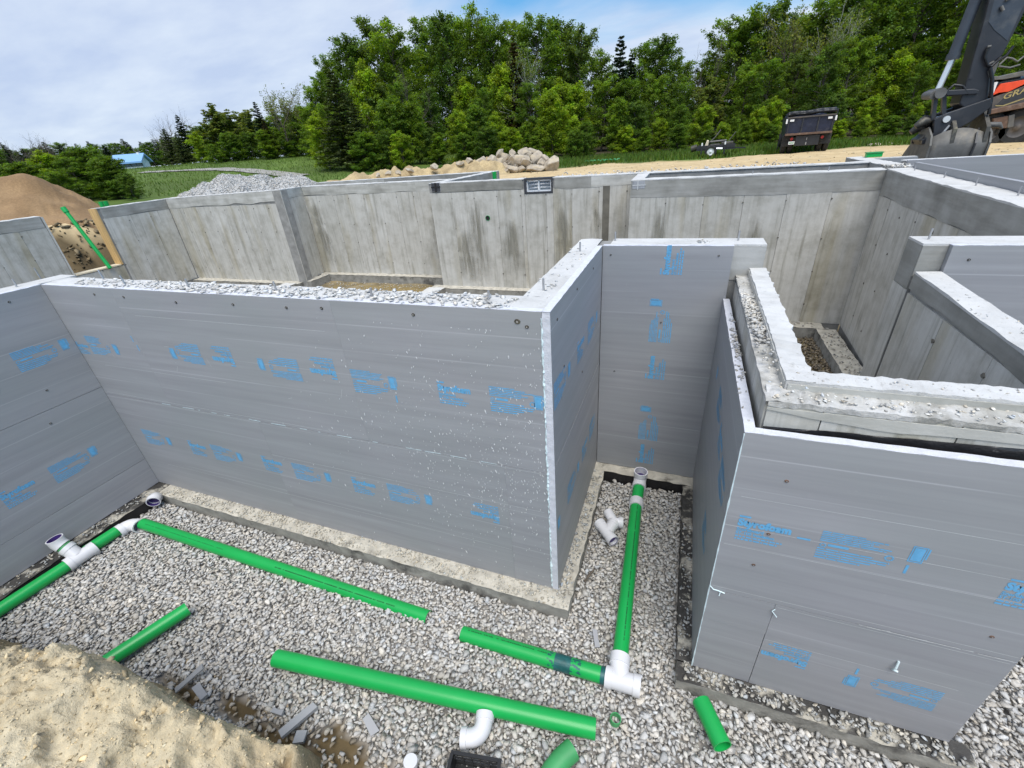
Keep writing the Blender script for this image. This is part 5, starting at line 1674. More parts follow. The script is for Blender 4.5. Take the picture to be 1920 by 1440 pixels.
heap('soil_heap', 'low lumpy tan soil heap left of the boulders', 'soil heap', [(610, 340), (650, 333), (690, 329), (720, 325), (745, 315), (768, 311), (790, 320), (815, 321), (832, 312), (858, 306), (880, 298), (905, 297), (925, 299), (942, 302), (955, 318)], 24.0, 2.2, col_fn((.50, .385, .215), (.36, .27, .15), 2.2, 108), M['soil'], 109, .28, 1.6, n=130)


def boulder_mesh(seed):
    bm = bmesh.new(); bmesh.ops.create_icosphere(bm, subdivisions=4, radius=1)
    V = np.array([v.co for v in bm.verts]); r = np.random.default_rng(seed)
    for _ in range(14):
        nrm = r.normal(size=3); nrm /= np.linalg.norm(nrm); d = r.uniform(.48, .82)
        e = V @ nrm - d; V -= np.where(e > 0, e, 0)[:, None] * nrm * .97
    V *= (1 + .05 * fbm(V[:, 0] * 2 + seed, V[:, 1] * 2, V[:, 2] * 2, 3, seed))[:, None]
    Fa = np.array([[v.index for v in f.verts] for f in bm.faces]); bm.free()
    return np_mesh('boulder', V, Fa, M['boulder'], None, False)


BM = [boulder_mesh(200 + i) for i in range(9)]
BL_ = [(1300, 125, 20, 46, 'tall narrow boulder leaning at the back left of the boulder heap'), (1345, 150, 42, 32, 0), (1395, 120, 28, 24, 0), (1495, 118, 46, 34, 'big rounded boulder on top of the boulder heap'), (1565, 105, 36, 20, 'dark flat boulder at the top right of the heap'), (1582, 165, 50, 45, 0), (1440, 165, 40, 30, 0), (1380, 198, 27, 27, 0), (1300, 205, 48, 42, 'sloping slab-like boulder on the left of the boulder heap'), (1505, 198, 50, 32, 0), (1425, 212, 22, 20, 0), (1270, 250, 46, 24, 0), (1345, 262, 24, 15, 'smallest pale boulder at the foot of the heap'), (1400, 248, 38, 26, 0), (1460, 252, 37, 22, 0), (1575, 240, 62, 26, 'long low boulder at the foot of the heap'), (1632, 200, 22, 32, 0), (1668, 175, 30, 38, 0), (1725, 200, 62, 52, 'large pale pointed boulder at the right end of the heap'), (1535, 150, 34, 34, 0), (1340, 228, 28, 26, 0), (1235, 190, 40, 40, 0), (1195, 242, 26, 13, 'little pale boulder at the left foot of the heap'), (1150, 190, 40, 34, 'brown boulder half buried in the soil heap'), (1480, 180, 60, 40, 0), (1400, 185, 55, 45, 0),
       (1050, 185, 40, 22, 'boulder on the crest of the soil heap'), (965, 205, 30, 20, 0), (760, 232, 36, 22, 0), (470, 278, 26, 14, 0), (385, 286, 28, 16, 'rock at the low left end of the soil heap'), (560, 262, 32, 16, 0), (300, 297, 24, 10, 0)]
for i, (zx, zy, rx, ry, lab) in enumerate(BL_):
    px, py = 640 + zx / 4.364, 260 + zy / 4.364
    dd = 23.2 + .9 * (250 - zy) / 130 + (i % 3) * .12
    p = atd(px, py, dd)
    k = dd * .87 / FPX / 4.364 * 1.5
    o = link('boulder', BM[i % 9], None, tuple(p), (random.uniform(-.3, .3), random.uniform(-.35, .35) + (.35 if i == 0 else 0) + (-.35 if i == 8 else 0), random.uniform(0, 6.28)))
    if i in (0, 8, 18, 15, 3): o.rotation_euler = ((0, .42, .1), (0, -.6, .2), (0, -.35, .0), (0, 0, .1), (0, .1, 0))[(0, 8, 18, 15, 3).index(i)]
    o.scale = (rx * k, (rx + ry) / 2 * k, ry * k * 1.05)
    tag(o, lab or ('tan boulder heaped with others in front of the trees' if zx > 1100 else 'tan rock half buried in the low soil heap'), 'boulder', 'boulders in the heap' if zx > 1100 else 'rocks in the soil heap')


# small green pipe stubs and bits outside
def stub(label, px, py, d, h, tilt=(0, 0), r=.06, mat='green'):
    p = atd(px, py, d)
    t = thing('pipe_stub', label, 'pipe', tuple(p))
    b = MB(); b.tube([(-tilt[0], -tilt[1], -.9), (0, 0, 0)] if tilt != (0, 0) else [(0, 0, -h), (0, 0, 0)], r, 18, inner=r - .008); b.build('pipe_wall', M[mat], t); return t


stub('green pipe stub standing behind the back wall left of the window', 926, 322, 15.2, .8, (.06, 0), .085)
stub('upright green pipe stub above the far left wall, left one of a pair', 188, 378, 19.0, .7)
stub('upright green pipe stub above the far left wall, right one of a pair', 196, 377, 19.2, .7, r=.075)
op = thing('vent_pipe', 'long thin green pipe leaning in the timber-framed opening', 'pipe')
a, c_ = Vector(atx(124, 397, -16.15)), Vector(atx(207, 503, -15.5))
b = MB(); b.tube([a, c_], .05, 16, inner=.043); b.build('pipe_wall', M['green'], op)
b = MB(); dd = (a - c_).normalized(); b.tube([a - dd * .02, a + dd * .12], .066, 16, inner=.05); b.build('hub', M['green'], op)
p = atd(1638, 291, 12.0)
bx_ = thing('green_box', 'small green plastic box on the short wall behind the corner', 'box', (p[0], p[1], 2.552), 0)
b = MB(); b.box(-.13, .13, -.06, .06, 0, .07); b.build('box_body', M['green'], bx_, bevel=.01); b = MB(); b.box(-.14, .14, -.07, .07, .071, .09); b.build('lid', M['green_dark'], bx_)
hs = thing('hose', 'green hose heap lying on the sand edge right of the boulders', 'hose', tuple(onground(1128, 305)))
b = MB(); pts = [(-.9 + i * .06, .12 * math.sin(i * 1.3), .06 + .07 * abs(math.sin(i * .9))) for i in range(31)]; b.tube(pts, .045, 8); b.build('hose_length', M['green_dark'], hs)
for i, (px, py, s) in enumerate(((1642, 272, .3), (1668, 270, .25), (1725, 268, .18))):
    p = onground(px, py); o = link('boulder', BM[i], None, (p[0], p[1], p[2]), (0, 0, i)); o.scale = (s, s * .8, s * .5)
    tag(o, ('flat tan stone on the sand left of the bucket', 'second flat stone on the sand left of the bucket, nearer it', 'small stone on the sand beside the bucket')[i], 'stone')


# ================================================================== MACHINES
def wheel(root, x, y, z, r, w, axis='x', rim='truck_grey', name='wheel'):
    """tyre with tread blocks and a dished rim; axis = axle direction"""
    prof = [(r * .58, -w / 2), (r * .9, -w / 2), (r, -w * .36), (r, w * .36), (r * .9, w / 2), (r * .58, w / 2)]
    b = MB(); n = 28; vs = []; fs = []
    for i in range(n):
        a = 2 * PI * i / n
        for k, (q, t) in enumerate(prof):
            qq = q * (1.02 if k in (2, 3) and i % 2 else 1)
            u, v = qq * math.cos(a), qq * math.sin(a)
            vs.append((t, u, v) if axis == 'x' else (u, t, v))
    m = len(prof)
    for i in range(n):
        for k in range(m - 1): fs.append((i * m + k, ((i + 1) % n) * m + k, ((i + 1) % n) * m + k + 1, i * m + k + 1))
    b.add(vs, fs)
    o = b.build('tyre', M['rubber'], root, (x, y, z)); o.name = name
    b = MB()
    for sgn in (-1, 1):
        pr = [(r * .6, w * .46 * sgn), (r * .5, w * .30 * sgn), (r * .2, w * .30 * sgn), (r * .16, w * .42 * sgn), (0.001, w * .42 * sgn)]
        vs = []; fs = []
        for i in range(n):
            a = 2 * PI * i / n
            for q, t in pr: u, v = q * math.cos(a), q * math.sin(a); vs.append((t, u, v) if axis == 'x' else (u, t, v))
        for i in range(n):
            for k in range(4): fs.append((i * 5 + k, ((i + 1) % n) * 5 + k, ((i + 1) % n) * 5 + k + 1, i * 5 + k + 1))
        b.add(vs, fs, True)
    b.build('rim', M[rim], o)
    return o


# ---- dump truck seen from behind
p = atd(1508, 282, 24.6)
tr = thing('dump_truck', 'dark blue dump truck seen from behind at the forest edge, rusty sill and rolled tarp', 'truck', (p[0], p[1], gz(p[0], p[1]) - .02), -math.atan2(p[0], p[1]) + .10)
tr.scale = (.74,) * 3
b = MB(); b.box(-.45, -.32, .4, 5.6, .62, .80); b.box(.32, .45, .4, 5.6, .62, .80); b.box(-.9, .9, .3, .42, .55, .82); b.build('chassis', M['truck_grey'], tr)
b = MB(); b.box(-1.12, 1.12, .15, 3.6, .93, .99); b.prism([(-1.12, .95), (-1.2, 1.85), (-1.14, 1.85), (-1.06, .95)], 'y', .15, 3.6); b.prism([(1.12, .95), (1.06, .95), (1.14, 1.85), (1.2, 1.85)], 'y', .15, 3.6); b.box(-1.1, 1.1, 3.54, 3.6, .99, 1.95); b.build('dump_body', M['navy'], tr)
b = MB(); b.box(-1.1, 1.1, .07, .13, 1.05, 1.80); tg = b.build('tailgate', M['navy'], tr)
for x in (-1.08, -.40, .36, 1.04): b = MB(); b.box(x, x + .055, .0, .068, 1.06, 1.80); b.build('rib', M['black_paint'], tg)
b = MB(); b.box(-1.16, 1.16, -.02, .10, 1.80, 1.87); b.build('top_rail', M['truck_grey'], tg)
b = MB(); b.box(-1.14, 1.14, -.06, .14, .94, 1.045); b.build('rusty_sill', M['rust'], tr, bevel=.01)
b = MB(); pts = [(-1.15 + .1 * i, .35 + .05 * math.sin(i * 1.7), 1.95 + .02 * math.sin(i * .5) + .004 * i) for i in range(24)]; b.tube(pts, [.09 + .012 * math.sin(i * .7) for i in range(24)], 9)
b.tube([(q[0], q[1] + .25, q[2] + .08) for q in pts], .09, 8); b.build('tarp', M['black_plastic'], tr)
b = MB(); b.tube([(-1.18, .2, 1.85), (-1.18, .2, 2.05)], .03, 8); b.tube([(1.2, .2, 1.85), (1.2, .2, 2.12)], .03, 8); b.box(-1.22, 1.22, .16, .22, 2.02, 2.06); b.build('tarp_bow', M['black_paint'], tr)
for x in (-1.02, .80): MB().box(x, x + .2, -.012, -.0, 1.64, 1.74).build('reflector', M['white'], tr)
for x in (-1.215, 1.135): MB().box(x, x + .08, .0, .06, 1.55, 1.78).build('side_marker', M['white'], tr)
b = MB(); b.box(-.55, .62, .1, .2, .38, .90); b.build('rear_apron', M['black_paint'], tr, bevel=.015)
b = MB(); b.tube([(0, .09, .42), (0, .09, .56)], .03, 8); b.build('tow_hook', M['steel'], tr); b = MB(); b.tube([(0, .09, .66), (0, .09, .78)], .02, 8); b.build('latch', M['steel'], tr)
for x in (-.76, .74): b = MB(); b.tube([(x, .09, .76), (x, .03, .76)], .075, 14); b.build('tail_light', M['red'], tr)
b = MB(); b.box(-.88, -.58, .06, .075, .48, .63); b.build('number_plate', M['white'], tr)
b = MB(); b.box(-.85, -.61, .055, .059, .53, .58); b.build('plate_marks', M['green_dark'], tr)
for x in (-1.05, -.72, .74, 1.07): wheel(tr, x, .95, .50, .50, .26)
for x in (-1.0, 1.0): wheel(tr, x, 4.9, .48, .48, .26)
MB().box(-1.2, -.66, .28, .31, .38, .92).build('mud_flap', M['rubber'], tr); MB().box(.66, 1.2, .28, .31, .42, .92).build('mud_flap', M['rubber'], tr)
b = MB(); b.prism([(3.75, .75), (5.9, .75), (5.9, 1.35), (5.1, 1.45), (4.8, 2.1), (3.75, 2.1)], 'x', -1.0, 1.0); b.build('cab', M['navy'], tr, bevel=.05)
b = MB(); b.box(-.8, .8, 3.735, 3.748, 1.5, 1.98); b.build('rear_window', M['glass'], tr)

# ---- utility trailer with odds and ends
p = atd(1340, 288, 26.0)
ut = thing('utility_trailer', 'small dark utility trailer with a white-rimmed wheel parked at the grass edge', 'trailer', (p[0], p[1], gz(p[0], p[1])), -.05)
ut.scale = (.9,) * 3
b = MB(); b.box(-.95, .95, 0, 1.4, .36, .44); b.box(-.95, .95, -.02, .02, .44, .60); b.box(-.95, .95, 1.38, 1.42, .44, .60); b.bar((.95, .7, .40), (1.5, .7, .36), .07, .07); b.build('deck', M['black_paint'], ut)
for x in (-.72, .42):
    MB().box(x, x + .07, -.08, -.03, .02, .74).build('post', M['black_paint'], ut); MB().box(x - .003, x + .073, -.09, -.082, .60, .74).build('post_reflector', M['white'], ut)
wheel(ut, -.22, -.14, .30, .30, .16, 'y', 'white'); wheel(ut, -.22, 1.55, .30, .30, .16, 'y', 'white')
b = MB(); b.prism([(-.6, .45), (-.4, .45), (-.38, .82), (-.48, .86)], 'y', .3, .7); b.build('load_tank', M['wood_pale'], ut, bevel=.03)
b = MB(); b.tube([(-.5, .5, .6), (-.1, .5, .95), (.15, .5, 1.3)], .025, 8); b.tube([(.5, .6, .6), (.9, .5, 1.15)], .02, 8); b.tube([(-.3, .4, .75), (.5, .4, .78)], .05, 8); b.build('load_bar', M['dusty_steel'], ut)
b = MB(); b.box(.25, .85, .2, 1.1, .45, .72); b.box(-.3, .2, .3, 1.0, .45, .64); b.tube([(-1.25, .5, .45), (-.95, .5, .52)], .16, 12); b.build('load_engine', M['dark_steel'], ut, bevel=.04)
b = MB(); b.tube([(.05, -.1, .42), (.35, -.1, .40)], .06, 10); b.build('silencer', M['chrome'], ut)

# ---- excavator: dipper, links and bucket in view; boom, cab and tracks out of frame to the right
YE = 11.9
E2 = lambda px, py: (lambda q: (float(q[0]), float(q[2])))(aty(px, py, YE))
ex = thing('excavator', 'black excavator arm reaching down from the top right, grey bucket on the sand', 'excavator', (0, YE, 0))
def plate(pts, y0, y1, name, mat, bev=.012, parent=None):
    b = MB(); b.prism([E2(*q) for q in pts][::-1], 'y', y0, y1); return b.build(name, M[mat], parent or ex, bevel=bev)
ar = plate([(1868, -140), (1846, -10), (1833, 44), (1813, 115), (1799, 165), (1789, 196), (1800, 206), (1828, 204), (1841, 190), (1845, 155), (1851, 121), (1868, 107), (1894, 55), (1921, 0), (1975, -140)], -.20, .20, 'dipper_arm', 'black_paint', .02)
plate([(1850, -20), (1838, 40), (1852, 60), (1876, 80), (1890, 50), (1912, 0), (1925, -40)], -.206, -.2005, 'side_panel', 'slate_paint', .0, ar)
plate([(1868, -138), (1847, -12), (1834, 42), (1814, 114), (1805, 150), (1811, 150), (1822, 112), (1842, 42), (1856, -12), (1878, -138)], -.212, -.2005, 'side_weld_strip', 'black_paint', .0, ar)
b = MB(); A_, B1, B2 = E2(1842, -30), E2(1789, 101), E2(1785, 112); b.tube([(A_[0], 0, A_[1]), (B1[0], 0, B1[1])], .085, 18); b.tube([(B1[0], 0, B1[1]), (B2[0], 0, B2[1])], .10, 18); b.build('cylinder', M['slate_paint'], ex)
b = MB(); C_ = E2(1758, 170); b.tube([(B2[0], 0, B2[1]), (C_[0], 0, C_[1])], .05, 16); b.build('cylinder_rod', M['chrome'], ex)
b = MB(); c0 = E2(1753, 176); b.tube([(c0[0], -.25, c0[1]), (c0[0], .25, c0[1])], .085, 16); c1 = E2(1744, 178); b.tube([(c1[0], -.2, c1[1] - .01), (c1[0], .2, c1[1])], .07, 12); b.build('rod_eye', M['dusty_steel'], ex, bevel=.008)
for y in (-.24, .17): plate([(1757, 171), (1764, 181), (1820, 178), (1824, 171), (1815, 168)], y, y + .06, 'guide_link', 'black_paint')
for x0, x1 in ((1748, 1742), (1757, 1754), (1763, 1762)):
    b = MB(); a0, a1 = E2(x0, 182), E2(x1, 226); b.bar((a0[0], -.14 if x0 != 1757 else .1, a0[1]), (a1[0], -.14 if x0 != 1757 else .1, a1[1]), .07, .06); b.build('bucket_link', M['black_paint'], ex)
for y in (-.28, .20): plate([(1740, 224), (1760, 214), (1800, 200), (1843, 185), (1846, 196), (1838, 206), (1806, 229), (1786, 240), (1768, 249), (1748, 258), (1735, 268), (1717, 270), (1718, 262), (1738, 250)], y, y + .08, 'hitch_plate', 'black_paint')
b = MB(); k0 = E2(1761, 224); b.tube([(k0[0], -.31, k0[1]), (k0[0], .31, k0[1])], .055, 14); b.build('pin', M['chrome'], ex)
b = MB(); a0, a1 = E2(1767, 235), E2(1752, 252); b.bar((a0[0], -.292, a0[1]), (a1[0], -.292, a1[1]), .02, .03); b.build('scratch_mark', M['chrome'], ex)
for k, (xa, ya) in enumerate(((1715, 232), (1725, 229), (1718, 243))):
    b = MB(); a0, a1 = E2(xa - 5, ya + 6), E2(xa + 22, ya - 4); b.tube([(a0[0], -.15 + .15 * k, a0[1]), ((a0[0] + a1[0]) / 2, -.15 + .15 * k, (a0[1] + a1[1]) / 2 + .05), (a1[0], -.1 + .1 * k, a1[1])], [.05, .085, .07], 9); b.build('thumb_tine', M['dark_steel'], ex)
plate([(1716, 262), (1730, 250), (1752, 250), (1758, 268), (1745, 282), (1728, 285), (1722, 272)], -.18, .18, 'coupler', 'dark_steel', .02)
# bucket: open shell, mouth up and away, seen from its back
b0, b1 = E2(1714, 300), E2(1816, 296); bw0, bw1 = b0[0], b1[0]
prof = [(-.42, 2.92), (-.50, 2.70), (-.50, 2.42), (-.40, 2.16), (-.18, 1.99), (.15, 1.95), (.50, 2.05), (.78, 2.30)]
n = len(prof); vs = []; fs = []
for x in np.linspace(bw0, bw1, 9):
    for i, (y, z) in enumerate(prof): vs.append((x, y, z - .02 - (.10 if i == 0 else 0) + (.16 * math.sin((x - bw0) / (bw1 - bw0) * PI * .9 + .2) if i == 0 else 0)))
for j in range(8):
    for i in range(n - 1): fs.append((j * n + i, j * n + i + 1, (j + 1) * n + i + 1, (j + 1) * n + i))
bs = MB().add(vs, fs, True).build('bucket_shell', M['dusty_steel'], ex); sm_ = bs.modifiers.new('thick', 'SOLIDIFY'); sm_.thickness = .03
for x in (bw0 - .02, bw1 - .01):
    b = MB(); b.prism([(-.44, 2.86), (-.52, 2.7), (-.52, 2.42), (-.42, 2.14), (-.19, 1.97), (.15, 1.93), (.5, 2.03), (.82, 2.30), (.5, 2.6), (.1, 2.95), (-.2, 3.0)], 'x', x, x + .03); b.build('bucket_side', M['dusty_steel'], ex)
b = MB(); xm = bw1 - .22; b.prism([(-.53, 2.42), (-.545, 2.7), (-.46, 2.88), (-.44, 2.86), (-.515, 2.7), (-.505, 2.42)], 'x', xm, xm + .025); b.build('wear_strip', M['black_paint'], ex)
for x in (bw0 + .28, bw0 + .75):
    b = MB(); b.prism([(-.5, 2.65), (-.45, 2.95), (-.1, 3.22), (.15, 3.15), (.2, 2.8)], 'x', x, x + .06); b.build('bucket_ear', M['dark_steel'], ex)
b = MB(); pts = [(bw0 + .75, -.2, 2.90), (bw0 + .85, -.25, 2.97), (bw0 + 1.0, -.25, 2.96), (bw0 + 1.08, -.2, 2.90)]; b.tube(pts, [.03, .05, .045, .02], 8); b.build('mud_lump', M['dusty_steel'], ex)
# hoses and grab handles on the arm
b = MB(); hp = [E2(1838, 95), E2(1833, 110), E2(1838, 125), E2(1845, 128), E2(1855, 118), E2(1872, 108), E2(1885, 90)]; b.tube([(q[0], -.24, q[1]) for q in hp], .025, 8); hp = [E2(1842, 130), E2(1846, 150), E2(1844, 190), E2(1840, 215)]; b.tube([(q[0], -.25, q[1]) for q in hp], .028, 8); hp = [E2(1766, 172), E2(1778, 161), E2(1794, 163), E2(1804, 178)]; b.tube([(q[0], -.22, q[1]) for q in hp], .022, 8); b.build('hydraulic_hose', M['black_plastic'], ex)
for px, py, qx, qy in ((1838, 92, 1844, 91), (1840, 124, 1850, 119), (1841, 135, 1844, 147), (1863, 17, 1866, 26), (1871, 7, 1884, -1)):
    b = MB(); a0, a1 = E2(px, py), E2(qx, qy); b.tube([(a0[0], -.23, a0[1]), (a1[0], -.24, a1[1])], .022, 8); b.build('hose_clamp', M['dusty_steel'], ar)
# out-of-frame rest of the machine
top = E2(1925, -130); tx, tz = top
b = MB(); b.prism([(tx - .35, tz - .3), (tx + .5, tz + .75), (tx + 3.2, tz - .6), (tx + 5.6, 3.9), (tx + 5.2, 3.4), (tx + 2.7, tz - 1.1), (tx + .4, tz - .35)][::-1], 'y', -.25, .25); b.build('boom', M['black_paint'], ex, bevel=.03)
bx0 = tx + 4.9
b = MB(); b.prism([(bx0, 3.2), (bx0 + 3.4, 3.2), (bx0 + 3.6, 4.4), (bx0 + 1.6, 4.5), (bx0, 4.0)], 'y', -1.3, .3); b.build('upper_body', M['slate_paint'], ex, bevel=.06)
b = MB(); b.prism([(bx0 - .3, 3.2), (bx0 + 1.4, 3.2), (bx0 + 1.4, 5.1), (bx0 + .1, 5.1), (bx0 - .3, 4.2)], 'y', .35, 1.4); b.build('cab', M['black_paint'], ex, bevel=.05)
for y in (-1.5, .9):
    b = MB(); b.prism([(bx0 - .6, 2.5), (bx0 - .3, 2.1), (bx0 + 3.4, 2.1), (bx0 + 3.7, 2.5), (bx0 + 3.4, 2.95), (bx0 - .3, 2.95)], 'y', y, y + .6); b.build('track', M['rubber'], ex, bevel=.04)
b = MB(); b.box(bx0 + .6, bx0 + 2.4, -.85, .85, 2.4, 3.19); b.build('undercarriage', M['black_paint'], ex)

# ---- truck-mounted machine behind, its side to the camera
YT = 22.3
T2 = lambda px, py: (lambda q: (float(q[0]), float(q[2])))(aty(px, py, YT))
gt = thing('wheeled_excavator', 'dusty dark wheeled machine at the right edge with an orange wedge and gold lettering', 'truck', (0, YT, 0))
def gp(pts, y0, y1, name, mat, bev=.02, parent=None):
    b = MB(); b.prism([T2(*q) for q in pts][::-1], 'y', y0, y1); return b.build(name, M[mat], parent or gt, bevel=bev)
bdy = gp([(1838, 208), (1848, 190), (1858, 184), (1924, 160), (2010, 128), (2110, 100), (2110, 150), (2010, 172), (1924, 195), (1840, 214)], 0, 2.2, 'side_body', 'truck_grey')
gp([(1836, 209), (1924, 191), (2110, 146), (2110, 156), (1924, 201), (1836, 218)], -.12, .1, 'running_board', 'rust')
gp([(1858, 180), (1876, 157), (1921, 149.5), (1960, 142), (1960, 146), (1924, 156), (1890, 172), (1872, 174)], -.03, .6, 'orange_wedge', 'orange', .01)
gp([(1850, 181), (1866, 155), (1921, 146), (2060, 112), (2110, 98), (2110, 108), (1960, 146), (1921, 150), (1876, 158), (1860, 180)], .05, 1.9, 'upper_shell', 'black_paint')
b = MB(); a0, a1 = T2(1856, 180), T2(1866, 154); b.tube([(a0[0], -.06, a0[1]), (a1[0], -.06, a1[1])], .045, 10); b.build('grab_post', M['white'], gt)
gp([(1862, 143), (1876, 143), (1900, 137), (1930, 131), (2040, 105), (2040, 112), (1930, 140), (1880, 149), (1864, 150)], -.02, .4, 'top_rail', 'dusty_steel', .01)
gp([(1864, 172), (1880, 142), (1905, 138), (1930, 133), (1930, 146), (1866, 157)], .45, 1.8, 'engine_cover', 'black_paint')
# decal: slanted panel with gold outline and letters
dp = gp([(1869, 196), (1882, 183), (1924, 166), (1990, 143), (1990, 160), (1924, 181), (1880, 196)], -.006, -.0005, 'decal_panel', 'black_paint', 0, bdy)
gp([(1866, 197.5), (1880, 197.5), (1924, 182.5), (1990, 161.5), (1990, 163), (1924, 184), (1881, 199.3), (1866, 199)], -.010, -.0065, 'decal_edge', 'gold', 0, bdy)
tv, tf = text_geo('GRADALL', 1.0, .012)
wd = max(v[0] for v in tv); o0 = T2(1878.5, 187.5); o1 = T2(1985, 152)
ux, uz = (o1[0] - o0[0]) / wd, (o1[1] - o0[1]) / wd; hgt = (T2(1884, 174)[1] - T2(1884, 185.5)[1]) / .72
vs = [(o0[0] + v[0] * ux, -.012, o0[1] + v[0] * uz + v[1] * hgt) for v in tv]
me = bpy.data.meshes.new('lettering'); me.from_pydata(vs, [], tf); me.materials.append(M['gold']); link('lettering', me, bdy)
gp([(1851, 193), (1861, 190), (1859, 193), (1851, 195)], -.012, -.0005, 'small_badge', 'gold', 0, bdy)
for cx, cy in ((1855, 247), (1912, 238), (2010, 222), (2070, 213)):
    q = T2(cx, cy); wheel(gt, q[0], .25, q[1], .56, .32, 'y'); wheel(gt, q[0], 1.9, q[1], .56, .32, 'y')
gp([(1825, 248), (1826, 228), (1849, 222), (1849, 246)], -.02, .03, 'mudguard', 'dusty_steel', .02)
gp([(1888, 240), (1891, 217), (1903, 214), (1900, 238)], -.02, .03, 'mudguard', 'dusty_steel', .02)
gp([(1862, 222), (1891, 217), (1890, 240), (1872, 241), (1864, 236)], 0, .6, 'rusty_tank', 'rust', .02)
b = MB(); a0, a1 = T2(1835, 226), T2(2110, 172); b.bar((a0[0], 1.0, a0[1]), (a1[0], 1.0, a1[1]), 1.0, .35); b.build('chassis', M['black_paint'], gt)
b = MB(); hp = [T2(1890, 118), T2(1905, 104), T2(1915, 106), T2(1925, 112), T2(1940, 100)]; b.tube([(q[0], .5, q[1]) for q in hp], .03, 7); hp = [T2(1888, 121), T2(1910, 124), T2(1930, 118)]; b.tube([(q[0], .5, q[1]) for q in hp], .03, 7); hp = [T2(1884, 140), T2(1900, 100), T2(1912, 40), T2(1925, 0)]; b.tube([(q[0], .9, q[1]) for q in hp], .09, 8); b.build('hose', M['dusty_steel'], gt)

# ================================================================== HOUSE FAR LEFT
D = 105.0
hp = atd(244, 316, D); L = np.linalg.norm((atd(214, 305, D) - atd(272, 305, D))[:2])
hg = gz(hp[0], hp[1]); t3 = atd(238, 293, D)[2]
ho = thing('farmhouse', 'small white house with a blue metal roof among trees far left', 'house', (hp[0], hp[1], hg - .3), -math.atan2(hp[0], hp[1]) - .5)
H2 = (t3 - hg) + .3; eh = H2 * .55
b = MB(); b.box(-L / 2, L / 2, 0, L * .6, 0, eh); b.prism([(0, eh), (L * .6, eh), (L * .3, H2)], 'x', L / 2 - .2, L / 2); b.prism([(0, eh), (L * .6, eh), (L * .3, H2)], 'x', -L / 2, -L / 2 + .2); b.build('wall', M['white'], ho)
b = MB(); b.prism([(-.5, eh - .15), (L * .3, H2 + .1), (L * .3, H2 + .35), (-.5, eh + .1)], 'x', -L / 2 - .4, L / 2 + .4); b.prism([(L * .6 + .5, eh - .15), (L * .6 + .5, eh + .1), (L * .3, H2 + .35), (L * .3, H2 + .1)], 'x', -L / 2 - .4, L / 2 + .4); b.build('roof', M['blue_roof'], ho)
b = MB(); b.box(L * .34, L * .42, L * .25, L * .33, H2 - .3, H2 + .5); b.build('chimney', M['white'], ho)
for i in range(4):
    x = -L * .36 + i * L * .22; w = MB().box(x, x + 1.0, -.06, -.003, eh * .45, eh * .85).build('window', M['window_frame'], ho)
    MB().box(x + .1, x + .9, -.08, -.065, eh * .48, eh * .82).build('pane', M['glass'], w)

# ================================================================== TREES
def tube_np(pts, rad, k=5):
    pts = np.asarray(pts, float); n = len(pts); V = []; F = []
    for i in range(n):
        d = pts[min(i + 1, n - 1)] - pts[max(i - 1, 0)]; d = d / (np.linalg.norm(d) + 1e-9)
        a = np.cross(d, (0.3, 0.9, .1)); a /= np.linalg.norm(a); b_ = np.cross(d, a)
        for j in range(k): V.append(pts[i] + (a * math.cos(2 * PI * j / k) + b_ * math.sin(2 * PI * j / k)) * rad[i])
    for i in range(n - 1):
        for j in range(k): F.append((i * k + j, i * k + (j + 1) % k, (i + 1) * k + (j + 1) % k, (i + 1) * k + j))
    return np.array(V), np.array(F)


def join(parts):
    V = []; F = []; o = 0
    for v, f in parts: V.append(v); F.append(f + o); o += len(v)
    return np.concatenate(V), np.concatenate(F)


def leaves(r, cen, spread, count, size, base, cvar, up=.9, flat=.55, elong=1.5, droop=None):
    """leaf quads round clump centres; per-clump and per-leaf colour"""
    n = len(cen); idx = np.repeat(np.arange(n), count); m = len(idx)
    g = r.normal(size=(m, 3)); g /= np.linalg.norm(g, axis=1)[:, None]; g *= r.random((m, 1)) ** .45
    g[:, 2] *= flat
    P = cen[idx] + g * spread[idx][:, None]
    nr = r.normal(size=(m, 3)) * .75 + g * .7; nr[:, 2] += up; nr /= np.linalg.norm(nr, axis=1)[:, None]
    t = np.cross(nr, r.normal(size=(m, 3))); t /= np.linalg.norm(t, axis=1)[:, None]; b_ = np.cross(nr, t)
    s = size * r.uniform(.6, 1.35, m)[:, None]
    Q = np.stack([P - t * s * elong * .5, P + b_ * s * .5, P + t * s * elong * .5, P - b_ * s * .5], 1).reshape(-1, 3)
    F = np.arange(m * 4).reshape(m, 4)
    cc = np.clip(r.normal(1, cvar, (n, 1)), .5, 1.7)[idx] * np.clip(r.normal(1, .18, (m, 1)), .5, 1.6)
    hue = r.normal(0, .07, (n, 1))[idx]
    C = np.array(base)[None] * cc * np.concatenate([1 + hue, np.ones((m, 1)), 1 - hue], 1)
    return Q, F, np.repeat(np.clip(C, 0, 1), 4, 0)


def proto(name, Vt, Ft, Vl, Fl, Cl, bark='bark', leafmat='leaf'):
    return (np_mesh(name + '_trunk', Vt, Ft, M[bark], None, True), np_mesh(name + '_crown', Vl, Fl, M[leafmat], Cl))


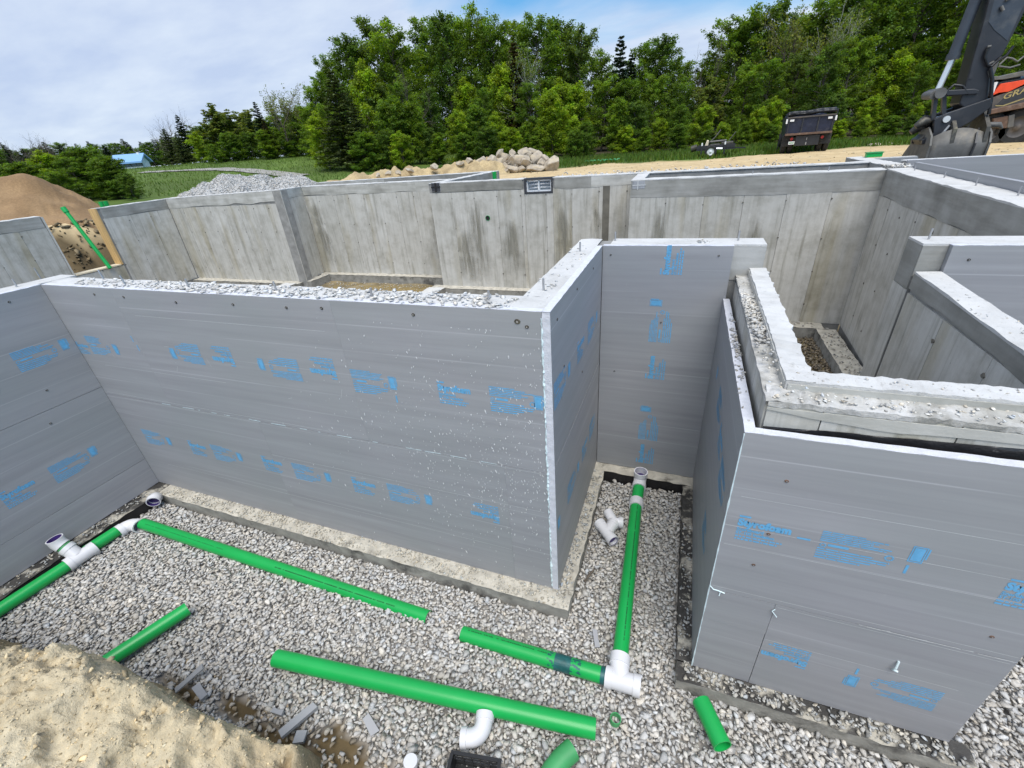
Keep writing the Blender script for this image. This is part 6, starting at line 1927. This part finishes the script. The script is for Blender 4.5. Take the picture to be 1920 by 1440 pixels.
def decid(seed, H=15., cb=.1, R=4.2, nlimb=42, per=120, size=.175, base=(.062, .115, .018), cvar=.17, shape=.62, flat=.75, bark='bark', sp=1.0, ntw=10, lift=.12):
    r = np.random.default_rng(seed); parts = []
    k = 9; tp = np.zeros((k, 3)); tp[:, 2] = np.linspace(0, H * .92, k); tp[1:, :2] = np.cumsum(r.normal(0, .12, (k - 1, 2)), 0)
    parts.append(tube_np(tp, np.linspace(H * .016, .02, k), 7))
    tw = []
    for i in range(nlimb):
        t = cb + (.97 - cb) * ((i + r.random()) / nlimb)
        z = t * H; x, y = np.interp(z, tp[:, 2], tp[:, 0]), np.interp(z, tp[:, 2], tp[:, 1])
        u = (t - cb) / (1 - cb)
        prof = max(.05, 1 - abs((u - .42) / .62) ** 2.4) ** .5
        ln = R * max(.12, prof) * r.uniform(.72, 1.18)
        a = i * 2.39996 + r.normal(0, .3); el = (lift + .75 * u) + r.normal(0, .14)
        d = np.array([math.cos(a) * math.cos(el), math.sin(a) * math.cos(el), math.sin(el)])
        p0 = np.array([x, y, z]); q = [p0]
        for s in (.35, .7, 1.0): q.append(p0 + d * ln * s + np.array([0, 0, -.06 * ln * s * s]) + r.normal(0, .12, 3))
        parts.append(tube_np(q, [.05 + .012 * ln, .035 + .006 * ln, .02, .008], 4))
        lc = np.clip(r.normal(1, cvar), .6, 1.5)
        for e in range(ntw):
            s = .28 + .72 * (e + r.random()) / ntw
            c = p0 + d * ln * s + np.array([0, 0, -.06 * ln * s * s])
            td = d * .75 + r.normal(0, .62, 3); td[2] += .12; td /= np.linalg.norm(td)
            tl = r.uniform(.7, 1.5) * (H / 15.) ** .5 * sp * (1.25 - .4 * s)
            tw.append((c, td, tl, lc * np.clip(r.normal(1, .16), .6, 1.5)))
    C = np.array([w[0] for w in tw]); D = np.array([w[1] for w in tw]); Ln = np.array([w[2] for w in tw]); K = np.array([w[3] for w in tw])
    n = len(C); idx = np.repeat(np.arange(n), per); m = len(idx)
    ss = r.random(m) ** .8; P = C[idx] + D[idx] * (ss * Ln[idx])[:, None]; P[:, 2] -= .18 * (ss ** 2) * Ln[idx]
    off = r.normal(0, 1, (m, 3)) * (.10 + .20 * (1 - ss * .6) * Ln[idx] ** .7)[:, None]; off[:, 2] *= flat; P = P + off
    P[:, 2] = np.maximum(P[:, 2], .25)
    nr = r.normal(size=(m, 3)) * .8 + D[idx] * .45; nr[:, 2] += .85; nr /= np.linalg.norm(nr, axis=1)[:, None]
    tt = np.cross(nr, r.normal(size=(m, 3))); tt /= np.linalg.norm(tt, axis=1)[:, None]; bb = np.cross(nr, tt)
    sz = size * r.uniform(.6, 1.35, m)[:, None]
    Vl = np.stack([P - tt * sz * .8, P + bb * sz * .5, P + tt * sz * .8, P - bb * sz * .5], 1).reshape(-1, 3); Fl = np.arange(m * 4).reshape(m, 4)
    hue = r.normal(0, .06, (n, 1))[idx]
    Cl = np.array(base)[None] * (K[idx] * np.clip(r.normal(1, .2, m), .5, 1.6))[:, None] * np.concatenate([1 + hue, np.ones((m, 1)), 1 - hue], 1)
    Cl = np.repeat(np.clip(Cl, 0, 1), 4, 0)
    Vt, Ft = join(parts)
    return proto('tree', Vt, Ft, Vl, Fl, Cl, bark)


def conifer(seed, H=15., R=3.0, base=(.028, .050, .018), per=95, lev=27, cb=.06, cvar=.22, airy=1.0):
    r = np.random.default_rng(seed); parts = []
    tp = np.zeros((6, 3)); tp[:, 2] = np.linspace(0, H * .99, 6); parts.append(tube_np(tp, np.linspace(H * .013, .01, 6), 6))
    Vs = []; Fs = []; Cs = []; o = 0
    for i in range(lev):
        t = cb + (1 - cb) * (i / lev) ** .95; z = t * H
        ln0 = R * (1 - t) ** .8 + .15
        nb = int(5 + 4 * (1 - t))
        z0_ = z
        for j in range(nb):
            z = max(.2, z0_ + r.normal(0, .28) * (1 - t)); a = j * 2 * PI / nb + i * 1.3 + r.normal(0, .25); ln = ln0 * r.uniform(.65, 1.2)
            el = r.normal(.12, .12) + .35 * t
            d = np.array([math.cos(a), math.sin(a), 0]); tip = np.array([0, 0, z]) + d * ln + np.array([0, 0, ln * (el - .18)])
            mid = np.array([0, 0, z]) + d * ln * .5 + np.array([0, 0, ln * .5 * el])
            parts.append(tube_np([(0, 0, z), mid, tip], [.03, .02, .006], 3))
            m = max(6, int(per * ln / R)); s = r.random(m) ** .7
            P = np.array([0, 0, z])[None] * (1 - s[:, None]) ** 2 + 2 * (s * (1 - s))[:, None] * mid + (s ** 2)[:, None] * tip
            side = np.cross(d, (0, 0, 1)); w = (1 - s * .75) * ln * .30 + .08
            P = P + side[None] * (r.normal(0, .5, m) * w)[:, None]; P[:, 2] += r.normal(0, .07, m) * airy
            dr = d[None] * .8 + side[None] * r.normal(0, .6, (m, 1)); dr[:, 2] += r.normal(.05, .25, m); dr /= np.linalg.norm(dr, axis=1)[:, None]
            nn = np.zeros((m, 3)); nn[:, 2] = 1; nn += r.normal(0, .45, (m, 3)); b_ = np.cross(nn, dr); b_ /= np.linalg.norm(b_, axis=1)[:, None]
            L_ = (r.uniform(.28, .55, m))[:, None]; W_ = r.uniform(.08, .17, m)[:, None]
            Q = np.stack([P - dr * L_ * .5, P + b_ * W_, P + dr * L_ * .5, P - b_ * W_], 1).reshape(-1, 3)
            Vs.append(Q); Fs.append(np.arange(m * 4).reshape(m, 4) + o); o += 4 * m
            c = np.array(base)[None] * (np.clip(r.normal(1, cvar), .6, 1.5) * np.clip(r.normal(1, .2, (m, 1)), .5, 1.6))
            Cs.append(np.repeat(c, 4, 0))
    Vt, Ft = join(parts)
    return proto('conifer', Vt, Ft, np.concatenate(Vs), np.concatenate(Fs), np.concatenate(Cs), 'bark', 'needle')


def bare(seed, H=12., R=4.5, leafn=0, base=(.14, .19, .04), bark='bark', up=.9, lsize=.14):
    r = np.random.default_rng(seed); parts = []; tips = []

    def grow(p, d, ln, rad, lv):
        k = 4; q = [p]; dd = d.copy()
        for i in range(k):
            dd = dd + r.normal(0, .13, 3); dd[2] += .05; dd /= np.linalg.norm(dd); q.append(q[-1] + dd * ln / k)
        parts.append(tube_np(q, np.linspace(rad, rad * .55, k + 1), 5 if lv < 2 else 3))
        if lv >= 4: tips.append(q[-1]); tips.append(q[2]); return
        nb = [5, 4, 4, 3][lv]
        for i in range(nb):
            s = r.uniform(.35, 1.0) if i else 1.0
            b0 = np.array(q[int(s * k)]); a = r.uniform(0, 2 * PI); sp = r.uniform(.35, .8)
            t = np.cross(dd, r.normal(size=3)); t /= np.linalg.norm(t)
            nd = dd * math.cos(sp) + t * math.sin(sp); nd[2] += .12 * up; nd /= np.linalg.norm(nd)
            grow(b0, nd, ln * r.uniform(.55, .75), rad * .5, lv + 1)
    grow(np.zeros(3), np.array([0, 0, 1.]), H * .40, H * .013, 0)
    Vt, Ft = join(parts); k = H / Vt[:, 2].max(); Vt = Vt * k; T = np.array(tips) * k
    n = max(1, leafn); 
    if leafn:
        Vl, Fl, Cl = leaves(r, T, np.full(len(T), .40), leafn, lsize, base, .25)
    else:
        Vl, Fl, Cl = leaves(r, T[::6], np.full(len(T[::6]), .2), 1, .07, (.16, .13, .09), .2)
    return proto('bare_tree', Vt, Ft, Vl, Fl, Cl, bark)


G1, G2, G3, G4 = (.150, .235, .022), (.125, .21, .024), (.215, .305, .022), (.10, .17, .026)
TP = {
    'a': decid(301, base=G1, per=44), 'b': decid(302, base=G2, R=4.6, per=44), 'd': decid(304, base=G4, R=4.0, per=44), 'g': decid(307, base=(.11, .165, .035), R=3.6, cb=.2, per=34, sp=.9),
    'c': decid(303, H=9, base=G3, cb=.03, R=2.7, nlimb=40, per=48, ntw=9, size=.15, lift=.35), 'e': decid(305, H=9, base=G3, cb=.02, R=2.5, nlimb=42, per=46, ntw=9, size=.15, lift=.3),
    'f': decid(306, H=9, base=G2, cb=.02, R=2.8, nlimb=44, per=46, ntw=9, size=.15, lift=.25), 'm': decid(308, H=9, base=G1, cb=.03, R=2.4, nlimb=38, per=44, ntw=9, size=.15, lift=.5), 'n': decid(309, H=9, base=G4, cb=.03, R=2.6, nlimb=40, per=44, ntw=9, size=.15, lift=.2),
    'p': conifer(311, R=3.6, base=(.095, .125, .04)), 'q': conifer(312, R=2.7, base=(.036, .062, .03)), 'h': conifer(313, R=2.6, base=(.075, .06, .025), cvar=.25), 's': conifer(314, R=2.4, base=(.05, .08, .045)),
    'x': bare(321, 12, leafn=0), 'y': bare(322, 12, leafn=5, base=(.17, .20, .05), lsize=.15), 'z': bare(323, 13, leafn=7, base=(.16, .21, .05), bark='birch', lsize=.13), 'w': bare(324, 12, leafn=46, base=(.15, .19, .04), lsize=.17),
}
KIND = {'a': 'leafy tree', 'b': 'leafy tree', 'c': 'leafy tree', 'd': 'leafy tree', 'e': 'leafy tree', 'f': 'leafy tree', 'g': 'leafy tree', 'm': 'leafy tree', 'n': 'leafy tree', 'p': 'pine', 'q': 'spruce', 'h': 'hemlock', 's': 'spruce', 'x': 'bare tree', 'y': 'budding tree', 'z': 'birch', 'w': 'budding tree'}
NAME = {'a': 'broadleaf_tree', 'p': 'pine_tree', 'q': 'spruce_tree', 'h': 'hemlock_tree', 's': 'spruce_tree', 'x': 'bare_tree', 'y': 'budding_tree', 'z': 'birch_tree', 'w': 'budding_tree'}
NATH = {k: max(v.co.z for v in TP[k][1].vertices) for k in TP}
RT = random.Random(77)


def tree(k, px, py, d, label, group=None, wid=1.0):
    """a tree whose top stands where the photo shows it, d metres away"""
    t = atd(px, py, d); g = gz(t[0], t[1]); h = max(1.2, t[2] - g)
    o = thing(NAME.get(k, 'broadleaf_tree'), label, 'tree', (t[0], t[1], g - .05), RT.uniform(0, 6.28), group)
    s = h / NATH[k]; o.scale = (s * wid, s * wid, s)
    link('trunk', TP[k][0], o); link('crown', TP[k][1], o)
    return o



ORD = ['leftmost', 'second from the left', 'third from the left', 'fourth from the left', 'fifth from the left', 'sixth from the left', 'seventh from the left', 'eighth from the left', 'ninth from the left', 'tenth from the left'] + ['%s from the left' % w for w in 'eleventh twelfth thirteenth fourteenth fifteenth sixteenth seventeenth eighteenth nineteenth twentieth twenty-first twenty-second twenty-third twenty-fourth twenty-fifth twenty-sixth twenty-seventh twenty-eighth twenty-ninth thirtieth thirty-first thirty-second'.split()]


def where(px):
    for a, w in ((700, 'beside the big pine'), (800, 'over the low end of the soil heap'), (930, 'over the soil heap'), (1060, 'over the boulders'), (1290, 'over the bare sand strip'), (1400, 'over the trailer'), (1480, 'left of the dump truck'), (1570, 'over the dump truck'), (1700, 'right of the dump truck'), (1850, 'behind the excavator arm')):
        if px < a: return w
    return 'at the right edge'

# ---- forest behind the site: back rows, middle row, low front row
sky_tops = [(585, 150), (612, 95), (645, 62), (690, 24), (728, 42), (790, 24), (828, 20), (872, 12), (920, 26), (962, 24), (1003, 20), (1050, 26), (1092, 44), (1128, 92), (1210, 74), (1247, 62), (1283, 104), (1335, 100), (1388, 22), (1425, 4), (1462, -8), (1500, 22), (1540, 2), (1582, -28), (1640, -60), (1700, -80), (1765, -90), (1830, -95), (1900, -95), (1980, -90), (2060, -90)]
for i, (px, py) in enumerate(sky_tops):
    tree('abdgabdab'[i % 9], px, py, 47 + 5 * RT.random(), 'tall skyline tree ' + where(px) + ', ' + ORD[i], 'tall trees at the back of the forest', RT.uniform(.95, 1.2))
for i in range(24):
    px = 600 + i * 60 + RT.uniform(-15, 15)
    py = np.interp(px, [t[0] for t in sky_tops], [t[1] for t in sky_tops]) + RT.uniform(25, 60)
    tree('dbda'[i % 4], px, py, 58 + 5 * RT.random(), 'tall rounded broadleaf tree in the back row of the forest', 'tall trees at the back of the forest', 1.15)
mid = [(612, 190, 'a'), (668, 105, 'c'), (705, 150, 'g'), (745, 150, 'b'), (800, 160, 'd'), (862, 140, 'c'), (905, 160, 'b'), (938, 112, 'e'), (990, 150, 'b'), (1042, 142, 'c'), (1075, 150, 'e'), (1130, 140, 'a'), (1185, 140, 'f'), (1235, 130, 'a'), (1290, 150, 'b'), (1345, 135, 'w'), (1400, 120, 'a'), (1452, 105, 'b'), (1505, 90, 'g'), (1562, 75, 'd'), (1622, 55, 'a'), (1690, 85, 'c'), (1735, 110, 'b'), (1800, 100, 'a'), (1860, 70, 'b'), (1925, 60, 'a')]
for i, (px, py, k) in enumerate(mid):
    tree(k, px, py, 41 + 3 * RT.random(), 'mid-row tree ' + where(px) + ', ' + ORD[i] if k != 'w' else 'thin yellowish budding tree before the forest above the trailer', None if k == 'w' else 'trees in the middle row of the forest', RT.uniform(.95, 1.2))
for i in range(31):
    px = 640 + i * 43 + RT.uniform(-12, 12)
    py = 205 + 26 * math.sin(i * 1.9) + RT.uniform(-14, 14) - .012 * (px - 640)
    tree('ecfmnefcm'[i % 9], px, py, 36.5 + 2.2 * RT.random(), 'bushy front tree ' + where(px) + ', ' + ORD[i], 'low trees along the forest front', RT.uniform(1.05, 1.4))
for i in range(26):
    px = 660 + i * 50 + RT.uniform(-18, 18)
    tree('fnem'[i % 4], px, 250 - .02 * (px - 660) + RT.uniform(-12, 10), 34.5 + 1.5 * RT.random(), 'shrub at forest foot ' + where(px) + ', ' + ORD[i], 'shrubs at the foot of the forest', RT.uniform(1.4, 1.9))
tree('p', 618, 130, 37.5, 'big dark pine at the left end of the forest', None, 1.5)
tree('p', 660, 190, 36.5, 'smaller dark pine right beside the big pine', None, 1.4)
tree('c', 592, 205, 39, 'bright green slender tree left of the big pine', None, 1.1)
tree('h', 962, 78, 43.5, 'reddish brown conifer in the middle of the forest above the boulders', None, 1.25)
tree('z', 1006, 52, 43, 'pale-barked birch with thin yellow leaves right of the brown conifer', None, .95)
tree('s', 1165, 64, 44, 'blue-green spruce standing out on the skyline right of the broad clump', None, 1.15)
tree('q', 1185, 100, 46, 'dark spruce just right of the skyline spruce', None, 1.2)
tree('x', 1338, 45, 47, 'bare twiggy tree on the skyline above the trailer', None, .9)
tree('y', 1515, -8, 46, 'thin-leaved tree on the skyline above the dump truck', None, .9)
tree('z', 1585, -20, 45, 'pale twiggy tree among the tall trees right of the dump truck', None, .9)
tree('x', 755, 105, 43, 'bare grey-branched tree inside the forest above the soil heap', None, .9)
# ---- trees at the left of the forest
tree('y', 505, 152, 58, 'sparse light green tree left of the forest, tallest of its group', None, 1.0)
tree('y', 540, 165, 60, 'sparse light green tree next to the tallest sparse one', None, 1.0)
tree('a', 565, 190, 50, 'leafy tree joining the left end of the forest', None, 1.1)
tree('w', 398, 196, 66, 'broad yellowish budding tree on the meadow edge', None, 1.7)
tree('w', 440, 200, 70, 'yellowish budding tree right of the broad one', None, 1.6)
tree('q', 476, 190, 62, 'dark pointed spruce between the budding trees', None, 1.2)
tree('h', 492, 222, 58, 'reddish brown conifer left of the forest', None, 1.3)
tree('x', 300, 198, 75, 'large bare tree with upswept twigs above the farmhouse', None, 1.3)
tree('x', 282, 205, 78, 'second bare tree left of the large bare tree', None, 1.2)
tree('q', 330, 215, 70, 'dark spruce at the right of the large bare tree', None, 1.4)
tree('p', 305, 240, 72, 'grey-green pine under the large bare tree', None, 1.6)
tree('p', 328, 248, 68, 'grey-green pine right of the farmhouse', None, 1.5)
tree('c', 366, 245, 60, 'bright green bush left end of the meadow edge', None, 1.5)
for i, (px, py) in enumerate(((392, 268), (420, 245), (455, 245), (490, 240), (520, 235), (548, 225), (575, 235), (410, 285), (450, 275), (500, 268), (540, 262))):
    tree('bfnmafnecmf'[i], px, py, 57 + (i % 3), 'dark tree on the meadow edge, ' + ('first in the near row|second in the near row|third in the near row|fourth in the near row|fifth in the near row|sixth in the near row|seventh, touching the forest|lowest at the left end|second of the low ones|third of the low ones|low one next to the pine'.split('|')[i]), 'trees along the meadow edge', 1.7)
for i in range(20):
    px = 340 + i * 14.5 + RT.uniform(-4, 4)
    tree('abdwfb'[i % 6], px, np.interp(px, [340, 420, 480, 560, 620], [252, 222, 226, 205, 190]) + RT.uniform(-8, 16), 78 + 14 * RT.random(), 'hazy leafy tree behind the meadow edge trees', 'trees behind the meadow edge', 1.5)
# ---- bushy trees in front of the farmhouse
tree('f', 152, 268, 35, 'large dark bushy tree before the farmhouse, tallest of the bushes', None, 1.75)
tree('b', 118, 290, 34, 'dark bush left of the tallest bush', None, 1.9)
tree('f', 185, 288, 33, 'dark bush right of the tallest bush', None, 1.8)
tree('d', 205, 312, 32.5, 'low dark bush just below the farmhouse', None, 2.0)
tree('d', 240, 341, 31, 'lowest dark bush at the right end, nearest the meadow', None, 1.9)
tree('c', 62, 278, 40, 'yellow-green bush behind the brown soil mound', None, 1.8)
tree('f', 20, 300, 38, 'dark bush at the left edge behind the brown mound', None, 2.2)
tree('b', 100, 318, 33, 'dark undergrowth bush behind the brown mound', None, 2.2)
# ---- distant wooded ridge at far left
for i in range(64):
    px = -120 + i * 7.2 + RT.uniform(-4, 4)
    base = np.interp(px, [-120, 0, 60, 110, 200, 280, 345], [262, 272, 268, 272, 268, 262, 258])
    tree('pqpbsdp'[i % 7], px, base + RT.uniform(-7, 14), 118 + 34 * RT.random(), 'distant dark tree on the wooded ridge at far left', 'distant trees on the ridge', RT.uniform(1.3, 1.9))
for i, (px, py) in enumerate(((8, 246), (40, 244), (66, 250), (90, 262))):
    tree('x', px, py, 105 + 3 * i, ('pale bare tree on the ridge at the left edge', 'pale bare tree on the ridge, second from the left edge', 'pale bare tree on the ridge, third from the left edge', 'smallest pale bare tree on the ridge')[i], None, 1.5)

# ---- meadow and verge grass
rr = np.random.default_rng(401)
def blades(x, y, h, seed, name, label, base=(.10, .16, .03)):
    r = np.random.default_rng(seed); n = len(x); z = ground_h(x, y); a = r.uniform(0, 2 * PI, n); w = h * .16
    lx, ly = r.normal(0, .3, n) * h, r.normal(0, .3, n) * h
    V = np.stack([np.stack([x - np.cos(a) * w, y - np.sin(a) * w, z - .02], 1), np.stack([x + np.cos(a) * w, y + np.sin(a) * w, z - .02], 1), np.stack([x + lx, y + ly, z + h], 1)], 1).reshape(-1, 3)
    c = np.array(base)[None] * np.clip(r.normal(1, .28, (n, 1)), .4, 1.8) * np.concatenate([1 + r.normal(0, .15, (n, 1)), np.ones((n, 1)), np.ones((n, 1))], 1)
    o = link(name, np_mesh(name, V, np.arange(3 * n).reshape(n, 3), M['leaf'], np.repeat(c, 3, 0)))
    return tag(o, label, kind='stuff')
n = 26000; x = rr.uniform(-16, 19, n); y = rr.uniform(24.2, 35, n); ok = y > 24.4 + .9 * fbm(x * .4, x * 0, 0, 3, 85) + .1 * (x - 2)
blades(x[ok], y[ok], rr.uniform(.08, .26, n)[ok], 402, 'verge_grass', 'rough grass between the sand and the forest')
n = 26000; x = rr.uniform(-52, -18, n); y = rr.uniform(17, 60, n); ok = np.hypot(x, y) > 29
blades(x[ok], y[ok], rr.uniform(.06, .2, n)[ok], 403, 'meadow_grass', 'meadow grass left of the forest', (.095, .155, .028))
